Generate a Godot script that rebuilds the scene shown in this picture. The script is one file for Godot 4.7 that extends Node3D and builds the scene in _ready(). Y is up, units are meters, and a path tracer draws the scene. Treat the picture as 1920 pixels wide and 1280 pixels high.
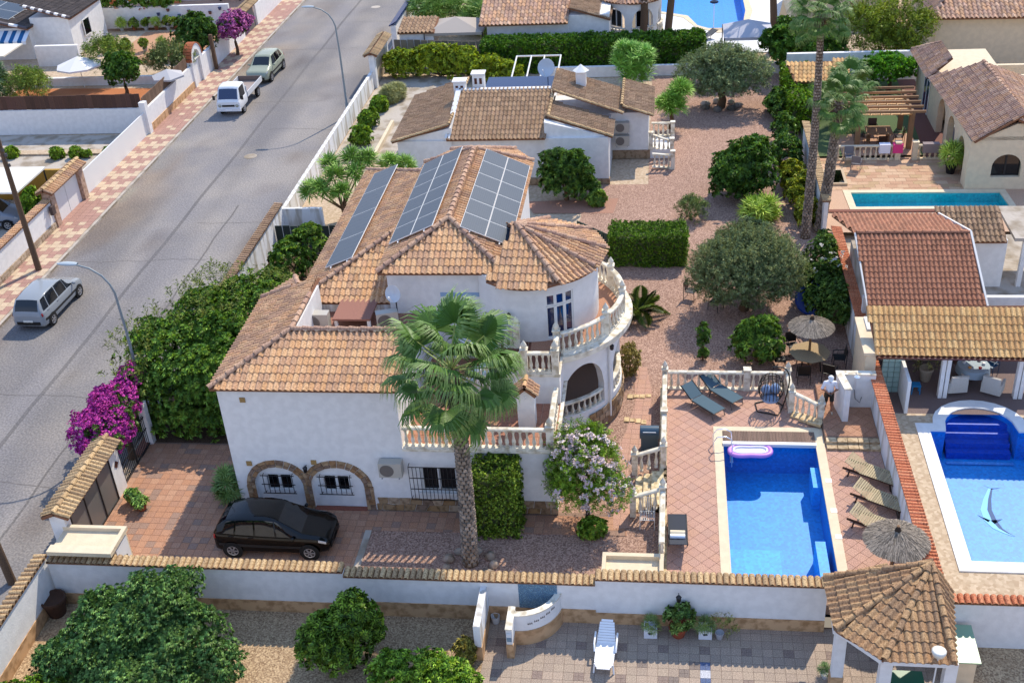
extends Node3D

var M := {}
var used := {}
var rng := RandomNumberGenerator.new()
const EYE := Vector3(0, 28, 0)

class B:
	var v := PackedVector3Array()
	var n := PackedVector3Array()
	var c := PackedColorArray()
	var ix := PackedInt32Array()
	var col := Color(1, 1, 1)
	var xf := Transform3D.IDENTITY
	func q(a: Vector3, b: Vector3, d: Vector3, e: Vector3, hint := Vector3.ZERO) -> void:
		a = xf * a; b = xf * b; d = xf * d; e = xf * e
		var nn := (b - a).cross(d - a)
		if nn.length_squared() < 1e-14: nn = (d - a).cross(e - a)
		nn = nn.normalized()
		var flip := hint != Vector3.ZERO and (xf.basis * hint).dot(nn) < 0.0
		if flip: nn = -nn
		var k := v.size()
		v.append_array([a, b, d, e]); n.append_array([nn, nn, nn, nn]); c.append_array([col, col, col, col])
		if flip: ix.append_array([k, k + 1, k + 2, k, k + 2, k + 3])
		else: ix.append_array([k, k + 2, k + 1, k, k + 3, k + 2])
	func t(a: Vector3, b: Vector3, d: Vector3, hint := Vector3.ZERO) -> void:
		a = xf * a; b = xf * b; d = xf * d
		var nn := (b - a).cross(d - a).normalized()
		var flip := hint != Vector3.ZERO and (xf.basis * hint).dot(nn) < 0.0
		if flip: nn = -nn
		var k := v.size()
		v.append_array([a, b, d]); n.append_array([nn, nn, nn]); c.append_array([col, col, col])
		if flip: ix.append_array([k, k + 1, k + 2])
		else: ix.append_array([k, k + 2, k + 1])
	func box(p: Vector3, s: Vector3, yaw := 0.0) -> void:
		bx(p, s, Basis(Vector3.UP, yaw))
	func bx(p: Vector3, s: Vector3, bs: Basis) -> void:
		var X := bs.x * s.x * 0.5; var Y := bs.y * s.y * 0.5; var Z := bs.z * s.z * 0.5
		q(p - X - Y + Z, p + X - Y + Z, p + X + Y + Z, p - X + Y + Z)
		q(p + X - Y - Z, p - X - Y - Z, p - X + Y - Z, p + X + Y - Z)
		q(p + X - Y + Z, p + X - Y - Z, p + X + Y - Z, p + X + Y + Z)
		q(p - X - Y - Z, p - X - Y + Z, p - X + Y + Z, p - X + Y - Z)
		q(p - X + Y + Z, p + X + Y + Z, p + X + Y - Z, p - X + Y - Z)
		q(p - X - Y - Z, p + X - Y - Z, p + X - Y + Z, p - X - Y + Z)
	func span(a: Vector3, b: Vector3) -> void:   # a box between two corners
		bx((a + b) * 0.5, (b - a).abs(), Basis())
	func bar(a: Vector3, b: Vector3, w: float, h: float) -> void:   # a square bar from a to b
		var z := (b - a).normalized()
		var x := z.cross(Vector3.UP)
		x = Vector3.RIGHT if x.length() < 0.01 else x.normalized()
		bx((a + b) * 0.5, Vector3(w, h, (b - a).length()), Basis(x, z.cross(x) * -1.0, z))
	func cap(poly: PackedVector2Array, y: float, up := true) -> void:
		var tr := Geometry2D.triangulate_polygon(poly)
		var k := v.size()
		var nn := (xf.basis * (Vector3.UP if up else Vector3.DOWN)).normalized()
		for p in poly:
			v.append(xf * Vector3(p.x, y, p.y)); n.append(nn); c.append(col)
		for i in range(0, tr.size(), 3):
			var a := v[k + tr[i]]; var b := v[k + tr[i + 1]]; var d := v[k + tr[i + 2]]
			if (b - a).cross(d - a).dot(nn) > 0.0: ix.append_array([k + tr[i], k + tr[i + 2], k + tr[i + 1]])
			else: ix.append_array([k + tr[i], k + tr[i + 1], k + tr[i + 2]])
	func prism(poly: PackedVector2Array, y0: float, y1: float, bottom := true) -> void:
		cap(poly, y1, true)
		if bottom: cap(poly, y0, false)
		var s := 0.0
		for i in poly.size():
			var a := poly[i]; var b := poly[(i + 1) % poly.size()]
			s += a.x * b.y - b.x * a.y
		for i in poly.size():
			var a := poly[i]; var b := poly[(i + 1) % poly.size()]
			var o := Vector3(b.y - a.y, 0, a.x - b.x) * signf(s)
			q(Vector3(a.x, y0, a.y), Vector3(b.x, y0, b.y), Vector3(b.x, y1, b.y), Vector3(a.x, y1, a.y), o)
	func grid(rows: Array, closed := false, flip := false) -> void:   # smooth sheet through rows of points
		var m: int = rows[0].size(); var k := v.size(); var acc := PackedVector3Array()
		acc.resize(rows.size() * m)
		var tri := PackedInt32Array()
		for i in rows.size() - 1:
			for j in (m if closed else m - 1):
				var a := i * m + j; var b := i * m + (j + 1) % m
				var d := a + m; var e := b + m
				var pa: Vector3 = rows[i][j]; var pb: Vector3 = rows[i][(j + 1) % m]
				var pd: Vector3 = rows[i + 1][j]; var pe: Vector3 = rows[i + 1][(j + 1) % m]
				var nn := (pb - pa).cross(pd - pa) + (pd - pe).cross(pb - pe)
				acc[a] += nn; acc[b] += nn; acc[d] += nn; acc[e] += nn
				tri.append_array([a, b, d, b, e, d])
		for i in rows.size():
			for j in m:
				v.append(xf * (rows[i][j] as Vector3)); c.append(col)
				n.append((xf.basis * acc[i * m + j]).normalized() * (-1.0 if flip else 1.0))
		for i in range(0, tri.size(), 3):
			if flip: ix.append_array([k + tri[i], k + tri[i + 1], k + tri[i + 2]])
			else: ix.append_array([k + tri[i], k + tri[i + 2], k + tri[i + 1]])
	func tube(pts: Array, rads: Array, sides := 6, closed_ends := true) -> void:
		var rows := []
		var x := Vector3.ZERO
		for i in pts.size():
			var d: Vector3 = (pts[mini(i + 1, pts.size() - 1)] - pts[maxi(i - 1, 0)]).normalized()
			if x == Vector3.ZERO:
				x = d.cross(Vector3(0.31, 0.2, 0.93)).normalized()
			x = (x - d * x.dot(d)).normalized()
			var y := d.cross(x)
			var r: float = rads[mini(i, rads.size() - 1)]
			var row := PackedVector3Array()
			for j in sides:
				var a := TAU * j / sides
				row.append(pts[i] + (x * cos(a) + y * sin(a)) * r)
			rows.append(row)
		grid(rows, true)
		if closed_ends:
			for e in [0, rows.size() - 1]:
				var row: PackedVector3Array = rows[e]
				var out: Vector3 = (pts[0] - pts[1]) if e == 0 else (pts[e] - pts[e - 1])
				for j in range(1, sides - 1): t(row[0], row[j], row[j + 1], out)
	func lathe(prof: Array, sides := 10, at := Vector3.ZERO) -> void:   # prof: Vector2(radius, y) upwards
		var rows := []
		for p in prof:
			var row := PackedVector3Array()
			for j in sides:
				var a := TAU * j / sides
				row.append(at + Vector3(cos(a) * p.x, p.y, -sin(a) * p.x))
			rows.append(row)
		grid(rows, true)
	func blob(p: Vector3, r: Vector3, seg := 8) -> void:
		var prof := []
		for i in seg + 1:
			var a := -PI / 2 + PI * i / seg
			prof.append(Vector2(maxf(cos(a), 0.002), sin(a)))
		var keep := xf
		xf = xf * Transform3D(Basis.from_scale(r), p)
		lathe(prof, seg * 2)
		xf = keep
	func mesh(off := Vector3.ZERO) -> ArrayMesh:
		var arr := []
		arr.resize(Mesh.ARRAY_MAX)
		if off != Vector3.ZERO:
			for i in v.size(): v[i] -= off
		arr[Mesh.ARRAY_VERTEX] = v; arr[Mesh.ARRAY_NORMAL] = n; arr[Mesh.ARRAY_COLOR] = c; arr[Mesh.ARRAY_INDEX] = ix
		var m := ArrayMesh.new()
		m.add_surface_from_arrays(Mesh.PRIMITIVE_TRIANGLES, arr)
		return m

func numbered(s: String) -> String:
	var k: int = used.get(s, 0)
	used[s] = k + 1
	return s if k == 0 else "%s_%03d" % [s, k]

func tag(o, label: String, cat := "", grp := "", kind := ""):
	if label: o.set_meta("label", label)
	if cat: o.set_meta("category", cat)
	if grp: o.set_meta("group", grp)
	if kind: o.set_meta("kind", kind)
	return o

func thing(called: String, label: String, cat: String, at := Vector3.ZERO, grp := "", turn := 0.0) -> Node3D:
	var o := Node3D.new()
	o.name = numbered(called)
	o.position = at
	o.rotation.y = turn
	add_child(o)
	return tag(o, label, cat, grp)

func wpos(o) -> Vector3:
	var p := Vector3.ZERO
	while o != self and o != null:
		p += o.position
		o = o.get_parent()
	return p

# a part built in world coordinates (the parent is not turned), or an ArrayMesh in the parent's own axes
func part(par, called: String, b, mat, kind := "") -> MeshInstance3D:
	var m := MeshInstance3D.new()
	m.name = called if par != self else numbered(called)
	m.mesh = b.mesh(wpos(par)) if b is B else b
	m.material_override = M[mat] if mat is String else mat
	par.add_child(m, true)
	if kind: m.set_meta("kind", kind)
	return m

func struct(called: String, b, mat) -> MeshInstance3D:
	return part(self, called, b, mat, "structure")

# a one-mesh thing in world coordinates with its node at the base point
func solo(called: String, b: B, mat, at: Vector3, label: String, cat: String, grp := "") -> MeshInstance3D:
	var m := MeshInstance3D.new()
	m.name = numbered(called)
	m.mesh = b.mesh(at)
	m.position = at
	m.material_override = M[mat] if mat is String else mat
	add_child(m)
	return tag(m, label, cat, grp)

func dup(o: Node3D, base: String, at: Vector3, turn: float, label: String, grp := "") -> Node3D:
	var r: Node3D = o.duplicate()
	r.name = numbered(base)
	add_child(r)
	r.position = at
	r.rotation.y = turn
	r.set_meta("label", label)
	if grp: r.set_meta("group", grp)
	return r

func many(par, called: String, mesh: Mesh, mat, xs: Array, cols: Array, kind := "stuff") -> void:
	if xs.is_empty(): return
	var mm := MultiMesh.new()
	mm.transform_format = MultiMesh.TRANSFORM_3D
	mm.use_colors = true
	mm.mesh = mesh
	mm.instance_count = xs.size()
	for i in xs.size():
		mm.set_instance_transform(i, xs[i])
		mm.set_instance_color(i, cols[i])
	var o := MultiMeshInstance3D.new()
	o.name = called if par != self else numbered(called)
	o.multimesh = mm
	o.material_override = M[mat] if mat is String else mat
	par.add_child(o, true)
	if kind: o.set_meta("kind", kind)

func rf(a: float, b: float) -> float: return rng.randf_range(a, b)
func rdir() -> Vector3:
	var d := Vector3(rng.randfn(), rng.randfn(), rng.randfn())
	return Vector3.UP if d.length() < 0.01 else d.normalized()
func lin(r: float, g: float, b: float) -> Color: return Color(r, g, b).srgb_to_linear()

# ---- materials ----
var TX := {}
func noise_tex(key: String, kind: int, freq: float, oct: int, lo: Color, hi: Color, p0 := 0.2, p1 := 0.8, size := 512, sd := 1, normal := false, bump := 4.0) -> NoiseTexture2D:
	var f := FastNoiseLite.new()
	f.seed = sd
	f.noise_type = kind
	f.frequency = freq
	f.fractal_octaves = oct
	if kind == FastNoiseLite.TYPE_CELLULAR:
		f.cellular_return_type = FastNoiseLite.RETURN_CELL_VALUE
		f.fractal_type = FastNoiseLite.FRACTAL_NONE if oct <= 1 else FastNoiseLite.FRACTAL_FBM
	var t := NoiseTexture2D.new()
	t.width = size; t.height = size; t.seamless = true; t.noise = f
	if normal:
		t.as_normal_map = true; t.bump_strength = bump
	else:
		var g := Gradient.new()
		g.set_color(0, lo); g.set_color(1, hi)
		g.set_offset(0, p0); g.set_offset(1, p1)
		t.color_ramp = g
	TX[key] = t
	return t

func mt(key: String, col: Color, rough := 0.9, tex := "", sc := 0.3, nrm := "", nsc := 1.0, nstr := 1.0, extra := {}) -> StandardMaterial3D:
	var m := StandardMaterial3D.new()
	m.resource_name = key
	m.albedo_color = col
	m.roughness = rough
	m.vertex_color_use_as_albedo = true
	if tex or nrm:
		m.uv1_triplanar = true
		m.uv1_world_triplanar = true
		m.uv1_scale = Vector3.ONE * sc
	if tex: m.albedo_texture = TX[tex]
	if nrm:
		m.normal_enabled = true
		m.normal_texture = TX[nrm]
		m.normal_scale = nstr
	for k in extra: m.set(k, extra[k])
	M[key] = m
	return m

func materials() -> void:
	var P := FastNoiseLite.TYPE_SIMPLEX_SMOOTH
	var C := FastNoiseLite.TYPE_CELLULAR
	var g := func(x): return Color(x, x, x)
	noise_tex("stucco", P, 0.012, 5, g.call(0.965), g.call(1.0), 0.25, 0.7)
	noise_tex("stain", P, 0.008, 6, Color(0.80, 0.77, 0.72), Color(1, 1, 1), 0.2, 0.6, 512, 5)
	noise_tex("asphalt", P, 0.05, 4, g.call(0.80), g.call(1.0), 0.2, 0.8, 1024, 3)
	noise_tex("patch", P, 0.006, 5, Color(0.90, 0.90, 0.91), Color(1.0, 0.985, 0.96), 0.25, 0.75, 512, 9)
	noise_tex("gravel", C, 0.11, 1, Color(0.66, 0.62, 0.60), Color(1, 1, 1), 0.0, 1.0, 1024, 4)
	noise_tex("speck", C, 0.06, 1, Color(0.86, 0.83, 0.80), Color(1, 1, 1), 0.0, 1.0, 512, 6)
	noise_tex("mosaic", C, 0.045, 1, Color(0.80, 0.84, 0.88), Color(1, 1, 1), 0.0, 1.0, 512, 8)
	noise_tex("mottle", P, 0.03, 4, Color(0.66, 0.62, 0.58), Color(1, 1, 1), 0.25, 0.55, 512, 12)
	noise_tex("grain", P, 0.09, 3, g.call(0.72), g.call(1.0), 0.2, 0.8, 512, 14)
	noise_tex("n_fine", P, 0.05, 4, Color.BLACK, Color.WHITE, 0, 1, 512, 2, true, 3.0)
	noise_tex("n_gravel", C, 0.11, 1, Color.BLACK, Color.WHITE, 0, 1, 1024, 4, true, 5.0)
	noise_tex("n_water", P, 0.02, 3, Color.BLACK, Color.WHITE, 0, 1, 512, 22, true, 3.0)
	mt("white", Color(0.90, 0.895, 0.885), 0.9, "stucco", 0.35, "n_fine", 1, 0.25)
	mt("whitewash", Color(0.90, 0.90, 0.90), 0.9, "stain", 0.22, "n_fine", 1, 0.3)
	M["whitewash"].uv1_scale = Vector3(0.45, 0.07, 0.45)
	mt("cream", Color(0.86, 0.79, 0.67), 0.9, "stucco", 0.35, "n_fine", 1, 0.3)
	mt("stoneware", Color(0.90, 0.87, 0.80), 0.85, "stain", 0.5)
	mt("clay", Color(1, 1, 1), 0.85, "mottle", 0.9, "n_fine", 1, 0.3)
	mt("clay_deck", Color(0.50, 0.34, 0.24), 0.95)
	mt("asphalt", Color(0.62, 0.60, 0.59), 0.95, "asphalt", 0.16, "n_fine", 1, 0.5, {"detail_enabled": true, "detail_albedo": TX["patch"], "detail_blend_mode": BaseMaterial3D.BLEND_MODE_MUL, "detail_uv_layer": BaseMaterial3D.DETAIL_UV_2, "uv2_triplanar": true, "uv2_world_triplanar": true, "uv2_scale": Vector3.ONE * 0.05})
	mt("concrete", Color(0.70, 0.66, 0.61), 0.95, "stain", 0.15, "n_fine", 1, 0.4)
	mt("paver", Color(1, 1, 1), 0.9, "grain", 0.5, "n_fine", 1, 0.3)
	mt("joint", Color(0.62, 0.51, 0.44), 0.95, "grain", 0.5)
	mt("gravel_red", Color(0.79, 0.65, 0.57), 1.0, "gravel", 0.2, "n_gravel", 1, 0.9)
	mt("gravel_tan", Color(0.82, 0.71, 0.56), 1.0, "gravel", 0.2, "n_gravel", 1, 0.9)
	mt("sand", Color(0.78, 0.70, 0.60), 1.0, "speck", 0.3)
	mt("soil", Color(0.42, 0.33, 0.25), 1.0, "gravel", 0.3)
	mt("lawn", Color(0.36, 0.44, 0.27), 1.0, "grain", 0.5)
	mt("tan_brick", Color(0.78, 0.63, 0.47), 0.9, "stain", 0.5)
	mt("rubble", Color(1, 1, 1), 0.9, "stain", 0.8, "n_fine", 1, 0.6)
	mt("plain", Color(1, 1, 1), 0.7)
	mt("satin", Color(1, 1, 1), 0.4)
	mt("matte", Color(1, 1, 1), 0.95, "grain", 0.6)
	mt("metal", Color(1, 1, 1), 0.35, "", 1, "", 1, 1, {"metallic": 0.8})
	mt("iron", Color(0.10, 0.10, 0.11), 0.5)
	mt("white_metal", Color(0.88, 0.88, 0.87), 0.4)
	mt("wood", Color(0.62, 0.47, 0.33), 0.8, "grain", 1.2)
	mt("glass", Color(0.03, 0.05, 0.07), 0.05, "", 1, "", 1, 1, {"metallic_specular": 0.6})
	mt("glass_blue", Color(0.05, 0.14, 0.30), 0.05, "", 1, "", 1, 1, {"metallic_specular": 0.9})
	mt("dark", Color(0.06, 0.055, 0.055), 0.9)
	mt("solar", Color(0.22, 0.27, 0.32), 0.35, "", 1, "", 1, 1, {"metallic_specular": 0.5})
	mt("water", Color(0.0, 0.12, 0.30, 0.03), 0.03, "", 0.45, "n_water", 1, 0.25, {"transparency": BaseMaterial3D.TRANSPARENCY_ALPHA, "metallic_specular": 0.22})
	mt("pool_tile", Color(1, 1, 1), 0.5, "mosaic", 0.5)
	mt("leaf", Color(1, 1, 1), 0.55, "", 1, "", 1, 1, {"backlight": Color(0.50, 0.66, 0.16), "cull_mode": BaseMaterial3D.CULL_DISABLED})
	mt("petal", Color(1, 1, 1), 0.7, "", 1, "", 1, 1, {"backlight": Color(0.4, 0.3, 0.35), "cull_mode": BaseMaterial3D.CULL_DISABLED})
	mt("bark", Color(0.42, 0.33, 0.25), 0.95, "mottle", 1.5, "n_fine", 1, 0.8)
	mt("thatch", Color(1, 1, 1), 1.0, "grain", 1.2)
	mt("paint", Color(1, 1, 1), 0.25, "", 1, "", 1, 1, {"metallic_specular": 0.3, "clearcoat_enabled": true, "clearcoat": 0.5, "clearcoat_roughness": 0.05})
	mt("rubber", Color(0.035, 0.035, 0.035), 0.9)
	mt("alloy", Color(0.72, 0.72, 0.73), 0.35, "", 1, "", 1, 1, {"metallic": 0.7})
	mt("cloth", Color(1, 1, 1), 0.95)
	mt("skin", Color(1, 1, 1), 0.6)


# ---- roof tiles ----
const NTH := ["first", "second", "third", "fourth", "fifth", "sixth", "seventh", "eighth", "ninth", "tenth"]
const CLAYS := {
	"new": [[0.87, 0.68, 0.50], [0.89, 0.72, 0.54], [0.85, 0.66, 0.48], [0.88, 0.71, 0.54], [0.83, 0.65, 0.50], [0.78, 0.62, 0.49]],
	"aged": [[0.64, 0.52, 0.40], [0.68, 0.56, 0.44], [0.60, 0.48, 0.37], [0.65, 0.53, 0.42]],
	"brown": [[0.68, 0.46, 0.35], [0.71, 0.49, 0.38], [0.66, 0.45, 0.34], [0.69, 0.475, 0.36]],
	"straw": [[0.88, 0.71, 0.47], [0.85, 0.67, 0.44], [0.90, 0.74, 0.51], [0.83, 0.65, 0.43]],
	"villa": [[0.78, 0.62, 0.52], [0.83, 0.69, 0.58], [0.70, 0.56, 0.48], [0.75, 0.61, 0.53], [0.81, 0.64, 0.50]],
	"smoke": [[0.68, 0.54, 0.40], [0.73, 0.59, 0.43], [0.62, 0.50, 0.38], [0.69, 0.54, 0.39]],
	"cap": [[0.81, 0.68, 0.50], [0.76, 0.64, 0.47], [0.83, 0.71, 0.53], [0.71, 0.59, 0.44]],
	"orange": [[0.83, 0.51, 0.35], [0.80, 0.48, 0.32], [0.85, 0.55, 0.39]],
	"ridge": [[0.74, 0.60, 0.51], [0.79, 0.65, 0.54], [0.70, 0.56, 0.48]],
	"grey": [[0.38, 0.34, 0.32], [0.41, 0.36, 0.33], [0.36, 0.32, 0.30]],
}
var lichen := FastNoiseLite.new()
var tile_cache := {}
func tile_mesh(kind: String, k: int, w: float, l: float, deep := 1.0) -> ArrayMesh:
	var key := "%s%d_%.3f_%.3f" % [kind, k, w, l]
	if tile_cache.has(key): return tile_cache[key]
	var b := B.new()
	if k >= 0:
		var a: Array = CLAYS[kind][k]
		b.col = lin(a[0], a[1], a[2])
	var rows := []
	for e in [[0.0, 0.052 * deep], [-l * 1.12, 0.02]]:
		var row := PackedVector3Array()
		for i in 8:
			var f := i / 7.0
			var x := (f - 0.5) * w * 1.08
			var y := sin(f / 0.64 * PI) * w * 0.30 if f < 0.64 else -sin((f - 0.64) / 0.36 * PI) * w * 0.10
			row.append(Vector3(x, y + e[1], e[0]))
		rows.append(row)
	b.grid(rows, false)
	for i in 7:
		var p: Vector3 = rows[0][i]; var r: Vector3 = rows[0][i + 1]
		b.q(p + Vector3(0, -0.03, 0), r + Vector3(0, -0.03, 0), r, p, Vector3(0, 0, 1))
	tile_cache[key] = b.mesh()
	return tile_cache[key]

func half_tile(kind: String, k: int, r: float, l: float) -> ArrayMesh:   # half-round ridge tile along +z, its wide end at 0
	var key := "h%s%d_%.3f_%.3f" % [kind, k, r, l]
	if tile_cache.has(key): return tile_cache[key]
	var b := B.new()
	var a: Array = CLAYS[kind][k]
	b.col = lin(a[0], a[1], a[2])
	var rows := []
	for e in [[0.0, r, 0.03], [l * 1.08, r * 0.82, 0.0]]:
		var row := PackedVector3Array()
		for i in 7:
			var t := PI * i / 6.0
			row.append(Vector3(cos(t) * e[1], sin(t) * e[1] + e[2], e[0]))
		rows.append(row)
	b.grid(rows, false, true)
	for i in 6: b.q(rows[0][i], rows[0][i + 1], rows[0][i + 1] * Vector3(0.8, 0.8, 1), rows[0][i] * Vector3(0.8, 0.8, 1), Vector3(0, 0, -1))
	tile_cache[key] = b.mesh()
	return tile_cache[key]

# one roof slope: the deck is the part, its tiles are sub-parts. eave runs e0 -> e1, poly is the outline in space
func slope(par, e0: Vector3, e1: Vector3, poly: Array, kind: String, tw := 0.22, tl := 0.37, budget := 0, name := "roof") -> MeshInstance3D:
	var u := (e1 - e0).normalized()
	var far: Vector3 = poly[0]
	for p in poly:
		if (p - e0).cross(u).length() > (far - e0).cross(u).length(): far = p
	var s := (far - e0) - u * (far - e0).dot(u)
	s = s.normalized()
	var nn := u.cross(s)
	if nn.y < 0.0:
		u = -u; nn = -nn
	var p2 := PackedVector2Array()
	var sm := 1e9; var um := 1e9; var ux := -1e9; var sx := -1e9
	for p in poly:
		var w := Vector2((p - e0).dot(u), (p - e0).dot(s))
		p2.append(w)
		um = minf(um, w.x); ux = maxf(ux, w.x); sm = minf(sm, w.y); sx = maxf(sx, w.y)
	var deck := B.new()
	deck.xf = Transform3D(Basis(u, nn, -s), e0)
	var q2 := PackedVector2Array()
	for w in p2: q2.append(Vector2(w.x, -w.y))
	deck.prism(q2, -0.10, 0.0)
	var roof := part(par, name, deck, "clay_deck")
	var at := wpos(roof)
	var list := []
	var rows := int(ceil((sx - sm) / tl)); var cols := int(ceil((ux - um) / tw))
	for r in rows:
		for k in cols:
			var cu := um + (k + 0.5) * tw; var cs := sm + r * tl - 0.03
			if Geometry2D.is_point_in_polygon(Vector2(cu, cs + tl * 0.45), p2):
				var o := e0 + u * cu + s * cs
				var pick: int = rng.randi() % CLAYS[kind].size()
				if lichen.get_noise_3dv(o * 1.6) > 0.16 and rng.randf() < 0.6: pick = CLAYS[kind].size() - 1
				list.append([o.distance_squared_to(EYE), o, pick, rf(-0.02, 0.02)])
	list.sort_custom(func(a, b): return a[0] < b[0])
	var xs := []; var cs2 := []
	for i in list.size():
		var it = list[i]
		var bs := Basis(u, nn, -s) * Basis(Vector3.UP, it[3]) * Basis(Vector3.RIGHT, rf(-0.012, 0.012))
		if i < budget:
			var m := MeshInstance3D.new()
			m.name = "tile"
			m.mesh = tile_mesh(kind, it[2], tw, tl)
			m.material_override = M["clay"]
			m.transform = Transform3D(bs, it[1] - at)
			roof.add_child(m, true)
		else:
			var a: Array = CLAYS[kind][it[2]]
			var f := rf(0.9, 1.08)
			xs.append(Transform3D(bs, it[1] - at)); cs2.append(lin(a[0] * f, a[1] * f, a[2] * f))
	many(roof, "tiles", tile_mesh(kind, -1, tw, tl), "clay", xs, cs2)
	return roof

func ridge(par, a: Vector3, b: Vector3, kind: String, r := 0.11, l := 0.42, called := "ridge_tile") -> void:
	var d := b - a
	var n := maxi(1, roundi(d.length() / l))
	var z := d.normalized()
	var x := Vector3.UP.cross(z).normalized()
	var bs := Basis(x, z.cross(x), z)
	for i in n:
		var m := MeshInstance3D.new()
		m.name = called
		m.mesh = half_tile(kind, rng.randi() % CLAYS[kind].size(), r, d.length() / n)
		m.material_override = M["clay"]
		m.transform = Transform3D(bs, a + d * i / n - wpos(par))
		par.add_child(m, true)

# ---- walls ----
# flat wall with openings: o is the lower left corner seen from outside, u runs right, openings are [x0, x1, y0, y1, arch rise]
func wall(b: B, o: Vector3, u: Vector3, w: float, h: float, thick := 0.25, opens := []) -> void:
	var nn := u.cross(Vector3.UP).normalized()   # outward
	var keep := b.xf
	b.xf = Transform3D(Basis(u.normalized(), -nn, Vector3.UP), o)   # prism plane: x along the wall, z up; extruded inwards
	opens.sort_custom(func(a, c): return a[0] < c[0])
	var x := 0.0
	for p in opens:
		if p[0] > x + 0.001: b.prism(PackedVector2Array([Vector2(x, 0), Vector2(p[0], 0), Vector2(p[0], h), Vector2(x, h)]), 0, thick)
		if p[2] > 0.001: b.prism(PackedVector2Array([Vector2(p[0], 0), Vector2(p[1], 0), Vector2(p[1], p[2]), Vector2(p[0], p[2])]), 0, thick)
		var rise: float = p[4] if p.size() > 4 else 0.0
		var top := PackedVector2Array([Vector2(p[0], h)])
		if rise > 0.0:
			for i in 13:
				var a := PI - PI * i / 12.0
				top.append(Vector2((p[0] + p[1]) / 2.0 + cos(a) * (p[1] - p[0]) / 2.0, p[3] - rise + sin(a) * rise))
		else:
			top.append(Vector2(p[0], p[3])); top.append(Vector2(p[1], p[3]))
		top.append(Vector2(p[1], h))
		b.prism(top, 0, thick)
		x = p[1]
	if x < w - 0.001: b.prism(PackedVector2Array([Vector2(x, 0), Vector2(w, 0), Vector2(w, h), Vector2(x, h)]), 0, thick)
	b.xf = keep

# window in a wall plane: lower left corner o, right u, size; frame with sashes and panes set back
func window(par, o: Vector3, u: Vector3, w: float, h: float, cols := 2, frame_mat = "white_metal", glass = "glass", rows := 1, back := 0.06) -> MeshInstance3D:
	u = u.normalized()
	var nn := u.cross(Vector3.UP).normalized()
	var bs := Basis(u, Vector3.UP, nn)
	var b := B.new()
	var t := 0.06
	var c := o - nn * back
	for i in cols + 1: b.bx(c + u * clampf(w * i / cols, t / 2, w - t / 2) + Vector3.UP * h / 2, Vector3(t if i in [0, cols] else t * 1.6, h, 0.06), bs)
	for i in rows + 1: b.bx(c + u * w / 2 + Vector3.UP * clampf(h * i / rows, t / 2, h - t / 2), Vector3(w - t * 2, t, 0.052), bs)
	var f := part(par, "window", b, frame_mat)
	for i in cols:
		for j in rows:
			var g := B.new()
			g.bx(c - nn * 0.01 + u * w * (i + 0.5) / cols + Vector3.UP * h * (j + 0.5) / rows, Vector3(w / cols - t, h / rows - t, 0.012), bs)
			part(f, "pane", g, glass)
	return f

func grille(par, o: Vector3, u: Vector3, w: float, h: float, n: int, m := 2, off := 0.10, ends := 0.06) -> void:
	u = u.normalized()
	var nn := u.cross(Vector3.UP).normalized()
	var b := B.new()
	for i in n + 1: b.bar(o + nn * off + u * w * i / n, o + nn * off + u * w * i / n + Vector3.UP * h, 0.02, 0.02)
	for j in m + 1: b.bar(o + nn * (off + 0.012) + u * -ends + Vector3.UP * h * j / m, o + nn * (off + 0.012) + u * (w + ends) + Vector3.UP * h * j / m, 0.025, 0.025)
	for i in [0, 1]:
		for j in [0, 1]: b.bar(o + u * w * i + Vector3.UP * h * j, o + nn * off + u * w * i + Vector3.UP * h * j, 0.02, 0.02)
	part(par, "window_grille", b, "iron")

# ---- balustrades ----
var bal_cache := {}
func baluster_mesh(h: float) -> ArrayMesh:
	var key := "%.2f" % h
	if not bal_cache.has(key):
		var b := B.new()
		b.box(Vector3(0, h * 0.04, 0), Vector3(0.13, h * 0.08, 0.13))
		b.lathe([Vector2(0.045, h * 0.08), Vector2(0.05, h * 0.14), Vector2(0.074, h * 0.26), Vector2(0.07, h * 0.36), Vector2(0.04, h * 0.58), Vector2(0.034, h * 0.74), Vector2(0.052, h * 0.82), Vector2(0.045, h * 0.92)], 8)
		b.box(Vector3(0, h * 0.96, 0), Vector3(0.12, h * 0.08, 0.12))
		bal_cache[key] = b.mesh()
	return bal_cache[key]

func post(par, p: Vector3, h: float, w := 0.24, finial := true, mat := "stoneware") -> void:
	var b := B.new()
	b.box(p + Vector3(0, h / 2, 0), Vector3(w, h, w))
	b.box(p + Vector3(0, h + 0.025, 0), Vector3(w + 0.06, 0.05, w + 0.06))
	if finial: b.lathe([Vector2(w * 0.42, 0), Vector2(w * 0.34, 0.05), Vector2(w * 0.52, 0.12), Vector2(w * 0.42, 0.2), Vector2(w * 0.16, 0.3), Vector2(0.005, 0.36)], 8, p + Vector3(0, h + 0.05, 0))
	part(par, "post", b, mat)

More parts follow.
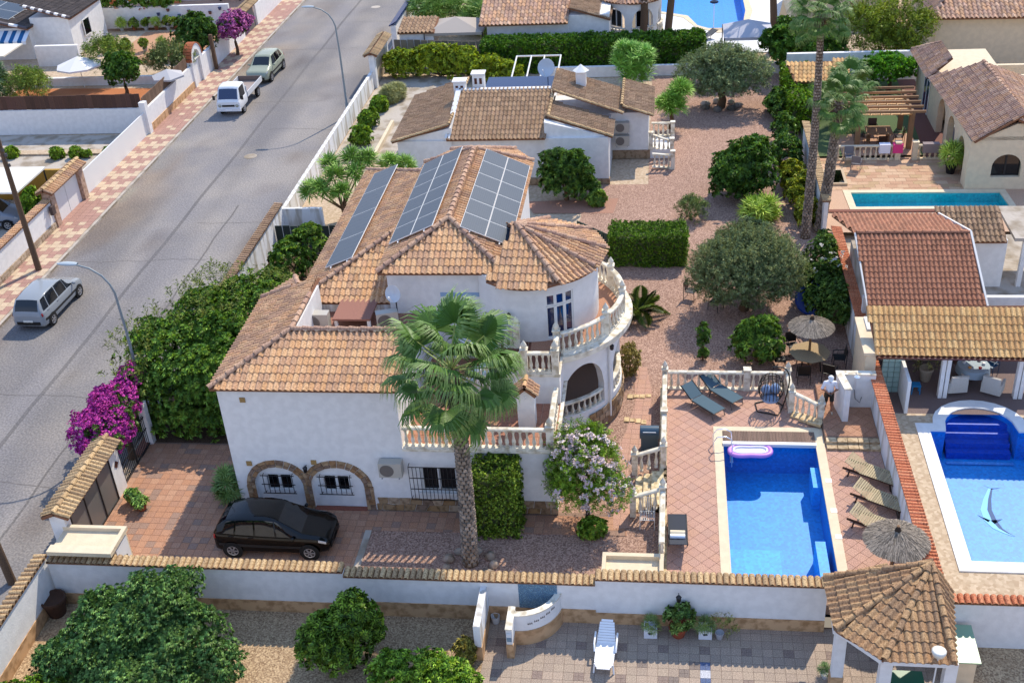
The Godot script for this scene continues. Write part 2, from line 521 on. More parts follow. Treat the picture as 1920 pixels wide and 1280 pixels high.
# rail and balusters along a path at floor height; posts are added by the caller
func balusters(par, pts: Array, h := 0.9, gap := 0.27, base := 0.08, mat := "stoneware", rail_w := 0.2) -> void:
	var rail := B.new(); var plinth := B.new()
	var sec := [Vector2(-rail_w / 2, -0.09), Vector2(rail_w / 2, -0.09), Vector2(rail_w / 2, -0.03), Vector2(rail_w * 0.32, 0.0), Vector2(-rail_w * 0.32, 0.0), Vector2(-rail_w / 2, -0.03)]
	var rows := []
	for i in pts.size():
		var d: Vector3 = pts[mini(i + 1, pts.size() - 1)] - pts[maxi(i - 1, 0)]
		d.y = 0
		var x := Vector3.UP.cross(d.normalized())
		var row := PackedVector3Array()
		for s in sec: row.append(pts[i] + x * s.x + Vector3.UP * (h + s.y))
		rows.append(row)
	for i in rows.size() - 1:
		for j in 6: rail.q(rows[i][j], rows[i][(j + 1) % 6], rows[i + 1][(j + 1) % 6], rows[i + 1][j], (rows[i][j] + rows[i][(j + 1) % 6]) * 0.5 - (pts[i] + Vector3.UP * (h - 0.04)))
		var pa: Vector3 = pts[i]; var pb: Vector3 = pts[i + 1]
		if base > 0.0: plinth.bar(pa + Vector3.UP * base / 2, pb + Vector3.UP * base / 2, rail_w * 0.9, base)
	for e in [0, rows.size() - 1]:
		var r: PackedVector3Array = rows[e]
		rail.q(r[0], r[1], r[2], r[5]); rail.q(r[5], r[2], r[3], r[4])
	part(par, "rail", rail, mat)
	if base > 0.0: part(par, "plinth", plinth, mat)
	var tot := 0.0
	for i in pts.size() - 1: tot += (pts[i + 1] - pts[i]).length()
	var n := maxi(1, roundi(tot / gap))
	var mesh := baluster_mesh(h - base - 0.09)
	for k in n:
		var want := tot * (k + 0.5) / n
		for i in pts.size() - 1:
			var l: float = (pts[i + 1] - pts[i]).length()
			if want <= l or i == pts.size() - 2:
				var p: Vector3 = pts[i].lerp(pts[i + 1], want / l)
				var m := part(par, "baluster", mesh, mat)
				m.position = p + Vector3.UP * base - wpos(par)
				break
			want -= l

# ---- loose pieces on a plane: pavers, stones, cladding ----
# cells is an Array of polygons in the plane of xf (x, z), each clipped to region and raised by t
func pieces(par, called: String, cells: Array, region: PackedVector2Array, xf: Transform3D, t: float, mat, colors: Array, budget := 300, holes := []) -> void:
	var list := []
	for cell in cells:
		var col: Color = colors[rng.randi() % colors.size()]
		var ps: Array = [cell]
		var inside := true
		for p in cell:
			if not Geometry2D.is_point_in_polygon(p, region): inside = false
		if not inside: ps = Geometry2D.intersect_polygons(cell, region)
		for hole in holes:
			var left := []
			for p in ps: left.append_array(Geometry2D.clip_polygons(p, hole))
			ps = left
		for p in ps:
			if p.size() < 3 or Geometry2D.is_polygon_clockwise(p) != Geometry2D.is_polygon_clockwise(cell): continue
			var area := 0.0
			for i in p.size(): area += p[i].cross(p[(i + 1) % p.size()])
			if absf(area) < 0.002: continue
			list.append([(xf * Vector3(p[0].x, 0, p[0].y)).distance_squared_to(EYE), p, col])
	list.sort_custom(func(a, b): return a[0] < b[0])
	var rest := B.new(); rest.xf = xf
	for i in list.size():
		var b := rest if i >= budget else B.new()
		b.xf = xf
		b.col = list[i][2]
		b.prism(list[i][1], 0.0, t + rf(-0.002, 0.002), false)
		if i < budget: part(par, called, b, mat)
	if rest.v.size(): part(par, called + "s", rest, mat, "stuff")

func cells(x0: float, y0: float, x1: float, y1: float, sx: float, sy: float, gap := 0.012, ang := 0.0, jit := 0.0, bond := 0.0) -> Array:
	var out := []
	var c := Vector2((x0 + x1) / 2, (y0 + y1) / 2)
	var r := Vector2(x1 - x0, y1 - y0) / 2
	if ang != 0.0: r = Vector2.ONE * r.length()
	var nx := int(ceil(r.x * 2 / sx)); var ny := int(ceil(r.y * 2 / sy))
	var jx := {}
	for j in ny + 1:
		for i in nx + 2: jx[Vector2i(i, j)] = Vector2(rf(-jit, jit) * sx, rf(-jit, jit) * sy)
	for j in ny:
		for i in nx + 1:
			var o := -r + Vector2((i - (bond if j % 2 else 0.0)) * sx, j * sy)
			var p := PackedVector2Array()
			for k in [[0, 0, 1, 1], [1, 0, -1, 1], [1, 1, -1, -1], [0, 1, 1, -1]]:
				p.append(c + (o + Vector2(k[0] * sx, k[1] * sy) + jx[Vector2i(i + k[0], j + k[1])] + Vector2(k[2], k[3]) * gap / 2).rotated(ang))
			out.append(p)
	return out

# flat sheet round a hole (cut in two halves so that each stays one outline)
func cap_round(b: B, outer: PackedVector2Array, hole: PackedVector2Array, y: float) -> void:
	var c := Vector2.ZERO
	for p in hole: c += p / hole.size()
	for r in [rect(-400, -400, c.x, 400), rect(c.x, -400, 400, 400)]:
		for h in Geometry2D.intersect_polygons(outer, r):
			for q in Geometry2D.clip_polygons(h, hole): b.cap(q, y)

func rect(x0: float, y0: float, x1: float, y1: float) -> PackedVector2Array:
	return PackedVector2Array([Vector2(x0, y0), Vector2(x1, y0), Vector2(x1, y1), Vector2(x0, y1)])

# ground sheet with a flat outline (x, z)
func sheet(called: String, poly: Array, y: float, mat, deep := 0.0, col := Color(1, 1, 1)) -> MeshInstance3D:
	var b := B.new()
	b.col = col
	if deep > 0.0: b.prism(PackedVector2Array(poly), y - deep, y)
	else: b.cap(PackedVector2Array(poly), y)
	return struct(called, b, mat)

# a garden wall a -> b with a coping of half-round tiles laid across it
func garden_wall(called: String, label: String, a: Vector3, b: Vector3, h: float, thick := 0.25, kind := "cap", mat = "white", base_h := 0.0, base_mat := "tan_brick", budget := 300, gap := 0.2, tile_len := 0.42, grp := "") -> Node3D:
	var o := thing(called, label, "wall", a, grp)
	var d := b - a
	var u := Vector3(d.x, 0, d.z).normalized()
	var x := u.cross(Vector3.UP)
	var w := B.new()
	var n := 1
	w.q(a, a, a, a)
	w = B.new()
	for s in [1, -1]:
		var f: Vector3 = x * thick / 2 * s
		w.q(a + f, b + f, b + f + Vector3.UP * h, a + f + Vector3.UP * h, x * s)
	w.q(a + x * thick / 2 + Vector3.UP * h, b + x * thick / 2 + Vector3.UP * h, b - x * thick / 2 + Vector3.UP * h, a - x * thick / 2 + Vector3.UP * h, Vector3.UP)
	for e in [[a, -u], [b, u]]: w.q(e[0] + x * thick / 2, e[0] - x * thick / 2, e[0] - x * thick / 2 + Vector3.UP * h, e[0] + x * thick / 2 + Vector3.UP * h, e[1])
	part(o, "wall_face", w, mat)
	if base_h > 0.0:
		var c := B.new()
		if base_mat == "rubble": c.col = lin(0.62, 0.52, 0.42)
		for s in [1, -1]:
			var f: Vector3 = x * (thick / 2 + 0.03) * s
			c.q(a + f, b + f, b + f + Vector3.UP * base_h, a + f + Vector3.UP * base_h, x * s)
			c.q(a + f + Vector3.UP * base_h, b + f + Vector3.UP * base_h, b + f * 0.8 + Vector3.UP * base_h, a + f * 0.8 + Vector3.UP * base_h, Vector3.UP)
		part(o, "brick_base", c, base_mat)
	if kind: coping(o, a + Vector3.UP * h, b + Vector3.UP * h, kind, budget, gap, tile_len)
	return o

func coping(o, a: Vector3, b: Vector3, kind: String, budget := 300, gap := 0.2, tile_len := 0.42) -> void:
	var d := b - a
	var n := maxi(1, roundi(d.length() / gap))
	var u := d.normalized()
	var x := u.cross(Vector3.UP).normalized()
	var up := x.cross(u)
	var bed := B.new()
	bed.col = lin(0.55, 0.40, 0.28)
	bed.bx((a + b) / 2 + up * 0.02, Vector3(tile_len * 0.86, 0.06, d.length()), Basis(x, up, u * -1.0) if x.cross(up).dot(u) < 0 else Basis(x, up, u))
	part(o, "coping_bed", bed, "clay")
	var xs := []; var cs := []
	for i in n:
		var p := a + d * (i + 0.5) / n - x * tile_len / 2 + up * 0.04
		var k: int = rng.randi() % CLAYS[kind].size()
		var tilt := Basis(u, rf(-0.03, 0.03))
		var bs := tilt * Basis(up.cross(x), up, x)
		if i < budget:
			var m := MeshInstance3D.new()
			m.name = "coping_tile"
			m.mesh = half_tile(kind, k, gap * 0.48, tile_len / 1.08)
			m.material_override = M["clay"]
			m.transform = Transform3D(bs, p - wpos(o))
			o.add_child(m, true)


# ---- plants ----
var spray_cache := {}
func leaf_quad(b: B, p: Vector3, d: Vector3, up: Vector3, l: float, w: float, bend := 0.15) -> void:   # folded leaf
	var x := d.cross(up).normalized() * w * 0.5
	var m := p + d * l * 0.5 + up * bend * l * 0.4
	var e := p + d * l - up * bend * l * 0.5
	var k := up * w * 0.18
	b.q(p, m + x + k, e, m, up)
	b.q(p, m, e, m - x + k, up)

func spray(kind: String) -> ArrayMesh:
	if spray_cache.has(kind): return spray_cache[kind]
	var b := B.new()
	var r := RandomNumberGenerator.new()
	r.seed = hash(kind)
	var dirs := func(k, n, tilt): return Vector3(cos(k * 2.4), tilt, sin(k * 2.4)).normalized()
	match kind:
		"broad":   # rosette of oval leaves
			for k in 9:
				var d: Vector3 = dirs.call(k, 9, r.randf_range(-0.1, 0.9))
				b.col = Color.WHITE * r.randf_range(0.75, 1.15)
				leaf_quad(b, d * 0.06, d, (Vector3.UP - d * d.y).normalized(), r.randf_range(0.42, 0.6), 0.26, 0.3)
		"palmate":   # lobed leaves in a whorl, like fig or castor
			for k in 7:
				var d: Vector3 = dirs.call(k, 7, r.randf_range(0.0, 0.6))
				var up := (Vector3.UP - d * d.y).normalized()
				b.col = Color.WHITE * r.randf_range(0.75, 1.15)
				var s := d.cross(up)
				var c := d * 0.3
				for a in [-1.2, -0.6, 0.0, 0.6, 1.2]: leaf_quad(b, c, (d * cos(a) + s * sin(a)).normalized(), up, 0.34 - absf(a) * 0.08, 0.12, 0.35)
		"fine":   # twig of narrow leaves
			for k in 14:
				var d := Vector3(r.randf_range(-1, 1), r.randf_range(0.1, 1.0), r.randf_range(-1, 1)).normalized()
				b.col = Color.WHITE * r.randf_range(0.75, 1.2)
				leaf_quad(b, Vector3(0, 0.05 * k, 0) + d * 0.03, d, (Vector3.UP - d * d.y).normalized(), 0.34, 0.075, 0.1)
		"tuft":   # tight clipped hedge
			for k in 12:
				var d := Vector3(r.randf_range(-1, 1), r.randf_range(-0.2, 1.0), r.randf_range(-1, 1)).normalized()
				b.col = Color.WHITE * r.randf_range(0.65, 1.2)
				leaf_quad(b, d * 0.08, d, (Vector3.UP - d * d.y + Vector3(0.01, 0, 0)).normalized(), r.randf_range(0.3, 0.5), 0.2, 0.1)
		"blade":   # sword leaves
			for k in 16:
				var d: Vector3 = dirs.call(k, 16, r.randf_range(0.1, 1.6))
				b.col = Color.WHITE * r.randf_range(0.75, 1.15)
				var up := (Vector3.UP - d * d.y + Vector3(0.01, 0, 0)).normalized()
				var x := d.cross(up).normalized() * 0.035
				var m := d * 0.55 + up * 0.02; var e := d * 1.0 - Vector3(0, 0.12, 0)
				b.q(-x * 0.5, x * 0.5, m + x, m - x, up)
				b.t(m - x, m + x, e, up)
		"flower":   # cluster of small open flowers
			for k in 7:
				var o := Vector3(r.randf_range(-0.3, 0.3), r.randf_range(-0.15, 0.25), r.randf_range(-0.3, 0.3))
				var u := Vector3(r.randf_range(-0.6, 0.6), 1, r.randf_range(-0.6, 0.6)).normalized()
				var x := u.cross(Vector3(0.3, 0.2, 1)).normalized(); var y := u.cross(x)
				b.col = Color.WHITE * r.randf_range(0.8, 1.1)
				for a in 5:
					var d := x * cos(a * TAU / 5) + y * sin(a * TAU / 5)
					leaf_quad(b, o, (d + u * 0.25).normalized(), u, 0.22, 0.16, 0.1)
	spray_cache[kind] = b.mesh()
	return spray_cache[kind]

# leaves through the volume of several ellipsoids [centre, radii]; denser toward the outside
func foliage(par, called: String, blobs: Array, count: int, kind: String, mat: String, cols: Array, s0: float, s1: float, inner := 0.45, up_bias := 0.5, lump := 0.22) -> void:
	var f := FastNoiseLite.new()
	f.seed = rng.randi() % 10000
	f.frequency = 0.9
	blobs = blobs.duplicate()
	for b in blobs.duplicate():   # smaller clumps break up the outline of the big ones
		if b[1].x > 0.65 and lump > 0.15:
			for i in 7:
				var d := rdir()
				d.y = absf(d.y) * 0.9 - 0.15
				blobs.append([b[0] + d * b[1] * rf(0.72, 1.0), b[1] * rf(0.26, 0.46)])
	var tot := 0.0
	for b in blobs: tot += b[1].x * b[1].z + b[1].x * b[1].y
	var xs := []; var cs := []
	for b in blobs:
		var n := int(count * (b[1].x * b[1].z + b[1].x * b[1].y) / tot)
		var r: Vector3 = b[1]
		for i in n:
			var d := rdir()
			if d.y < -0.75: d.y = -d.y
			var w := 1.0 + lump * 2.0 * f.get_noise_3dv((b[0] + d * r) * 1.0)
			var t := lerpf(inner, 1.0, pow(rng.randf(), 0.45)) * w
			var p: Vector3 = b[0] + d * r * t
			var up := (d / r * r.x * 0.9 + Vector3.UP * up_bias + rdir() * 0.55).normalized()
			var x := up.cross(rdir()).normalized()
			if x.length() < 0.5: x = up.cross(Vector3(0.3, 0.1, 0.9)).normalized()
			xs.append(Transform3D(Basis(x, up, x.cross(up)).scaled(Vector3.ONE * rf(s0, s1)), p))
			var m := clampf(rng.randf() * 0.75 + 0.25 * (f.get_noise_3dv(p * 2.0) + 0.5), 0, 1)
			cs.append((cols[0] as Color).lerp(cols[1], m) * (Color(2.75, 2.65, 1.8) if mat == "leaf" else Color(1.3, 1.3, 1.3)))
	many(par, called, spray(kind), mat, xs, cs)

func trunk(par, pts: Array, rads: Array, mat = "bark", called := "trunk") -> void:
	var b := B.new()
	b.tube(pts, rads, 8)
	part(par, called, b, mat)

func tree(called: String, label: String, at: Vector3, h: float, blobs: Array, count: int, kind: String, cols: Array, s0: float, s1: float, cat := "tree", grp := "", tr := 0.12, inner := 0.45, up_bias := 0.5, lump := 0.22) -> Node3D:   # blobs are relative to at
	var o := thing(called, label, cat, at, grp)
	var b := B.new()
	var fork := Vector3(0, h, 0)
	if h > 0.05: b.tube([Vector3.ZERO, fork * 0.5 + Vector3(tr * 0.5, 0, 0), fork], [tr * 1.3, tr, tr * 0.9], 8)
	for q in blobs:
		var e: Vector3 = q[0] + Vector3(0, q[1].y * 0.2, 0)
		b.tube([fork * 0.95, fork.lerp(e, 0.5) + Vector3(rf(-0.1, 0.1), 0, rf(-0.1, 0.1)), e], [tr * 0.6, tr * 0.35, tr * 0.12], 6)
	part(o, "trunk", b.mesh(), "bark")
	foliage(o, "crown", blobs, count, kind, "leaf", cols, s0, s1, inner, up_bias, lump)
	return o

func hedge_box(called: String, label: String, a: Vector3, b: Vector3, count: int, cols: Array, s0 := 0.16, s1 := 0.24, cat := "hedge") -> Node3D:
	var lo := Vector3(minf(a.x, b.x), minf(a.y, b.y), minf(a.z, b.z)); var hi := Vector3(maxf(a.x, b.x), maxf(a.y, b.y), maxf(a.z, b.z))
	var c := (lo + hi) / 2
	var o := thing(called, label, cat, Vector3(c.x, lo.y, c.z))
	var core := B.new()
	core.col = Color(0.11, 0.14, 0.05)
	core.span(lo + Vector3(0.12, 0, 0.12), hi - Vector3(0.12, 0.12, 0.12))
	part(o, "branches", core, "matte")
	var s := hi - lo
	var ar := [s.x * s.z, s.x * s.y, s.x * s.y, s.z * s.y, s.z * s.y]
	var tot := 0.0
	for v in ar: tot += v
	var xs := []; var cs := []
	var nn := [Vector3.UP, Vector3.BACK, Vector3.FORWARD, Vector3.RIGHT, Vector3.LEFT]
	for f in 5:
		for i in int(count * ar[f] / tot):
			var p := lo + Vector3(rng.randf() * s.x, rng.randf() * s.y, rng.randf() * s.z)
			var dep := -rf(-0.05, 0.14) + 0.22 * lichen.get_noise_3dv(p * 1.5)
			match f:
				0: p.y = hi.y + dep
				1: p.z = hi.z + dep
				2: p.z = lo.z - dep
				3: p.x = hi.x + dep
				4: p.x = lo.x - dep
			var up: Vector3 = (nn[f] + rdir() * 0.7).normalized()
			var x := up.cross(rdir()).normalized()
			xs.append(Transform3D(Basis(x, up, x.cross(up)).scaled(Vector3.ONE * rf(s0, s1)), p - o.position))
			cs.append((cols[0] as Color).lerp(cols[1], rng.randf()) * Color(2.7, 2.6, 1.5))
	many(o, "leaves", spray("tuft"), "leaf", xs, cs)
	return o

var frond_cache := {}
func fan_frond(v: int) -> ArrayMesh:   # fan palm leaf, petiole along +z, blade folded and drooping
	if frond_cache.has(v): return frond_cache[v]
	var b := B.new()
	var r := RandomNumberGenerator.new()
	r.seed = 40 + v
	var pl := 1.15
	b.col = Color(0.30, 0.36, 0.10)
	b.tube([Vector3.ZERO, Vector3(0, 0.06, pl * 0.5), Vector3(0, 0.02, pl)], [0.035, 0.025, 0.018], 5)
	var n := 40
	for i in n:
		var a := deg_to_rad(lerpf(-112, 112, i / float(n - 1)))
		var l := (0.95 - 0.22 * absf(sin(a * 0.55))) * r.randf_range(0.9, 1.08)
		var d := Vector3(sin(a), 0.12 + 0.2 * (1.0 - absf(a) / 2.4), cos(a)).normalized()
		var x := Vector3(cos(a), 0, -sin(a))
		var o := Vector3(0, 0.02, pl)
		var g := r.randf_range(0.75, 1.15)
		b.col = Color(0.085, 0.18, 0.02) * g
		var w := 0.04
		var p0 := o; var p1 := o + d * l * 0.55
		var droop := r.randf_range(0.9, 1.7)
		var p2 := p1 + (d + Vector3(0, -0.55 * droop, 0)).normalized() * l * 0.28
		var p3 := p2 + (d * 0.45 + Vector3(0, -1.0 * droop, 0)).normalized() * l * 0.46
		var rise := Vector3(0, 0.025, 0)
		b.q(p0, p1 - x * w, p1 + rise, p0 + rise * 0.2, Vector3.UP); b.q(p0 + rise * 0.2, p1 + rise, p1 + x * w, p0, Vector3.UP)
		b.q(p1 - x * w, p2 - x * w * 0.55, p2 + rise * 0.5, p1 + rise, Vector3.UP); b.q(p1 + rise, p2 + rise * 0.5, p2 + x * w * 0.55, p1 + x * w, Vector3.UP)
		b.col = Color(0.17, 0.27, 0.06) * g
		for s in [-1.0, 0.1, 1.0]: b.t(p2 - x * w * 0.25 + x * w * 0.5 * s, p2 + x * w * 0.25 + x * w * 0.5 * s, p3 + x * r.randf_range(-0.06, 0.06), Vector3(0, 0.3, 0.6))
	frond_cache[v] = b.mesh()
	return frond_cache[v]

func fan_palm(label: String, base: Vector3, top: Vector3, r0: float, r1: float, n: int, size: float, boots := true, grp := "") -> Node3D:
	var o := thing("fan_palm", label, "palm tree", base, grp)
	var d := top - base
	var pts := []; var rads := []
	for i in 11:
		var t := i / 10.0
		pts.append(base + d * t + Vector3(sin(t * 2.6) * d.length() * 0.012, 0, 0))
		rads.append(lerpf(r0, r1, t) * (1.25 if i == 0 else 1.0))
	trunk(o, pts, rads)
	if boots:   # criss-cross leaf bases up the trunk
		var bm := B.new()
		bm.col = Color.WHITE
		bm.q(Vector3(-0.1, 0, 0.02), Vector3(0.1, 0, 0.02), Vector3(0.05, 0.2, 0.07), Vector3(-0.05, 0.2, 0.07), Vector3(0, 0, 1))
		bm.q(Vector3(-0.05, 0.2, 0.07), Vector3(0.05, 0.2, 0.07), Vector3(0.05, 0.19, 0.0), Vector3(-0.05, 0.19, 0.0), Vector3.UP)
		bm.q(Vector3(-0.1, 0, 0.02), Vector3(-0.05, 0.2, 0.07), Vector3(-0.05, 0.2, -0.02), Vector3(-0.1, 0, -0.02), Vector3(-1, 0, 0))
		bm.q(Vector3(0.1, 0, 0.02), Vector3(0.05, 0.2, 0.07), Vector3(0.05, 0.2, -0.02), Vector3(0.1, 0, -0.02), Vector3(1, 0, 0))
		var me := bm.mesh()
		var xs := []; var cs := []
		var len := d.length()
		var rings := int(len / 0.15)
		for i in rings:
			for k in 9:
				var t := (i + 0.1) / rings
				var a := (k + 0.5 * (i % 2)) * TAU / 9.0 + rf(-0.06, 0.06)
				var rr := lerpf(r0, r1, t)
				var p := d * t + Vector3(sin(t * 2.6) * len * 0.012, 0, 0) + Vector3(sin(a), 0, cos(a)) * rr
				xs.append(Transform3D(Basis(Vector3.UP, a).scaled(Vector3.ONE * rr / 0.3 * rf(0.95, 1.2)), p))
				cs.append(Color(0.46, 0.37, 0.29) * rf(0.5, 1.3))
		many(o, "leaf_bases", me, "matte", xs, cs)
	if boots: foliage(o, "dead_leaf_skirt", [[d - d.normalized() * size * 0.55, Vector3(r1 * 1.5, size * 0.5, r1 * 1.5)]], 50, "blade", "matte", [Color(0.14, 0.085, 0.05), Color(0.30, 0.2, 0.12)], size * 0.3, size * 0.5, 0.6, -1.2)
	for i in n:
		var f := (i + 0.5) / n
		var a := i * 2.39996 + rf(-0.15, 0.15)
		var pitch := lerpf(1.3, -0.75, pow(f, 0.85)) + rf(-0.12, 0.12)
		var z := Vector3(cos(a) * cos(pitch), sin(pitch), sin(a) * cos(pitch))
		var x := Vector3.UP.cross(z).normalized()
		var m := MeshInstance3D.new()
		m.name = "frond"
		m.mesh = fan_frond(i % 4)
		m.material_override = M["leaf"]
		m.transform = Transform3D((Basis(x, z.cross(x), z) * Basis(Vector3(0, 0, 1), rf(-0.5, 0.5))).scaled(Vector3.ONE * size * rf(0.9, 1.1)), d - d.normalized() * f * 0.25)
		o.add_child(m, true)
	return o

func feather_palm(label: String, at: Vector3, n: int, len: float, cols: Array, cat := "palm tree", called := "feather_palm", h := 0.3) -> Node3D:   # arching feather leaves
	var o := thing(called, label, cat, at)
	if h > 0: trunk(o, [at, at + Vector3(0, h, 0)], [0.14, 0.12])
	for i in n:
		var a := i * 2.39996
		var out := Vector3(cos(a), 0, sin(a))
		var f := (i + 0.5) / n
		var b := B.new()
		var pts := []
		for k in 7:
			var t := k / 6.0
			pts.append(Vector3(0, h, 0) + out * len * (t * lerpf(0.45, 0.95, f)) + Vector3.UP * len * (lerpf(0.95, 0.45, f) * t - lerpf(0.25, 0.75, f) * t * t))
		b.col = cols[0]
		b.tube(pts, [0.02, 0.006], 4, false)
		for k in 26:
			var t := 0.12 + 0.86 * k / 25.0
			var s: float = t * 6.0
			var p: Vector3 = pts[int(s)].lerp(pts[mini(int(s) + 1, 6)], s - int(s))
			var along: Vector3 = (pts[mini(int(s) + 1, 6)] - pts[int(s) if int(s) < 6 else 5]).normalized()
			for sd in [-1.0, 1.0]:
				var side: Vector3 = out.cross(Vector3.UP) * sd
				b.col = cols[0].lerp(cols[1], rng.randf())
				leaf_quad(b, p, (side + along * 0.7 + Vector3(0, -0.15, 0)).normalized(), Vector3.UP, len * 0.3 * sin(PI * (0.15 + 0.8 * t)), len * 0.03, 0.2)
		part(o, "frond", b.mesh(), "leaf")
	return o


func _ready() -> void:
	rng.seed = 7
	lichen.frequency = 0.5
	# camera, sky, sun, exposure
	var cam := Camera3D.new()
	cam.name = "camera"
	cam.transform = Transform3D(Vector3(0.991554, -0.062175, -0.113819), Vector3(-0.007114, 0.850202, -0.526409), Vector3(0.129499, 0.522772, 0.842579), EYE)
	cam.fov = 32.53
	cam.far = 900.0
	cam.current = true
	add_child(cam)
	var sky_mat := ProceduralSkyMaterial.new()
	sky_mat.sky_top_color = Color(0.46, 0.57, 0.75)
	sky_mat.sky_horizon_color = Color(0.88, 0.89, 0.91)
	sky_mat.sky_curve = 0.12
	sky_mat.ground_bottom_color = Color(0.45, 0.42, 0.38)
	sky_mat.ground_horizon_color = Color(0.62, 0.66, 0.70)
	sky_mat.energy_multiplier = 1.6
	var sky := Sky.new()
	sky.sky_material = sky_mat
	var env := Environment.new()
	env.background_mode = Environment.BG_SKY
	env.sky = sky
	env.tonemap_mode = Environment.TONE_MAPPER_LINEAR
	env.tonemap_exposure = 1.28
	env.sdfgi_enabled = true
	env.ssao_enabled = true
	env.ssil_enabled = true
	var we := WorldEnvironment.new()
	we.name = "environment"
	we.environment = env
	add_child(we)
	var sun := DirectionalLight3D.new()
	sun.name = "sun"
	sun.light_color = Color(1.0, 0.955, 0.88)
	sun.light_energy = 1.25
	sun.light_angular_distance = 0.5
	sun.shadow_enabled = true
	sun.transform = Transform3D(Basis.looking_at(Vector3(-0.36, -1.0, 0.775), Vector3.UP), Vector3(20, 60, -60))
	add_child(sun)
	materials()
	setting()
	main_house()
	main_plot()
	front_wall()
	lower_plot()
	street_side()
	left_plots()
	back_house()
	right_plots()
	vehicles()
	greenery()
	people()


const POOLS := [[2.2, -37.1, 5.85, -29.2], [9.9, -39.9, 14.5, -30.2], [9.9, -60.25, 18.1, -58.1], [-3.0, -112.0, 10.0, -92.0]]

func ground_patch(called: String, poly: Array, y: float, mat, step := 1.5, lo := 0.86, sd := 3) -> void:   # a sheet with patchy tones
	var f := FastNoiseLite.new()
	f.seed = sd
	f.frequency = 0.09
	f.fractal_octaves = 3
	var b := B.new()
	var pp := PackedVector2Array(poly)
	var r := Rect2(pp[0], Vector2.ZERO)
	for p in pp: r = r.expand(p)
	for i in int(ceil(r.size.x / step)):
		for j in int(ceil(r.size.y / step)):
			var o := r.position + Vector2(i, j) * step
			for q in Geometry2D.intersect_polygons(rect(o.x, o.y, o.x + step, o.y + step), pp):
				var k := b.v.size()
				b.cap(q, y)
				for m in range(k, b.v.size()):
					var x := b.v[m].x; var z := b.v[m].z
					var t := clampf(f.get_noise_2d(x, z) * 0.9 + 0.5, 0, 1)
					var g := lerpf(lo, 1.0, t)
					b.c[m] = Color(g, g, g)
					if called == "street":   # sandy dirt near the left kerb, oil along the lanes, long worn streaks
						var w := clampf(f.get_noise_2d(x * 3.0, z * 0.25) * 1.2 + 0.5, 0, 1)
						g *= lerpf(0.80, 1.10, w)
						var dirt := clampf((f.get_noise_2d(x * 1.5 + 40.0, z * 0.7) + 0.15) * 2.2, 0, 1) * clampf((-28.6 - x) / 3.0, 0, 1)
						var oil := clampf((f.get_noise_2d(x * 2.0 - 90.0, z * 0.8) - 0.28) * 4.0, 0, 1)
						b.c[m] = Color(g, g, g).lerp(Color(1.12, 0.94, 0.74) * g, dirt * 0.95).lerp(Color(0.52, 0.46, 0.42), oil * 0.55)
	struct(called, b, mat)

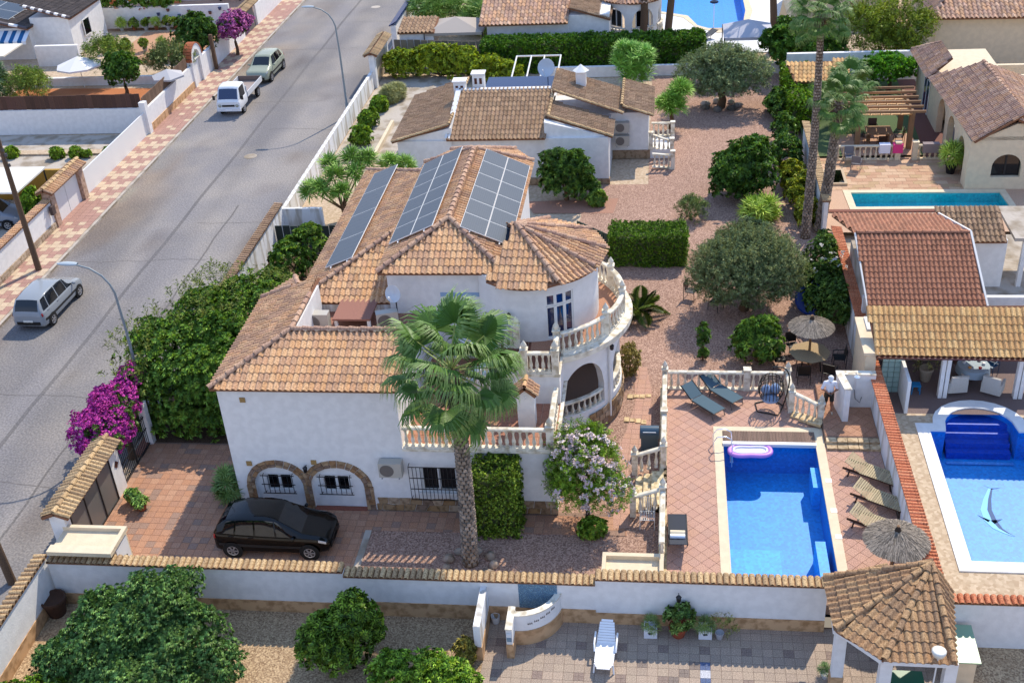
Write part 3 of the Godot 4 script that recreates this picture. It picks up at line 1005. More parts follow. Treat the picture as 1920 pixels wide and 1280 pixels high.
func setting() -> void:
	# terrain: the plain at street level, and the lower garden in front of the long wall
	var b := B.new()
	var gx := [-260.0, 260.0]; var gz := [-420.0, -28.5]
	for h in POOLS:
		gx.append_array([h[0], h[2]]); gz.append_array([h[1], h[3]])
	gx.sort(); gz.sort()
	for i in gx.size() - 1:
		for j in gz.size() - 1:
			var m := Vector2((gx[i] + gx[i + 1]) / 2, (gz[j] + gz[j + 1]) / 2)
			if not POOLS.any(func(h): return m.x > h[0] and m.x < h[2] and m.y > h[1] and m.y < h[3]): b.cap(rect(gx[i], gz[j], gx[i + 1], gz[j + 1]), -0.03)
	b.cap(PackedVector2Array([Vector2(-260, -28.5), Vector2(-21.4, -28.5), Vector2(-21.4, 30), Vector2(-260, 30)]), -0.03)
	struct("ground", b, "sand")
	ground_patch("garden_ground", [Vector2(-21.4, -28.5), Vector2(-5.75, -28.5), Vector2(-5.75, -18), Vector2(-21.4, -18)], -0.6, "gravel_tan", 1.2, 0.8)
	sheet("yard_ground", [Vector2(-5.8, -28.5), Vector2(40, -28.5), Vector2(40, -18), Vector2(-5.8, -18)], -0.604, "joint")
	# street with worn patches, kerbs and both pavements
	ground_patch("street", [Vector2(-32.5, -18), Vector2(-21.6, -18), Vector2(-21.6, -170), Vector2(-32.5, -170)], 0.0, "asphalt", 0.7, 0.9, 5)
	# seams and repairs of the road surface
	for s in [[-27.6, -30, -27.3, -105, 0.10, 0.46], [-24.6, -26, -24.8, -60, 0.05, 0.40], [-27.9, -26, -28.4, -34, 0.06, 0.40]]:
		var m := B.new()
		m.col = Color(s[5], s[5], s[5]) * 1.35
		var n := 24
		for i in n:
			var a := Vector3(lerpf(s[0], s[2], i / float(n)) + sin(i * 1.7) * 0.05, 0.004, lerpf(s[1], s[3], i / float(n)))
			var c := Vector3(lerpf(s[0], s[2], (i + 1) / float(n)) + sin(i * 1.7 + 1.7) * 0.05, 0.004, lerpf(s[1], s[3], (i + 1) / float(n)))
			m.q(a - Vector3(s[4], 0, 0), a + Vector3(s[4], 0, 0), c + Vector3(s[4], 0, 0), c - Vector3(s[4], 0, 0), Vector3.UP)
		struct("road_seam", m, "asphalt")
	for i in 12:   # cracks across the road and small pale repairs
		var m := B.new()
		var z := -34.0 - i * 6.1 + rf(-1.5, 1.5)
		var pale := i % 3 == 2
		m.col = Color(1.25, 1.22, 1.18) if pale else Color(0.62, 0.6, 0.58)
		if pale:
			var p := PackedVector2Array()
			for j in 9: p.append(Vector2(-30.5 + (i * 2.7 - floorf(i * 2.7 / 7.0) * 7.0), z) + Vector2(cos(j * 0.7), sin(j * 0.7)) * rf(0.12, 0.38))
			m.cap(p, 0.005)
		else:
			var x := -32.3 if i % 2 else -26.5
			while x < (-24.5 if i % 2 else -21.8):
				var z2 := z + rf(-0.12, 0.12)
				m.q(Vector3(x, 0.005, z - 0.02), Vector3(x, 0.005, z + 0.02), Vector3(x + 0.5, 0.005, z2 + 0.02), Vector3(x + 0.5, 0.005, z2 - 0.02), Vector3.UP)
				x += 0.5; z = z2
		struct("road_patch" if pale else "road_crack", m, "asphalt")
	var k := B.new()
	k.span(Vector3(-32.68, -0.1, -170), Vector3(-32.5, 0.12, -20))
	k.span(Vector3(-21.6, -0.1, -170), Vector3(-21.5, 0.10, -36))
	struct("kerb", k, "concrete")
	var pv := B.new()
	pv.span(Vector3(-34.75, -0.1, -170), Vector3(-32.68, 0.10, -20))
	pv.span(Vector3(-21.5, -0.1, -170), Vector3(-21.12, 0.085, -36))
	var pave := struct("pavement", pv, "joint")
	var red: Color = lin(0.76, 0.59, 0.53); var pale: Color = lin(0.89, 0.79, 0.67)
	var list := []
	for j in 300:
		for i in 5:
			var z := -36.0 - j * 0.405
			var ph := j % 12
			var drive := (z < -57.5 and z > -60.3) or (z < -71 and z > -76) or (z < -98 and z > -102)
			var c := red if drive or ((j + i % 2) / 2) % 2 == 0 else pale
			if drive and rng.randf() < 0.06: c = pale
			list.append([Vector3(-34.5 + i * 0.405 - 0.02, 0.10, z), c])
	var rest := B.new()
	for i in list.size():
		var q := rest if i >= 300 else B.new()
		var f := rf(0.92, 1.06)
		q.col = Color(list[i][1].r * f, list[i][1].g * f, list[i][1].b * f)
		q.box(list[i][0] + Vector3(0, 0.008 + rf(-0.002, 0.002), 0), Vector3(0.39, 0.03, 0.39))
		if i < 300: part(pave, "paving_tile", q, "paver")
	part(pave, "paving_tiles", rest, "paver", "stuff")
	var pk := B.new()
	pk.col = lin(0.72, 0.50, 0.43)
	for j in 330: pk.box(Vector3(-21.31, 0.095, -36.2 - j * 0.405), Vector3(0.36, 0.03, 0.39))
	part(pave, "narrow_paving", pk, "paver", "stuff")
	# manhole covers
	for p in [Vector3(-26.37, 0, -67.34), Vector3(-25.4, 0, -100.66)]:
		var mh := B.new()
		mh.lathe([Vector2(0.42, 0), Vector2(0.42, 0.012), Vector2(0.36, 0.012), Vector2(0.36, 0.02), Vector2(0.0, 0.02)], 16, p)
		mh.col = Color(0.4, 0.38, 0.36)
		var o := solo("manhole_cover", mh, "concrete", p, "round manhole cover in the road near the lamp shadow" if p.z > -80 else "round manhole cover far up the road", "manhole cover")


var house: Node3D
func arc_wall(b: B, c: Vector3, r: float, a0: float, a1: float, y0: float, y1: float, thick := 0.22, opens := [], n := 48) -> void:   # angles in degrees from +z towards +x; opens [a0, a1, y0, y1, rise]
	for i in n:
		var t0 := lerpf(a0, a1, i / float(n)); var t1 := lerpf(a0, a1, (i + 1) / float(n))
		var segs := [[y0, y0, y1, y1]]
		for o in opens:
			if (t0 + t1) / 2 > o[0] and (t0 + t1) / 2 < o[1]:
				var tp := func(t):
					var f := clampf((t - o[0]) / (o[1] - o[0]) * 2.0 - 1.0, -1, 1)
					return o[3] - o[4] + o[4] * sqrt(maxf(0, 1.0 - f * f))
				segs = [[y0, y0, o[2], o[2]], [tp.call(t0), tp.call(t1), y1, y1]]
		for s in segs:
			var p := func(t, rr, y): return c + Vector3(sin(deg_to_rad(t)) * rr, y - c.y, cos(deg_to_rad(t)) * rr)
			var m := deg_to_rad((t0 + t1) / 2)
			var out := Vector3(sin(m), 0, cos(m))
			b.q(p.call(t0, r, s[0]), p.call(t1, r, s[1]), p.call(t1, r, s[3]), p.call(t0, r, s[2]), out)
			b.q(p.call(t0, r - thick, s[0]), p.call(t1, r - thick, s[1]), p.call(t1, r - thick, s[3]), p.call(t0, r - thick, s[2]), -out)
			b.q(p.call(t0, r, s[2]), p.call(t1, r, s[3]), p.call(t1, r - thick, s[3]), p.call(t0, r - thick, s[2]), Vector3.UP)
			b.q(p.call(t0, r, s[0]), p.call(t1, r, s[1]), p.call(t1, r - thick, s[1]), p.call(t0, r - thick, s[0]), Vector3.DOWN)
			for e in [[t0, s[0], s[2], -1], [t1, s[1], s[3], 1]]:
				b.q(p.call(e[0], r, e[1]), p.call(e[0], r - thick, e[1]), p.call(e[0], r - thick, e[2]), p.call(e[0], r, e[2]), Vector3(cos(m), 0, -sin(m)) * e[3])

func arc_pts(c: Vector3, r: float, a0: float, a1: float, n: int) -> Array:
	var out := []
	for i in n + 1:
		var t := deg_to_rad(lerpf(a0, a1, i / float(n)))
		out.append(c + Vector3(sin(t) * r, 0, cos(t) * r))
	return out

func panel_array(par, o: Vector3, uu: Vector3, vv: Vector3, nu: int, nv: int) -> void:   # solar panels: o corner, uu along, vv up the slope
	var pu := uu / nu; var pv := vv / nv
	var nn := uu.cross(vv).normalized()
	if nn.y < 0: nn = -nn
	var bs := Basis(pu.normalized(), nn, pu.normalized().cross(nn))
	for i in nu:
		for j in nv:
			var c := o + pu * (i + 0.5) + pv * (j + 0.5)
			var b := B.new()
			var sx := pu.length() - 0.015; var sz := pv.length() - 0.015
			b.bx(c, Vector3(sx, 0.035, sz), bs)
			var p := part(par, "solar_panel", b, "white_metal")
			var g := B.new()
			g.bx(c + nn * 0.018, Vector3(sx - 0.03, 0.006, sz - 0.03), bs)
			part(p, "cell_sheet", g, "solar")
			var l := B.new()
			l.col = Color(0.075, 0.10, 0.13)
			for k in range(1, 6): l.bx(c + nn * 0.0225 + bs.x * (sx * (k / 6.0 - 0.5)), Vector3(0.012, 0.002, sz - 0.08), bs)
			for k in range(1, 12): l.bx(c + nn * 0.0225 + bs.z * (sz * (k / 12.0 - 0.5)), Vector3(sx - 0.08, 0.0024, 0.008), bs)
			part(p, "cell_lines", l, "satin")
	var rails := B.new()
	for f in [0.2, 0.8]: rails.bar(o + vv * f - nn * 0.05 - uu.normalized() * 0.12, o + vv * f + uu - nn * 0.05, 0.05, 0.04)
	part(par, "mounting_rail", rails, "white_metal")

func ac_unit(called: String, label: String, p: Vector3, turn := 0.0, grp := "", s := 1.0, bracket := true) -> Node3D:
	var o := thing(called, label, "air conditioner", p, grp)
	o.rotation.y = turn
	var b := B.new()
	b.col = lin(0.70, 0.68, 0.64)
	b.box(Vector3(0, 0.35, 0) * s, Vector3(0.85, 0.62, 0.34) * s)
	part(o, "casing", b.mesh(), "satin")
	var f := B.new()
	f.col = lin(0.42, 0.40, 0.38)
	f.xf = Transform3D(Basis(Vector3.RIGHT, PI / 2), Vector3(-0.12, 0.35, 0.172) * s)
	f.lathe([Vector2(0.26, 0), Vector2(0.26, 0.012), Vector2(0.22, 0.014), Vector2(0.22, 0.006), Vector2(0.06, 0.006), Vector2(0.05, 0.016), Vector2(0.0, 0.016)].map(func(v): return v * s), 18)
	part(o, "fan_guard", f.mesh(), "satin")
	if bracket:
		var k := B.new()
		k.col = lin(0.6, 0.6, 0.6)
		for x in [-0.32, 0.32]: k.box(Vector3(x, 0.02, -0.02) * s, Vector3(0.05, 0.04, 0.46) * s)
		part(o, "bracket", k.mesh(), "satin")
	return o

func wall_lantern(par, p: Vector3, out: Vector3) -> void:
	var b := B.new()
	b.bar(p, p + out * 0.18 + Vector3.UP * 0.06, 0.03, 0.03)
	b.lathe([Vector2(0.02, -0.2), Vector2(0.07, -0.16), Vector2(0.085, 0.0), Vector2(0.1, 0.02), Vector2(0.02, 0.1)], 6, p + out * 0.2)
	part(par, "wall_lantern", b, "iron")

func voussoirs(par, cx: float, z: float, y0: float, rx: float, ry: float, band: float, n: int, jamb: Array) -> void:   # stones round an arch in a wall facing +z
	var cols := [lin(0.62, 0.50, 0.37), lin(0.55, 0.44, 0.34), lin(0.66, 0.56, 0.44), lin(0.52, 0.43, 0.36), lin(0.60, 0.46, 0.32)]
	var a := 0.0
	var ang := [0.0]
	while a < PI - 0.09:
		a = minf(a + rf(0.16, 0.34), PI)
		ang.append(a)
	ang[-1] = PI
	for i in ang.size() - 1:
		var mid := rf(0.35, 0.65)
		for half in [[0.0, mid], [mid, 1.0]]:
			var b := B.new()
			b.col = cols[rng.randi() % 5]
			var p := PackedVector2Array()
			for e in [[ang[i] + 0.012, half[0]], [ang[i + 1] - 0.012, half[0]], [ang[i + 1] - 0.012, half[1]], [ang[i] + 0.012, half[1]]]:
				var g: float = e[1] + (0.03 if e[1] == half[0] else -0.03)
				p.append(Vector2(cx + cos(e[0]) * (rx + band * g), -(y0 + sin(e[0]) * (ry + band * g))))
			b.xf = Transform3D(Basis(Vector3.RIGHT, PI / 2), Vector3(0, 0, z))
			b.prism(p, 0.0, 0.035 + rf(0, 0.015))
			part(par, "stone", b, "rubble")
	for j in jamb:
		var y := 0.0
		while y < y0 - 0.05:
			var hh := minf(rf(0.16, 0.30), y0 - y)
			var sp := rf(0.35, 0.65)
			for s in [[0.0, sp], [sp, 1.0]]:
				var b := B.new()
				b.col = cols[rng.randi() % 5]
				var d := 0.035 + rf(0, 0.015)
				b.span(Vector3(lerpf(j[0], j[1], s[0]) + 0.008, y + 0.008, z), Vector3(lerpf(j[0], j[1], s[1]) - 0.008, y + hh - 0.008, z + d))
				part(par, "stone", b, "rubble")
			y += hh

const STONES := [Color(0.33, 0.22, 0.12), Color(0.26, 0.17, 0.10), Color(0.38, 0.27, 0.17), Color(0.23, 0.16, 0.11), Color(0.31, 0.19, 0.09), Color(0.42, 0.32, 0.22)]

func main_house() -> void:
	house = thing("villa", "large white villa with orange tiled roofs, solar panels and a round balcony tower", "house", Vector3(-9.35, 0, -33.1))
	var H := house
	var zf := -33.1
	# garage block: front with two arches
	var w := B.new()
	var a0 := -15.2; var a1 := -13.35; var c0 := -13.02; var c1 := -11.02
	wall(w, Vector3(-15.9, 0, zf), Vector3.RIGHT, 6.55, 5.42, 0.3, [[a0 + 15.9, a1 + 15.9, 0.0, 1.92, 0.85], [c0 + 15.9, c1 + 15.9, 0.0, 1.95, 0.85]])
	w.span(Vector3(-15.9, 0, -40.2), Vector3(-15.6, 5.42, zf - 0.3))
	w.span(Vector3(-9.65, 0, -39.2), Vector3(-9.35, 5.0, zf - 0.3))
	w.span(Vector3(-15.6, 4.8, -39.2), Vector3(-9.65, 5.0, zf - 0.3))
	w.span(Vector3(-13.75, 5.0, -39.0), Vector3(-13.5, 6.34, -35.6))   # parapet beside the roof yard
	w.span(Vector3(-13.5, 5.0, -35.62), Vector3(-9.35, 6.36, -35.42))
	part(H, "wall", w, "white")
	var inf := B.new()
	wall(inf, Vector3(a0, 0, zf - 0.12), Vector3.RIGHT, a1 - a0, 1.9, 0.1, [[0.42, 1.42, 0.75, 1.5]])
	wall(inf, Vector3(c0, 0, zf - 0.12), Vector3.RIGHT, c1 - c0, 1.93, 0.1, [[0.42, 1.45, 0.75, 1.5]])
	inf.span(Vector3(-15.6, 0.0, -33.9), Vector3(-9.7, 2.6, -33.85))
	part(H, "arch_infill", inf, "white")
	window(H, Vector3(a0 + 0.42, 0.75, zf - 0.12), Vector3.RIGHT, 1.0, 0.75, 2, "white_metal", "glass")
	window(H, Vector3(c0 + 0.42, 0.75, zf - 0.12), Vector3.RIGHT, 1.03, 0.75, 2, "white_metal", "glass")
	grille(H, Vector3(a0 + 0.34, 0.7, zf - 0.12), Vector3.RIGHT, 1.12, 0.82, 6, 2, 0.14, 0.09)
	grille(H, Vector3(c0 + 0.34, 0.7, zf - 0.12), Vector3.RIGHT, 1.15, 0.82, 6, 2, 0.14, 0.09)
	voussoirs(H, (a0 + a1) / 2, zf, 1.07, (a1 - a0) / 2, 0.85, 0.33, 9, [[a0 - 0.35, a0], [a1, c0]])
	voussoirs(H, (c0 + c1) / 2, zf, 1.10, (c1 - c0) / 2, 0.85, 0.33, 9, [[c1, c1 + 0.35]])
	var step := B.new()
	step.col = lin(0.62, 0.36, 0.28)
	step.span(Vector3(c0, 0, zf - 0.1), Vector3(c1, 0.05, zf + 0.12))
	part(H, "door_sill", step, "paver")
	# terrace block with its window and plinth of rubble
	var tb := B.new()
	wall(tb, Vector3(-9.35, 0, zf), Vector3.RIGHT, 5.5, 2.85, 0.3, [[0.55, 1.85, 0.95, 2.05]])
	tb.span(Vector3(-4.15, 0, -36.0), Vector3(-3.85, 2.85, zf - 0.3))
	part(H, "wall", tb, "white")
	var slab := B.new()
	slab.span(Vector3(-9.35, 2.85, -39.1), Vector3(-3.72, 2.97, zf + 0.12))
	part(H, "terrace_slab", slab, "stoneware")
	window(H, Vector3(-8.8, 0.95, zf), Vector3.RIGHT, 1.3, 1.1, 2, "white_metal", "glass", 1, 0.1)
	grille(H, Vector3(-9.2, 0.72, zf), Vector3.RIGHT, 2.0, 1.5, 14, 3, 0.22, 0.0)
	var sill := B.new()
	sill.span(Vector3(-8.95, 0.85, zf - 0.1), Vector3(-7.35, 0.93, zf + 0.1))
	part(H, "window_sill", sill, "white")
	pieces(H, "plinth_stone", cells(-10.6, -0.62, -3.8, 0.0, 0.42, 0.31, 0.02, 0.0, 0.16, 0.5), PackedVector2Array([Vector2(-10.62, -0.6), Vector2(-3.83, -0.6), Vector2(-3.83, 0), Vector2(-10.62, 0)]), Transform3D(Basis(Vector3.RIGHT, PI / 2), Vector3(0, 0, zf)), 0.04, "rubble", STONES, 60)
	# terrace paving
	pieces(H, "terrace_tile", cells(-9.3, -39.0, -3.8, -33.1, 0.4, 0.4, 0.012), rect(-9.3, -39.0, -3.85, -33.15), Transform3D(Basis(), Vector3(0, 2.97, 0)), 0.02, "paver", [lin(0.74, 0.52, 0.42), lin(0.71, 0.49, 0.39), lin(0.77, 0.55, 0.44)], 40)
	balusters(H, [Vector3(-9.3, 2.97, zf + 0.0), Vector3(-3.95, 2.97, zf + 0.0)], 0.9, 0.245)
	for x in [-6.62, -3.98]: post(H, Vector3(x, 2.97, zf), 1.0, 0.26)
	balusters(H, [Vector3(-3.98, 2.97, zf - 0.2), Vector3(-3.98, 2.97, -35.7)], 0.9, 0.26)
	# middle terrace and its stair
	var mid := B.new()
	mid.span(Vector3(-6.4, 2.97, -36.15), Vector3(-3.85, 4.22, -35.9))
	mid.span(Vector3(-4.1, 2.9, -38.0), Vector3(-3.85, 4.22, -36.15))
	mid.span(Vector3(-6.4, 2.97, -39.1), Vector3(-6.15, 4.22, -36.15))
	for i in 7: mid.span(Vector3(-6.4 - (i + 1) * 0.28, 2.97, -37.1), Vector3(-6.4 - i * 0.28, 4.2 - i * 0.18, -35.95))
	part(H, "wall", mid, "white")
	var ms := B.new()
	ms.span(Vector3(-6.45, 4.22, -39.1), Vector3(-3.8, 4.35, -35.85))
	part(H, "terrace_slab", ms, "stoneware")
	pieces(H, "terrace_tile", cells(-6.4, -39.0, -3.8, -35.9, 0.4, 0.4), rect(-6.35, -39.0, -3.9, -35.95), Transform3D(Basis(), Vector3(0, 4.35, 0)), 0.015, "paver", [lin(0.50, 0.30, 0.22), lin(0.47, 0.28, 0.2)], 20)
	balusters(H, [Vector3(-5.0, 4.35, -35.98), Vector3(-4.1, 4.35, -35.98)], 0.88, 0.22)
	post(H, Vector3(-5.12, 4.35, -35.98), 0.98, 0.24)
	post(H, Vector3(-3.98, 4.35, -35.98), 0.98, 0.26)
	balusters(H, [Vector3(-5.25, 4.35, -35.98), Vector3(-7.6, 3.2, -35.98)], 0.88, 0.25)
	post(H, Vector3(-5.6, 4.35, -37.7), 0.98, 0.24)
	balusters(H, [Vector3(-5.7, 4.35, -37.7), Vector3(-7.6, 4.0, -37.7)], 0.88, 0.25)
	# barbecue chimney on the terrace
	# upper block
	var up := B.new()
	up.span(Vector3(-10.75, 2.9, -49.2), Vector3(-6.28, 6.92, -39.1))
	up.prism(PackedVector2Array([Vector2(-10.75, -49.2), Vector2(-6.28, -49.2), Vector2(-7.2, -50.5), Vector2(-9.8, -50.5)]), 0, 6.92)
	up.span(Vector3(-10.75, 0.0, -49.2), Vector3(-6.28, 2.9, -42.0))
	part(H, "wall", up, "white")
	var band := B.new()
	band.col = lin(0.55, 0.66, 0.78)
	band.span(Vector3(-8.7, 5.78, -39.1), Vector3(-6.29, 5.97, -39.094))
	part(H, "painted_band", band, "plain")
	var dp := B.new()
	dp.tube([Vector3(-6.24, 6.9, -39.0), Vector3(-6.24, 4.4, -39.0)], [0.05], 6)
	part(H, "downpipe", dp, "white_metal")
	# west wing and its front wall over the roof yard
	var ww := B.new()
	ww.span(Vector3(-14.35, 0, -51.9), Vector3(-10.75, 5.42, -39.2))
	part(H, "wall", ww, "whitewash")
	var yard := B.new()
	yard.col = lin(0.68, 0.48, 0.40)
	yard.span(Vector3(-13.5, 5.0, -39.2), Vector3(-9.4, 5.02, -35.62))
	part(H, "roof_yard_floor", yard, "paver")
	# tower: porch with arches, balcony, round room
	var C := Vector3(-5.18, 0, -40.62)
	var tw := B.new()
	arc_wall(tw, C, 3.42, 14, 175, 0.3, 4.1, 0.3, [[22, 55, 1.25, 3.45, 1.35], [66, 104, 1.25, 3.45, 1.2]], 70)
	part(H, "tower_wall", tw, "white")
	var fl := B.new()
	fl.lathe([Vector2(3.3, 0.9), Vector2(3.3, 1.0), Vector2(0, 1.0)], 40, C)
	part(H, "porch_floor", fl, "joint")
	var inner := B.new()
	arc_wall(inner, C, 0.9, -60, 200, 1.0, 4.1, 0.2, [], 30)
	inner.lathe([Vector2(3.5, 4.05), Vector2(3.5, 4.12), Vector2(0, 4.12)], 40, C)
	part(H, "porch_inner_wall", inner, "white")
	for o in [[22, 55], [66, 104]]: balusters(H, arc_pts(C + Vector3(0, 1.02, 0), 3.3, o[0], o[1], 10), 0.85, 0.27, 0.24)
	var bs := B.new()
	arc_wall(bs, C, 3.9, 4, 190, 4.12, 4.35, 2.0, [], 60)
	part(H, "balcony_slab", bs, "stoneware")
	var lip := B.new()
	arc_wall(lip, C, 3.72, 4, 190, 3.98, 4.12, 0.3, [], 60)
	part(H, "balcony_cornice", lip, "stoneware")
	var bt := B.new()
	bt.col = lin(0.76, 0.56, 0.44)
	arc_wall(bt, C, 3.34, 2, 190, 4.35, 4.37, 1.2, [], 60)
	part(H, "balcony_paving", bt, "paver")
	var posts := [19.0, 57.0, 88.0, 122.0, 160.0]
	for i in posts.size():
		post(H, arc_pts(C + Vector3(0, 4.35, 0), 3.5, posts[i], posts[i], 1)[0], 1.0, 0.24)
		if i: balusters(H, arc_pts(C + Vector3(0, 4.35, 0), 3.5, posts[i - 1] + 2.2, posts[i] - 2.2, 8), 0.9, 0.25)
	balusters(H, [Vector3(-4.0, 4.35, -36.2), Vector3(-4.02, 4.35, -37.1)], 0.9, 0.25)
	var base := B.new()
	base.col = lin(0.55, 0.46, 0.36)
	arc_wall(base, C, 3.46, 14, 175, 0.0, 0.62, 0.3, [], 40)
	part(H, "tower_base", base, "rubble")
	for i in 60:   # rubble stones round the foot of the tower
		var t := 40.0 + (i % 20) * 5.6 + (2.8 if (i / 20) % 2 else 0.0)
		var s := B.new()
		s.col = STONES[rng.randi() % 6] * 1.1
		var yy := 0.22 + (i / 20) * 0.27
		arc_wall(s, C, 3.5 + rf(0, 0.02), t + 0.25, t + 5.3 + rf(-0.3, 0), yy + 0.01, yy + 0.26, 0.05, [], 1)
		part(H, "plinth_stone", s, "rubble")
	var room := B.new()
	arc_wall(room, C, 2.55, -50, 190, 4.35, 6.95, 0.22, [[16, 42, 4.45, 6.35, 0.0]], 120)
	part(H, "tower_wall", room, "white")
	for k in 3:
		var t := deg_to_rad(20.3 + k * 8.7)
		var dirr := Vector3(sin(t), 0, cos(t)); var uu := Vector3(cos(t), 0, -sin(t))
		var o := C + dirr * 2.53 - uu * 0.19 + Vector3(0, 4.45, 0)
		var f := window(H, o, uu, 0.38, 1.38, 1, "white_metal", "glass_blue", 1, 0.05)
		window(H, o + Vector3(0, 1.4, 0), uu, 0.38, 0.5, 1, "white_metal", "glass_blue", 1, 0.05)
	var core := B.new()
	arc_wall(core, C, 2.2, -50, 190, 4.35, 6.9, 0.1, [], 40)
	part(H, "room_lining", core, "white")
	wall_lantern(H, Vector3(-5.9, 5.6, -38.2), Vector3(0, 0, 1))
	wall_lantern(H, C + Vector3(sin(deg_to_rad(60)), 0, cos(deg_to_rad(60))) * 3.42 + Vector3(0, 3.75, 0), Vector3(sin(deg_to_rad(60)), 0, cos(deg_to_rad(60))))
	var pipe := B.new()
	var pp: Vector3 = arc_pts(C, 3.5, 60, 60, 1)[0]
	pipe.tube([pp + Vector3(0, 4.0, 0), pp + Vector3(0, 0.4, 0)], [0.05], 6)
	part(H, "downpipe", pipe, "white_metal")
	roofs(C)
	wall_lantern(H, Vector3(-13.09, 2.03, -33.1), Vector3(0, 0, 1))
	for p in [Vector3(-14.99, 4.93, -33.1), Vector3(-15.27, 2.07, -33.1), Vector3(-12.78, 2.18, -33.1)]:
		var q := B.new()
		q.col = lin(0.72, 0.58, 0.36)
		q.bx(p + Vector3(0, 0, 0.02), Vector3(0.2, 0.2, 0.04), Basis())
		part(H, "ceramic_plaque", q, "matte")
	ac_unit("air_conditioner", "grey air conditioner on brackets on the villa front by the barred window", Vector3(-9.83, 1.82, -33.1) + Vector3(0, 0, 0.25))
	ac_unit("air_conditioner", "cream air conditioner standing in the roof yard behind the garage ridge", Vector3(-13.4, 5, -37.84) + Vector3(0, 0.02, 0), 0.0, "", 1.15)
	ac_unit("air_conditioner", "air conditioner in the roof yard half hidden by the palm crown", Vector3(-10.67, 5, -38.11) + Vector3(0, 0.02, 0), 0.3)
	var hatch := thing("roof_hatch", "low brown tiled table top in the roof yard beside the air conditioner", "table", Vector3(-12.01, 5, -38.09))
	var hb := B.new()
	hb.col = lin(0.66, 0.46, 0.39)
	hb.box(hatch.position + Vector3(0, 0.5, -0.5), Vector3(1.5, 0.08, 1.7))
	part(hatch, "table_top", hb, "paver")
	var hl := B.new()
	for x in [-0.65, 0.65]:
		for z in [-1.2, 0.2]: hl.box(hatch.position + Vector3(x, 0.24, z), Vector3(0.12, 0.48, 0.12))
	part(hatch, "leg", hl, "white")
	dish("satellite_dish", "white satellite dish on a pole beside the villa upper wall", Vector3(-10.3, 5, -38.35), 1.35, 0.34, Vector3(-0.3, 0.3, 0.9))
	var bbq := thing("barbecue_chimney", "white barbecue chimney with a small tiled gable roof on the terrace", "chimney", Vector3(-4.95, 2.98, -34.6))
	var bb := B.new()
	bb.box(bbq.position + Vector3(0, 0.75, 0), Vector3(0.62, 1.5, 0.55))
	bb.t(bbq.position + Vector3(-0.31, 1.5, 0.27), bbq.position + Vector3(0.31, 1.5, 0.27), bbq.position + Vector3(0, 1.78, 0.27), Vector3(0, 0, 1))
	part(bbq, "stack", bb, "white")
	var hole := B.new()
	hole.box(bbq.position + Vector3(0, 1.35, 0.275), Vector3(0.16, 0.14, 0.02))
	hole.col = lin(0.3, 0.26, 0.24)
	part(bbq, "smoke_opening", hole, "matte")
	for s in [-1.0, 1.0]: slope(bbq, bbq.position + Vector3(0.42 * s, 1.46, -0.36), bbq.position + Vector3(0.42 * s, 1.46, 0.36), [bbq.position + Vector3(0.42 * s, 1.46, -0.36), bbq.position + Vector3(0.42 * s, 1.46, 0.36), bbq.position + Vector3(0, 1.83, 0.36), bbq.position + Vector3(0, 1.83, -0.36)], "new", 0.18, 0.26, 20)
	ridge(bbq, bbq.position + Vector3(0, 1.86, 0.38), bbq.position + Vector3(0, 1.86, -0.36), "new", 0.09, 0.37)

func dish(called: String, label: String, p: Vector3, h: float, r: float, face: Vector3) -> void:
	var o := thing(called, label, "satellite dish", p)
	var b := B.new()
	b.tube([p, p + Vector3(0, h, 0)], [0.025], 6)
	part(o, "pole", b, "iron")
	var d := B.new()
	var z := face.normalized(); var x := Vector3.UP.cross(z).normalized(); var y := z.cross(x)
	d.xf = Transform3D(Basis(x, z, -y), p + Vector3(0, h, 0) + z * 0.08)
	d.col = lin(0.72, 0.76, 0.80)
	d.lathe([Vector2(0.01, 0.0), Vector2(r * 0.5, r * 0.06), Vector2(r, r * 0.26), Vector2(r * 1.02, r * 0.24), Vector2(r * 0.5, r * 0.03), Vector2(0.01, -0.03)], 18)
	part(o, "reflector", d, "satin")
	var a := B.new()
	var c := p + Vector3(0, h, 0) + z * 0.08
	a.bar(c - y * r * 0.9 + z * r * 0.2, c + z * r * 1.1 - y * r * 0.3, 0.02, 0.02)
	a.box(c + z * r * 1.1 - y * r * 0.3, Vector3(0.06, 0.08, 0.06))
	part(o, "feed_arm", a, "white_metal")

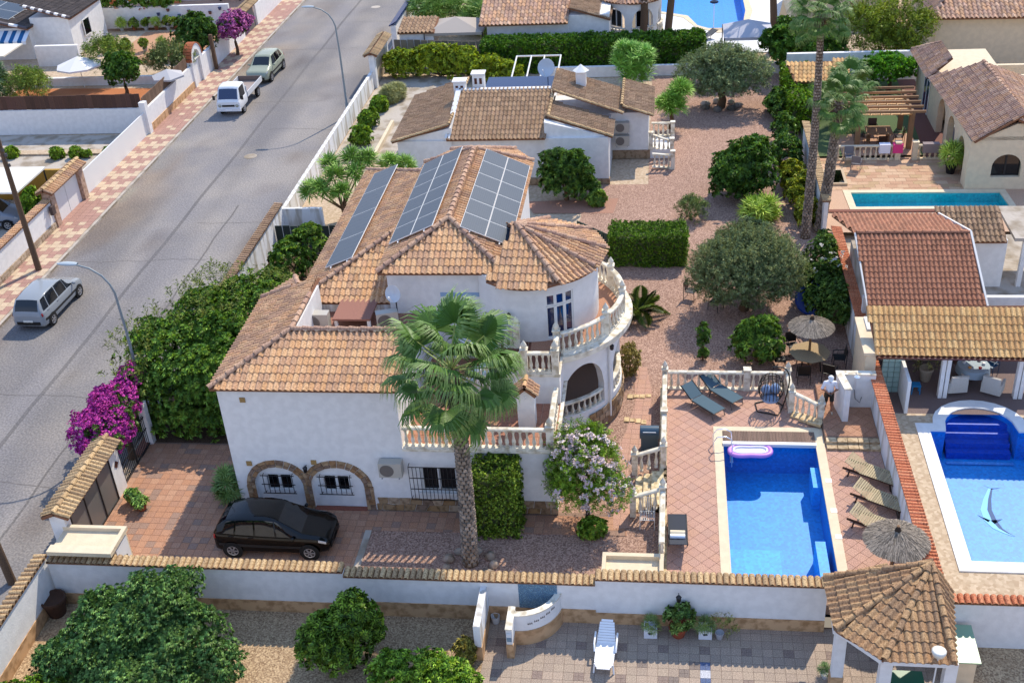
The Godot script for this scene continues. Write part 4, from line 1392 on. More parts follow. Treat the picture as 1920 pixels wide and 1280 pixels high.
func roofs(C: Vector3) -> void:
	var H := house
	# garage block
	var g0 := Vector3(-16.1, 5.45, -32.95); var g1 := Vector3(-9.2, 5.45, -32.95)
	var h0 := Vector3(-13.6, 6.42, -35.45); var h1 := Vector3(-9.2, 6.42, -35.45)
	slope(H, g0, g1, [g0, g1, h1, h0], "new", 0.215, 0.372, 240)
	var g2 := Vector3(-16.1, 5.45, -39.5); var h2 := Vector3(-13.6, 6.42, -39.5)
	slope(H, g2, g0, [g2, g0, h0, h2], "new", 0.215, 0.372, 40)
	ridge(H, g0 + W(0, 0.06, 0), h0 + W(0, 0.06, 0), "ridge")
	ridge(H, h0 + W(0, 0.05, 0), h1 + W(0, 0.05, 0), "ridge")
	ridge(H, h0 + W(0, 0.05, 0), h2 + W(0, 0.05, 1.4), "ridge")
	ridge(H, g2 + W(0, 0.05, 0), h2 + W(-1.2, -0.4, 0), "ridge")
	var g3 := Vector3(-15.2, 5.45, -41.2)
	slope(H, g3, g2, [g3, g2, W(-14.5, 6.05, -39.5)], "new", 0.215, 0.372)
	ridge(H, g3 + W(0, 0.05, 0), W(-14.5, 6.1, -39.5), "ridge")
	# west wing
	var w0 := Vector3(-14.6, 5.45, -39.15); var w1 := Vector3(-10.72, 5.45, -39.15)
	var w2 := Vector3(-14.6, 5.45, -52.2); var w3 := Vector3(-10.72, 5.45, -52.2)
	var k0 := Vector3(-11.0, 6.9, -42.75); var k1 := Vector3(-11.0, 6.9, -48.6)
	slope(H, w0, w1, [w0, w1, W(-10.72, 6.9, -42.75), k0], "new", 0.215, 0.372, 50)
	slope(H, w2, w0, [w2, w0, k0, k1], "new", 0.215, 0.372)
	slope(H, w3, w2, [w3, w2, k1, W(-10.72, 6.9, -48.6)], "new", 0.215, 0.372)
	ridge(H, w0 + W(0, 0.06, 0), k0 + W(0, 0.06, 0), "ridge")
	ridge(H, w2 + W(0, 0.06, 0), k1 + W(0, 0.06, 0), "ridge")
	# upper block
	var e := 6.98
	var u0 := W(-11.02, e, -38.75); var u1 := W(-6.0, e, -38.75)
	var u2 := W(-6.0, e, -49.4); var u3 := W(-7.0, e, -50.85); var u4 := W(-10.0, e, -50.85); var u5 := W(-11.02, e, -49.4)
	var p0 := W(-8.5, 8.1, -41.25); var p1 := W(-8.5, 8.1, -48.3)
	slope(H, u0, u1, [u0, u1, p0], "new", 0.215, 0.372, 80)
	slope(H, u5, u0, [u5, u0, p0, p1], "new", 0.215, 0.372)
	slope(H, u1, u2, [u1, u2, p1, p0], "new", 0.215, 0.372)
	slope(H, u2, u3, [u2, u3, p1], "new", 0.215, 0.372)
	slope(H, u3, u4, [u3, u4, p1], "new", 0.215, 0.372)
	slope(H, u4, u5, [u4, u5, p1], "new", 0.215, 0.372)
	for q in [[u0, p0], [u1, p0], [p0, p1], [u2, p1], [u3, p1], [u4, p1], [u5, p1]]: ridge(H, q[0] + W(0, 0.07, 0), q[1] + W(0, 0.07, 0), "ridge", 0.12)
	# cone of the tower
	var ap := W(-5.75, 8.12, -40.62)
	var A := [-32.0, 26.0, 62.0, 94.0, 130.0, 172.0, 212.0]
	for i in A.size() - 1:
		var q: Array = arc_pts(C + W(0, 6.95, 0), 2.87, A[i], A[i + 1], 6)
		slope(H, q[0], q[6], q + [ap], "new", 0.215, 0.372, 60 if i < 3 else 0)
		if i: ridge(H, q[0] + W(0, 0.07, 0), ap + W(0, 0.05, 0), "ridge", 0.115)
	# solar panels
	var side := func(a: Vector3, b2: Vector3, c: Vector3, off): return off
	var nl: Vector3 = (p0 - u0).cross(u5 - u0).normalized()
	if nl.y < 0: nl = -nl
	var on := func(o: Vector3, nn: Vector3, x: float, z: float): return W(x, o.y - (nn.x * (x - o.x) + nn.z * (z - o.z)) / nn.y, z) + nn * 0.2
	var nr := Vector3(-nl.x, nl.y, nl.z)
	panel_array(H, on.call(u0, nl, -10.85, -40.75), on.call(u0, nl, -10.85, -48.75) - on.call(u0, nl, -10.85, -40.75), on.call(u0, nl, -9.0, -40.75) - on.call(u0, nl, -10.85, -40.75), 6, 2)
	panel_array(H, on.call(u1, nr, -6.12, -40.6), on.call(u1, nr, -6.12, -48.4) - on.call(u1, nr, -6.12, -40.6), on.call(u1, nr, -8.05, -40.6) - on.call(u1, nr, -6.12, -40.6), 6, 2)
	var nw: Vector3 = (k0 - w0).cross(w2 - w0).normalized()
	if nw.y < 0: nw = -nw
	panel_array(H, on.call(w0, nw, -13.75, -41.1), on.call(w0, nw, -13.75, -50.6) - on.call(w0, nw, -13.75, -41.1), on.call(w0, nw, -12.55, -41.1) - on.call(w0, nw, -13.75, -41.1), 4, 1)


# tubes of a furniture frame in the parent's own axes
func frame(par, called: String, lines: Array, r: float, mat, col := Color(1, 1, 1)) -> void:
	var b := B.new()
	b.col = col
	for l in lines: b.tube(l, [r], 5)
	part(par, called, b.mesh(), mat)

func lounger_dark(called: String, label: String, at: Vector3, turn: float, col: Color, back := 0.5, grp := "") -> Node3D:   # head end at -z
	var o := thing(called, label, "sun lounger", at, grp, turn)
	var f := [[Vector3(-0.32, 0.34, 0.95), Vector3(-0.32, 0.34, -0.35)], [Vector3(0.32, 0.34, 0.95), Vector3(0.32, 0.34, -0.35)], [Vector3(-0.32, 0.34, 0.95), Vector3(0.32, 0.34, 0.95)]]
	frame(o, "frame", f, 0.022, "satin", lin(0.12, 0.13, 0.14))
	var s := B.new()
	s.col = col
	s.bx(Vector3(0, 0.355, 0.30), Vector3(0.60, 0.02, 1.28), Basis())
	part(o, "seat_sling", s.mesh(), "cloth")
	var k := B.new()
	k.col = col
	var c := Vector3(0, 0.36, -0.36)
	var d := Vector3(0, sin(back), -cos(back))
	k.bx(c + d * 0.36, Vector3(0.60, 0.02, 0.70), Basis(Vector3.RIGHT, back))
	k.col = lin(0.12, 0.13, 0.14)
	for x in [-0.31, 0.31]: k.bar(c + Vector3(x, 0, 0), c + Vector3(x, 0, 0) + d * 0.74, 0.035, 0.035)
	part(o, "backrest", k.mesh(), "cloth")
	for p in [[-0.32, 0.82, 0.12], [0.32, 0.82, 0.12], [-0.32, -0.25, -0.1], [0.32, -0.25, -0.1]]:
		frame(o, "leg", [[Vector3(p[0], 0.34, p[1]), Vector3(p[0], 0.0, p[1] + p[2])]], 0.018, "satin", lin(0.3, 0.3, 0.3))
	frame(o, "crossbar", [[Vector3(-0.32, 0.1, -0.32), Vector3(0.32, 0.1, -0.32)]], 0.014, "satin", lin(0.5, 0.5, 0.5))
	return o

func lounger_wood(label: String, at: Vector3, turn: float, grp: String) -> void:
	var o := thing("wooden_sunbed", label, "sun lounger", at, grp, turn)
	var d := B.new()
	d.col = lin(0.30, 0.20, 0.14)
	for x in [-0.3, 0.3]: d.bx(Vector3(x, 0.34, 0), Vector3(0.05, 0.07, 1.95), Basis())
	part(o, "frame", d.mesh(), "matte")
	for i in 24:
		var s := B.new()
		var f := rf(0.92, 1.05)
		s.col = lin(0.80 * f, 0.73 * f, 0.58 * f)
		var z := 0.93 - i * 0.081
		var y := 0.39
		var tilt := 0.0
		if i > 15:
			tilt = 0.42
			y += (i - 15) * 0.036
			z += (i - 15) * 0.008
		s.bx(Vector3(0, y, z), Vector3(0.72, 0.022, 0.062), Basis(Vector3.RIGHT, tilt))
		part(o, "slat", s.mesh(), "matte")
	for p in [[-0.28, 0.8], [0.28, 0.8], [-0.28, -0.7], [0.28, -0.7]]:
		var l := B.new()
		l.col = lin(0.30, 0.20, 0.14)
		l.bar(Vector3(p[0], 0.34, p[1]), Vector3(p[0], 0, p[1] * 1.1), 0.05, 0.05)
		part(o, "leg", l.mesh(), "matte")

func thatch_parasol(called: String, label: String, at: Vector3, h: float, r: float, lean := Vector3.ZERO) -> void:
	var o := thing(called, label, "parasol", at)
	var p := B.new()
	p.tube([Vector3.ZERO, lean + Vector3(0, h + 0.18, 0)], [0.06, 0.05], 8)
	part(o, "pole", p.mesh(), "wood")
	var c := lean + Vector3(0, h, 0)
	var b := B.new()
	b.col = lin(0.62, 0.57, 0.50)
	b.lathe([Vector2(r * 0.97, -r * 0.41), Vector2(r * 0.5, -r * 0.215), Vector2(0.05, 0.0)], 26, c)
	b.lathe([Vector2(0.05, -0.06), Vector2(r * 0.5, -r * 0.26), Vector2(r * 0.97, -r * 0.45)], 26, c)
	part(o, "canopy", b.mesh(), "thatch")
	var s := B.new()
	for i in 1500:
		var a := rf(0, TAU); var r0 := r * sqrt(rng.randf()) * 0.9; var l := rf(0.2, 0.42)
		var f := rf(0.7, 1.25)
		s.col = lin(0.62 * f, 0.57 * f, 0.51 * f)
		var da := rf(-0.04, 0.04)
		var pr := func(rr, aa): return c + Vector3(cos(aa) * rr, -minf(rr, r * 1.02) * 0.42 + 0.035, sin(aa) * rr)
		var u: Vector3 = pr.call(r0, a); var w: Vector3 = pr.call(minf(r0 + l, r * rf(1.0, 1.06)), a + da)
		var t := Vector3(-sin(a), 0, cos(a)) * 0.012
		s.q(u - t, u + t, w + t - Vector3(0, 0.03, 0), w - t - Vector3(0, 0.03, 0), Vector3.UP)
	part(o, "straw", s.mesh(), "thatch", "stuff")
	var k := B.new()
	k.col = lin(0.28, 0.22, 0.18)
	k.lathe([Vector2(0.12, -0.05), Vector2(0.09, 0.05), Vector2(0.03, 0.16), Vector2(0.0, 0.2)], 8, c)
	part(o, "finial", k.mesh(), "thatch")

func garden_chair(called: String, label: String, at: Vector3, turn: float, col: Color, grp := "") -> Node3D:   # facing +z
	var o := thing(called, label, "chair", at, grp, turn)
	var s := B.new()
	s.col = col
	s.bx(Vector3(0, 0.44, 0), Vector3(0.48, 0.025, 0.46), Basis())
	part(o, "seat", s.mesh(), "satin")
	var k := B.new()
	k.col = col
	k.bx(Vector3(0, 0.72, -0.26), Vector3(0.46, 0.46, 0.02), Basis(Vector3.RIGHT, -0.15))
	part(o, "backrest", k.mesh(), "satin")
	for p in [[-0.24, 0.22], [0.24, 0.22], [-0.24, -0.24], [0.24, -0.24]]: frame(o, "leg", [[Vector3(p[0], 0.64 if p[1] > 0 else 0.95, p[1] - (0.06 if p[1] < 0 else 0.0)), Vector3(p[0] * 1.1, 0, p[1] * 1.15)]], 0.016, "satin", col)
	for x in [-0.24, 0.24]: frame(o, "armrest", [[Vector3(x, 0.64, 0.24), Vector3(x, 0.66, -0.25)]], 0.02, "satin", col)
	return o

func pool(o, inner: PackedVector2Array, outer: PackedVector2Array, top: float, deep: float, water: float, tile: Color, coping_mat, liner: Color) -> void:
	var c := B.new()
	# coping as a ring between the two outlines
	for i in inner.size():
		var j := (i + 1) % inner.size()
		var a := inner[i]; var b := inner[j]; var d := outer[i]; var e := outer[j]
		c.q(Vector3(a.x, top, a.y), Vector3(b.x, top, b.y), Vector3(e.x, top, e.y), Vector3(d.x, top, d.y), Vector3.UP)
		c.q(Vector3(d.x, top, d.y), Vector3(e.x, top, e.y), Vector3(e.x, top - 0.12, e.y), Vector3(d.x, top - 0.12, d.y))
		c.q(Vector3(a.x, top, a.y), Vector3(b.x, top, b.y), Vector3(b.x, top - 0.08, b.y), Vector3(a.x, top - 0.08, a.y))
	part(o, "coping", c, coping_mat)
	var s := B.new()
	s.col = tile
	for i in inner.size():
		var a := inner[i]; var b := inner[(i + 1) % inner.size()]
		s.q(Vector3(a.x, top - 0.08, a.y), Vector3(b.x, top - 0.08, b.y), Vector3(b.x, top - deep, b.y), Vector3(a.x, top - deep, a.y))
	s.col = liner
	s.cap(inner, top - deep)
	part(o, "basin", s, "pool_tile")
	var w := B.new()
	w.cap(inner, water)
	part(o, "water", w, "water")

func main_plot() -> void:
	var terra := [lin(0.84, 0.66, 0.57), lin(0.83, 0.65, 0.565), lin(0.85, 0.67, 0.58), lin(0.84, 0.655, 0.555), lin(0.82, 0.65, 0.57)]
	var drive := [lin(0.78, 0.58, 0.46), lin(0.80, 0.60, 0.48), lin(0.76, 0.57, 0.46), lin(0.79, 0.58, 0.45), lin(0.81, 0.62, 0.50), lin(0.68, 0.55, 0.48)]
	# ground of the plot
	ground_patch("gravel", [Vector2(-11.0, -32.0), Vector2(-11.0, -28.4), Vector2(0, -28.4), Vector2(0, -41), Vector2(8.2, -41), Vector2(8.2, -80.8), Vector2(-1.0, -80.8), Vector2(-1.0, -62.4), Vector2(-4.6, -62.4), Vector2(-4.6, -58), Vector2(-6, -51), Vector2(-6, -42), Vector2(-3.8, -32.0)], 0.0, "gravel_red", 1.4, 0.84, 8)
	sheet("garden_soil", [Vector2(-21.1, -33), Vector2(-15.9, -33), Vector2(-15.9, -56), Vector2(-21.1, -56)], 0.0, "soil")
	var dv := sheet("driveway", [Vector2(-20.9, -28.4), Vector2(-10.8, -28.4), Vector2(-10.8, -31.95), Vector2(-1.3, -32.0), Vector2(-1.3, -33.2), Vector2(-15.9, -33.1), Vector2(-15.9, -37.0), Vector2(-21.1, -37.0)], 0.006, "joint")
	pieces(dv, "paving_tile", cells(-21.2, -37.2, -1.3, -28.4, 0.33, 0.33, 0.014, 0.02), PackedVector2Array([Vector2(-20.9, -28.4), Vector2(-10.85, -28.4), Vector2(-10.85, -31.9), Vector2(-1.3, -32.0), Vector2(-1.3, -33.0), Vector2(-15.9, -33.0), Vector2(-15.9, -36.9), Vector2(-21.1, -36.9)]), Transform3D(Basis(), Vector3(0, 0.006, 0)), 0.012, "paver", drive, 300)
	var edge := B.new()
	edge.span(Vector3(-10.84, 0, -31.9), Vector3(-10.6, 0.03, -28.5))
	struct("concrete_strip", edge, "concrete")
	# curved path beside the tower, with stone treads
	var pc := [Vector2(-1.16, -43), Vector2(-0.77, -43.09), Vector2(-0.53, -41.15), Vector2(-0.5, -38.67), Vector2(-0.8, -37.4), Vector2(-1.37, -36.25), Vector2(-1.18, -32.44), Vector2(-1.79, -32.36), Vector2(-1.96, -36.5), Vector2(-1.52, -38.27), Vector2(-1.22, -40.15), Vector2(-1.26, -41.74)]
	var pth := sheet("garden_path", pc, 0.008, "joint")
	pieces(pth, "paving_tile", cells(-2.4, -44, -0.3, -31, 0.33, 0.33, 0.012, 0.05), PackedVector2Array(pc), Transform3D(Basis(), Vector3(0, 0.008, 0)), 0.014, "paver", terra, 120)
	for l in [[Vector3(-1.55, 0, -40.77), Vector3(-0.53, 0, -40.8)], [Vector3(-1.63, 0, -39.12), Vector3(-0.7, 0, -38.92)]]:
		for i in 4:
			var b := B.new()
			b.col = lin(0.82, 0.72, 0.55) * rf(0.9, 1.1)
			var p: Vector3 = l[0].lerp(l[1], (i + 0.5) / 4.0)
			b.box(p + Vector3(0, 0.03, rf(-0.03, 0.03)), Vector3((l[1].x - l[0].x) / 4 - 0.03, 0.06, rf(0.2, 0.3)))
			part(pth, "stone_tread", b, "rubble")
	# pool terrace
	var tx0 := 0.0; var tz := -40.95
	var hole := rect(1.95, -38.15, 6.1, -28.95)
	var tb := B.new()
	for q in Geometry2D.clip_polygons(rect(tx0, tz, 8.2, -28.5), rect(1.95, -38.15, 6.1, -28.4)): tb.prism(q, 0.0, 0.38)
	tb.span(Vector3(1.95, 0, -28.98), Vector3(6.1, 0.38, -28.5))
	var ter := struct("pool_terrace", tb, "joint")
	pieces(ter, "paving_tile", cells(0.0, -41, 8.2, -28.5, 0.36, 0.36, 0.012, PI / 4), rect(0.12, tz + 0.1, 8.15, -28.6), Transform3D(Basis(), Vector3(0, 0.38, 0)), 0.02, "paver", terra, 300, [rect(1.93, -38.17, 6.12, -28.4)])
	var rim := B.new()
	rim.col = lin(0.9, 0.85, 0.74)
	for a in [[-35.6, tz], [-28.6, -33.1]]: rim.span(Vector3(-0.16, 0.0, a[1]), Vector3(0.12, 0.42, a[0]))
	rim.span(Vector3(-0.16, 0.0, -35.6), Vector3(0.12, 0.38, -33.1))
	struct("terrace_edge", rim, "stoneware")
	# upper landing with stone treads
	var ld := B.new()
	ld.span(Vector3(6.15, 0.38, -41.0), Vector3(8.15, 0.62, -37.35))
	var lnd := struct("shower_landing", ld, "joint")
	pieces(lnd, "paving_tile", cells(6.1, -41, 8.2, -37.3, 0.36, 0.36, 0.012, PI / 4), rect(6.17, -40.9, 8.12, -37.4), Transform3D(Basis(), Vector3(0, 0.62, 0)), 0.015, "paver", [lin(0.76, 0.56, 0.44), lin(0.79, 0.59, 0.47), lin(0.73, 0.54, 0.42)], 60)
	for r in 2:
		for i in 5:
			var b := B.new()
			var f := rf(0.85, 1.1)
			b.col = lin(0.80 * f, 0.70 * f, 0.56 * f)
			b.box(Vector3(6.37 + i * 0.4, 0.40 + 0.10 * (1 - r), -37.22 + r * 0.3), Vector3(0.38, 0.2, 0.3 + rf(-0.03, 0.03)))
			part(lnd, "stone_tread", b, "rubble")
	for i in 3:
		var b := B.new()
		b.col = lin(0.84, 0.74, 0.58)
		b.box(Vector3(5.3 + i * 0.3, 0.42 + 0.07 * i, -38.95 + i * 0.28), Vector3(0.55, 0.12, 0.4), -0.45)
		part(lnd, "stone_tread", b, "rubble")
	# pool
	var pl := thing("swimming_pool", "rectangular swimming pool with cream edge and deep blue mosaic water in the villa terrace", "swimming pool", Vector3(4.0, 0.38, -33.5))
	var inn := PackedVector2Array([Vector2(2.28, -37.0), Vector2(5.78, -37.0), Vector2(5.78, -29.3), Vector2(2.28, -29.3)])
	pool(pl, inn, PackedVector2Array([Vector2(1.93, -38.2), Vector2(6.12, -38.2), Vector2(6.12, -28.95), Vector2(1.93, -28.95)]), 0.42, 1.35, 0.27, lin(0.0, 0.50, 0.84), "cream", lin(0.0, 0.60, 0.90))
	var st := B.new()
	st.col = lin(0.05, 0.66, 0.97)
	for i in 3: st.span(Vector3(2.28, -0.93, -29.3), Vector3(4.1 - i * 0.45, -0.55 + i * 0.28, -32.1 + i * 0.5))
	st.span(Vector3(5.25, -0.93, -31.9), Vector3(5.6, 0.1, -29.3))
	st.span(Vector3(5.5, -0.93, -36.1), Vector3(5.78, 0.08, -34.9))
	part(pl, "submerged_step", st, "pool_tile")
	var rl := B.new()
	rl.span(Vector3(2.26, 0.36, -37.12), Vector3(5.8, 0.5, -36.95))
	part(pl, "cover_roller_edge", rl, "white_metal")
	for i in 58:
		var sl := B.new()
		var f := rf(0.9, 1.1)
		sl.col = lin(0.56 * f, 0.46 * f, 0.40 * f)
		sl.span(Vector3(2.28 + i * 0.0607, 0.40, -37.88), Vector3(2.28 + i * 0.0607 + 0.052, 0.445, -37.13))
		part(pl, "cover_slat", sl, "matte")
	for z in [-34.9, -33.2, -31.8]:
		var sk := B.new()
		sk.box(Vector3(6.02, 0.425, z), Vector3(0.22, 0.012, 0.22))
		part(pl, "skimmer_lid", sk, "white_metal")
	var ln := B.new()
	ln.bx(Vector3(5.765, -0.1, -35.6), Vector3(0.02, 0.3, 1.4), Basis())
	ln.col = lin(0.75, 0.85, 0.95)
	var ldr := thing("pool_ladder", "chrome pool ladder handrails at the far left corner of the villa pool", "ladder", Vector3(2.04, 0.42, -36.76))
	for dz in [-0.25, 0.25]:
		var q := ldr.position + Vector3(0.1, 0, dz)
		var hb := B.new()
		hb.tube([q + Vector3(-0.25, 0, 0), q + Vector3(-0.27, 0.45, 0), q + Vector3(-0.12, 0.7, 0), q + Vector3(0.2, 0.74, 0), q + Vector3(0.42, 0.6, 0), q + Vector3(0.46, 0.2, 0), q + Vector3(0.46, -0.7, 0)], [0.022], 6)
		part(ldr, "handrail", hb, "metal")
	for y in [-0.2, -0.5]:
		var rb := B.new()
		rb.span(ldr.position + Vector3(0.5, y, -0.25), ldr.position + Vector3(0.62, y + 0.03, 0.25))
		part(ldr, "rung", rb, "white_metal")
	# lilo
	var fl := thing("inflatable_lilo", "white and purple inflatable lilo floating in the villa pool", "lilo", Vector3(3.29, 0.3, -36.68), "", 0.03)
	var ring := []
	var ring2 := []
	for i in 29:
		var a := TAU * i / 28.0
		var sx := signf(cos(a)) * pow(absf(cos(a)), 0.6); var sz := signf(sin(a)) * pow(absf(sin(a)), 0.8)
		ring.append(Vector3(sx * 0.78, 0.07, sz * 0.34 * (1.0 - 0.12 * cos(a * 2) * 0.0 - 0.16 * exp(-sx * sx * 6.0))))
		ring2.append(ring[i] * Vector3(0.82, 1, 0.66) + Vector3(0, 0.03, 0))
	for rr in [[ring, 0.09, lin(0.80, 0.55, 0.85)], [ring2, 0.06, lin(0.86, 0.84, 0.90)]]:
		var b := B.new()
		b.col = rr[2]
		b.tube(rr[0], [rr[1]], 8, false)
		part(fl, "tube", b.mesh(), "satin")
	var md := B.new()
	md.col = lin(0.78, 0.80, 0.82)
	var mp := PackedVector2Array()
	for i in 28: mp.append(Vector2(ring2[i].x, ring2[i].z))
	md.prism(mp, 0.06, 0.10)
	part(fl, "bed", md.mesh(), "satin")
	# balustrade round the pool terrace
	var ba := thing("pool_balustrade", "cream stone balustrade on the back and left edges of the pool terrace", "balustrade", Vector3(0, 0.38, tz))
	var zc := -40.85
	balusters(ba, [Vector3(0.15, 0.38, zc), Vector3(3.25, 0.38, zc)], 0.9, 0.27)
	balusters(ba, [Vector3(3.5, 0.38, zc), Vector3(4.85, 0.38, zc)], 0.9, 0.27)
	balusters(ba, [Vector3(5.0, 0.38, zc + 0.15), Vector3(5.03, 0.38, -39.45)], 0.9, 0.27)
	balusters(ba, [Vector3(0.02, 0.38, zc + 0.15), Vector3(0.0, 0.38, -38.0)], 0.9, 0.27)
	balusters(ba, [Vector3(0.0, 0.38, -37.75), Vector3(-0.02, 0.38, -35.75)], 0.9, 0.27)
	balusters(ba, [Vector3(-0.03, 0.38, -33.0), Vector3(-0.05, 0.38, -30.3)], 0.9, 0.27)
	for p in [[0.02, zc], [5.0, zc], [5.03, -39.3], [-0.01, -35.6], [-0.03, -33.15], [0.0, -37.88]]: post(ba, Vector3(p[0], 0.38, p[1]), 1.0, 0.22, p[1] != -37.88)
	post(ba, Vector3(3.37, 0.38, zc), 1.0, 0.26, false)
	post(ba, Vector3(6.1, 0.38, -38.6), 0.95, 0.22)
	balusters(ba, [Vector3(5.15, 0.48, -39.22), Vector3(6.0, 0.34, -38.67)], 0.9, 0.27, 0.0)
	# stair from the path up to the terrace with two raking balustrades
	var sr := thing("garden_stair", "cream stone steps with raking balustrades between path and pool terrace", "steps", Vector3(-0.6, 0, -34.5))
	for i in 3:
		var b := B.new()
		b.col = lin(0.86, 0.78, 0.62)
		b.span(Vector3(-1.05 + i * 0.3, 0.0, -35.3), Vector3(-0.16, 0.12 + i * 0.13, -33.35))
		part(sr, "step", b, "rubble")
	for z in [-35.6, -33.15]:
		post(sr, Vector3(-1.1, 0, z), 0.95, 0.22)
		balusters(sr, [Vector3(-0.98, 0.08, z), Vector3(-0.15, 0.4, z)], 0.88, 0.27, 0.0)
	# planter, loungers, sunbeds, parasols
	var pb := B.new()
	for q in [[Vector3(-2.05, 0, -30.25), Vector3(0.02, 0.8, -30.08)], [Vector3(-2.05, 0, -30.08), Vector3(-1.92, 0.8, -28.6)], [Vector3(-0.12, 0, -30.08), Vector3(0.02, 0.8, -28.6)], [Vector3(-1.92, 0, -30.08), Vector3(-0.12, 0.62, -28.6)]]: pb.span(q[0], q[1])
	solo("utility_box_roof", pb, "cream", Vector3(-1.0, 0, -29.3), "cream rendered box with raised rim against the long wall by the pool terrace", "masonry box")
	lounger_dark("sun_lounger", "grey sling sun lounger with raised back, left of the pair by the back balustrade", Vector3(1.55, 0.4, -39.46), 0.74, lin(0.30, 0.38, 0.42), 0.55, "")
	lounger_dark("sun_lounger", "grey sling sun lounger with raised back, right of the pair by the back balustrade", Vector3(2.31, 0.4, -40.24), 0.74, lin(0.30, 0.38, 0.42), 0.55, "")
	lounger_dark("sun_lounger", "dark grey lounger with two rolled towels beside the near end of the pool", Vector3(0.5, 0.4, -31.43), PI + 0.02, lin(0.22, 0.23, 0.26), 0.45)
	for i in 2:
		var tw := B.new()
		tw.col = [lin(0.93, 0.95, 0.97), lin(0.88, 0.82, 0.70)][i]
		tw.xf = Transform3D(Basis(Vector3.FORWARD, PI / 2), Vector3(-0.26, 0, 0))
		tw.lathe([Vector2(0, 0), Vector2(0.08, 0), Vector2(0.085, 0.02), Vector2(0.085, 0.5), Vector2(0.08, 0.52), Vector2(0, 0.52)].map(func(v): return v * Vector2(1, 1)), 10)
		var o := solo("rolled_towel", tw, "cloth", Vector3.ZERO, ["white rolled towel on the dark grey lounger", "beige rolled towel on the dark grey lounger"][i], "towel")
		o.position = Vector3(0.49, 0.8, -31.03) + Vector3(0, 0.06, -0.05 - i * 0.2)
	for i in 3: lounger_wood(["slatted wooden sunbed by the pool, farthest of the three from the parasol", "slatted wooden sunbed by the pool, middle one of three", "slatted wooden sunbed by the pool, partly under the thatched parasol"][i], [Vector3(7.54, 0.4, -34.85), Vector3(7.62, 0.4, -33.35), Vector3(7.33, 0.4, -31.97)][i] + Vector3(0, 0, -0.2), 1.04, "wooden sunbeds beside the pool")
	thatch_parasol("thatched_parasol", "grey straw parasol beside the pool at the boundary wall", Vector3(7.45, 0.4, -30.0), 2.15, 1.02, Vector3(0.0, 0, 0.25))
	thatch_parasol("thatched_parasol", "grey straw parasol over the round garden table on gravel", Vector3(6.15, 0, -43.4), 2.3, 0.93)
	var tbl := thing("garden_table", "light wooden garden table under the straw parasol", "table", Vector3(6.15, 0, -43.25))
	var tt := B.new()
	tt.col = lin(0.75, 0.65, 0.50)
	tt.lathe([Vector2(0.0, 0.70), Vector2(0.86, 0.70), Vector2(0.88, 0.74), Vector2(0.0, 0.74)], 8)
	part(tbl, "table_top", tt.mesh(), "matte")
	for i in 4: frame(tbl, "leg", [[Vector3(cos(i * PI / 2 + 0.7) * 0.6, 0, sin(i * PI / 2 + 0.7) * 0.6), Vector3(cos(i * PI / 2 + 0.7) * 0.5, 0.7, sin(i * PI / 2 + 0.7) * 0.5)]], 0.03, "satin", lin(0.1, 0.1, 0.1))
	var cl := ["black garden chair left of the wooden table under the straw parasol", "black garden chair right of the wooden table, next to the boundary wall", "black garden chair behind the wooden table under the parasol", "black garden chair in front of the wooden table, left one", "black garden chair in front of the wooden table, right one"]
	var cp := [[-1.25, 0.1, PI / 2], [1.25, -0.1, -PI / 2], [-0.6, -1.05, 0.3], [-0.35, 1.15, PI], [0.75, 1.05, PI - 0.4]]
	for i in 5: garden_chair("garden_chair", cl[i], tbl.position + Vector3(cp[i][0], 0, cp[i][1]), cp[i][2], lin(0.10, 0.10, 0.11), "black chairs around the garden table")
	garden_chair("garden_chair", "dark folding chair on gravel at the left edge of the round olive tree", Vector3(1.23, 0, -49.11), 1.2, lin(0.16, 0.15, 0.15))
	garden_chair("garden_chair", "dark metal chair on gravel under the round olive tree", Vector3(2.36, 0, -48.11), -0.6, lin(0.16, 0.15, 0.15))
	# egg chair
	var eg := thing("hanging_egg_chair", "dark wicker egg chair with pale blue cushions hanging from a curved stand", "swing chair", Vector3(4.21, 0.4, -39.53))
	var bow := []
	for i in 15:
		var t := i / 14.0
		bow.append(Vector3(0.55 - 0.5 * pow(t, 3.0) + sin(t * PI) * 0.22, 0.05 + 1.85 * sin(t * PI * 0.55) / sin(PI * 0.55), -0.1))
	frame(eg, "stand", [bow, [Vector3(0.55, 0.05, -0.1), Vector3(0.3, 0.04, 0.55), Vector3(-0.5, 0.04, 0.3), Vector3(-0.55, 0.04, -0.3), Vector3(0.2, 0.04, -0.6), Vector3(0.55, 0.05, -0.1)]], 0.03, "satin", lin(0.1, 0.09, 0.09))
	var wk := []
	for i in 18:
		var a := TAU * i / 18.0
		var l := []
		for k in 9:
			var f := -0.95 + 1.75 * k / 8.0
			var rr := 0.5 * sqrt(maxf(0.02, 1.0 - f * f))
			if sin(a) > 0.55 and f > -0.35 and f < 0.75: continue
			l.append(Vector3(0.02 + cos(a) * rr, 0.98 + f * 0.66, sin(a) * rr))
		if l.size() > 1: wk.append(l)
	for k in 7:
		var f := -0.9 + 0.27 * k
		var rr := 0.5 * sqrt(1.0 - f * f)
		var l := []
		for i in 19:
			var a := TAU * 0.18 + TAU * 0.64 * i / 18.0 + PI * 0.0
			l.append(Vector3(0.02 + sin(a) * rr, 0.98 + f * 0.66, cos(a) * rr))
		wk.append(l)
	frame(eg, "basket", wk, 0.016, "satin", lin(0.14, 0.12, 0.11))
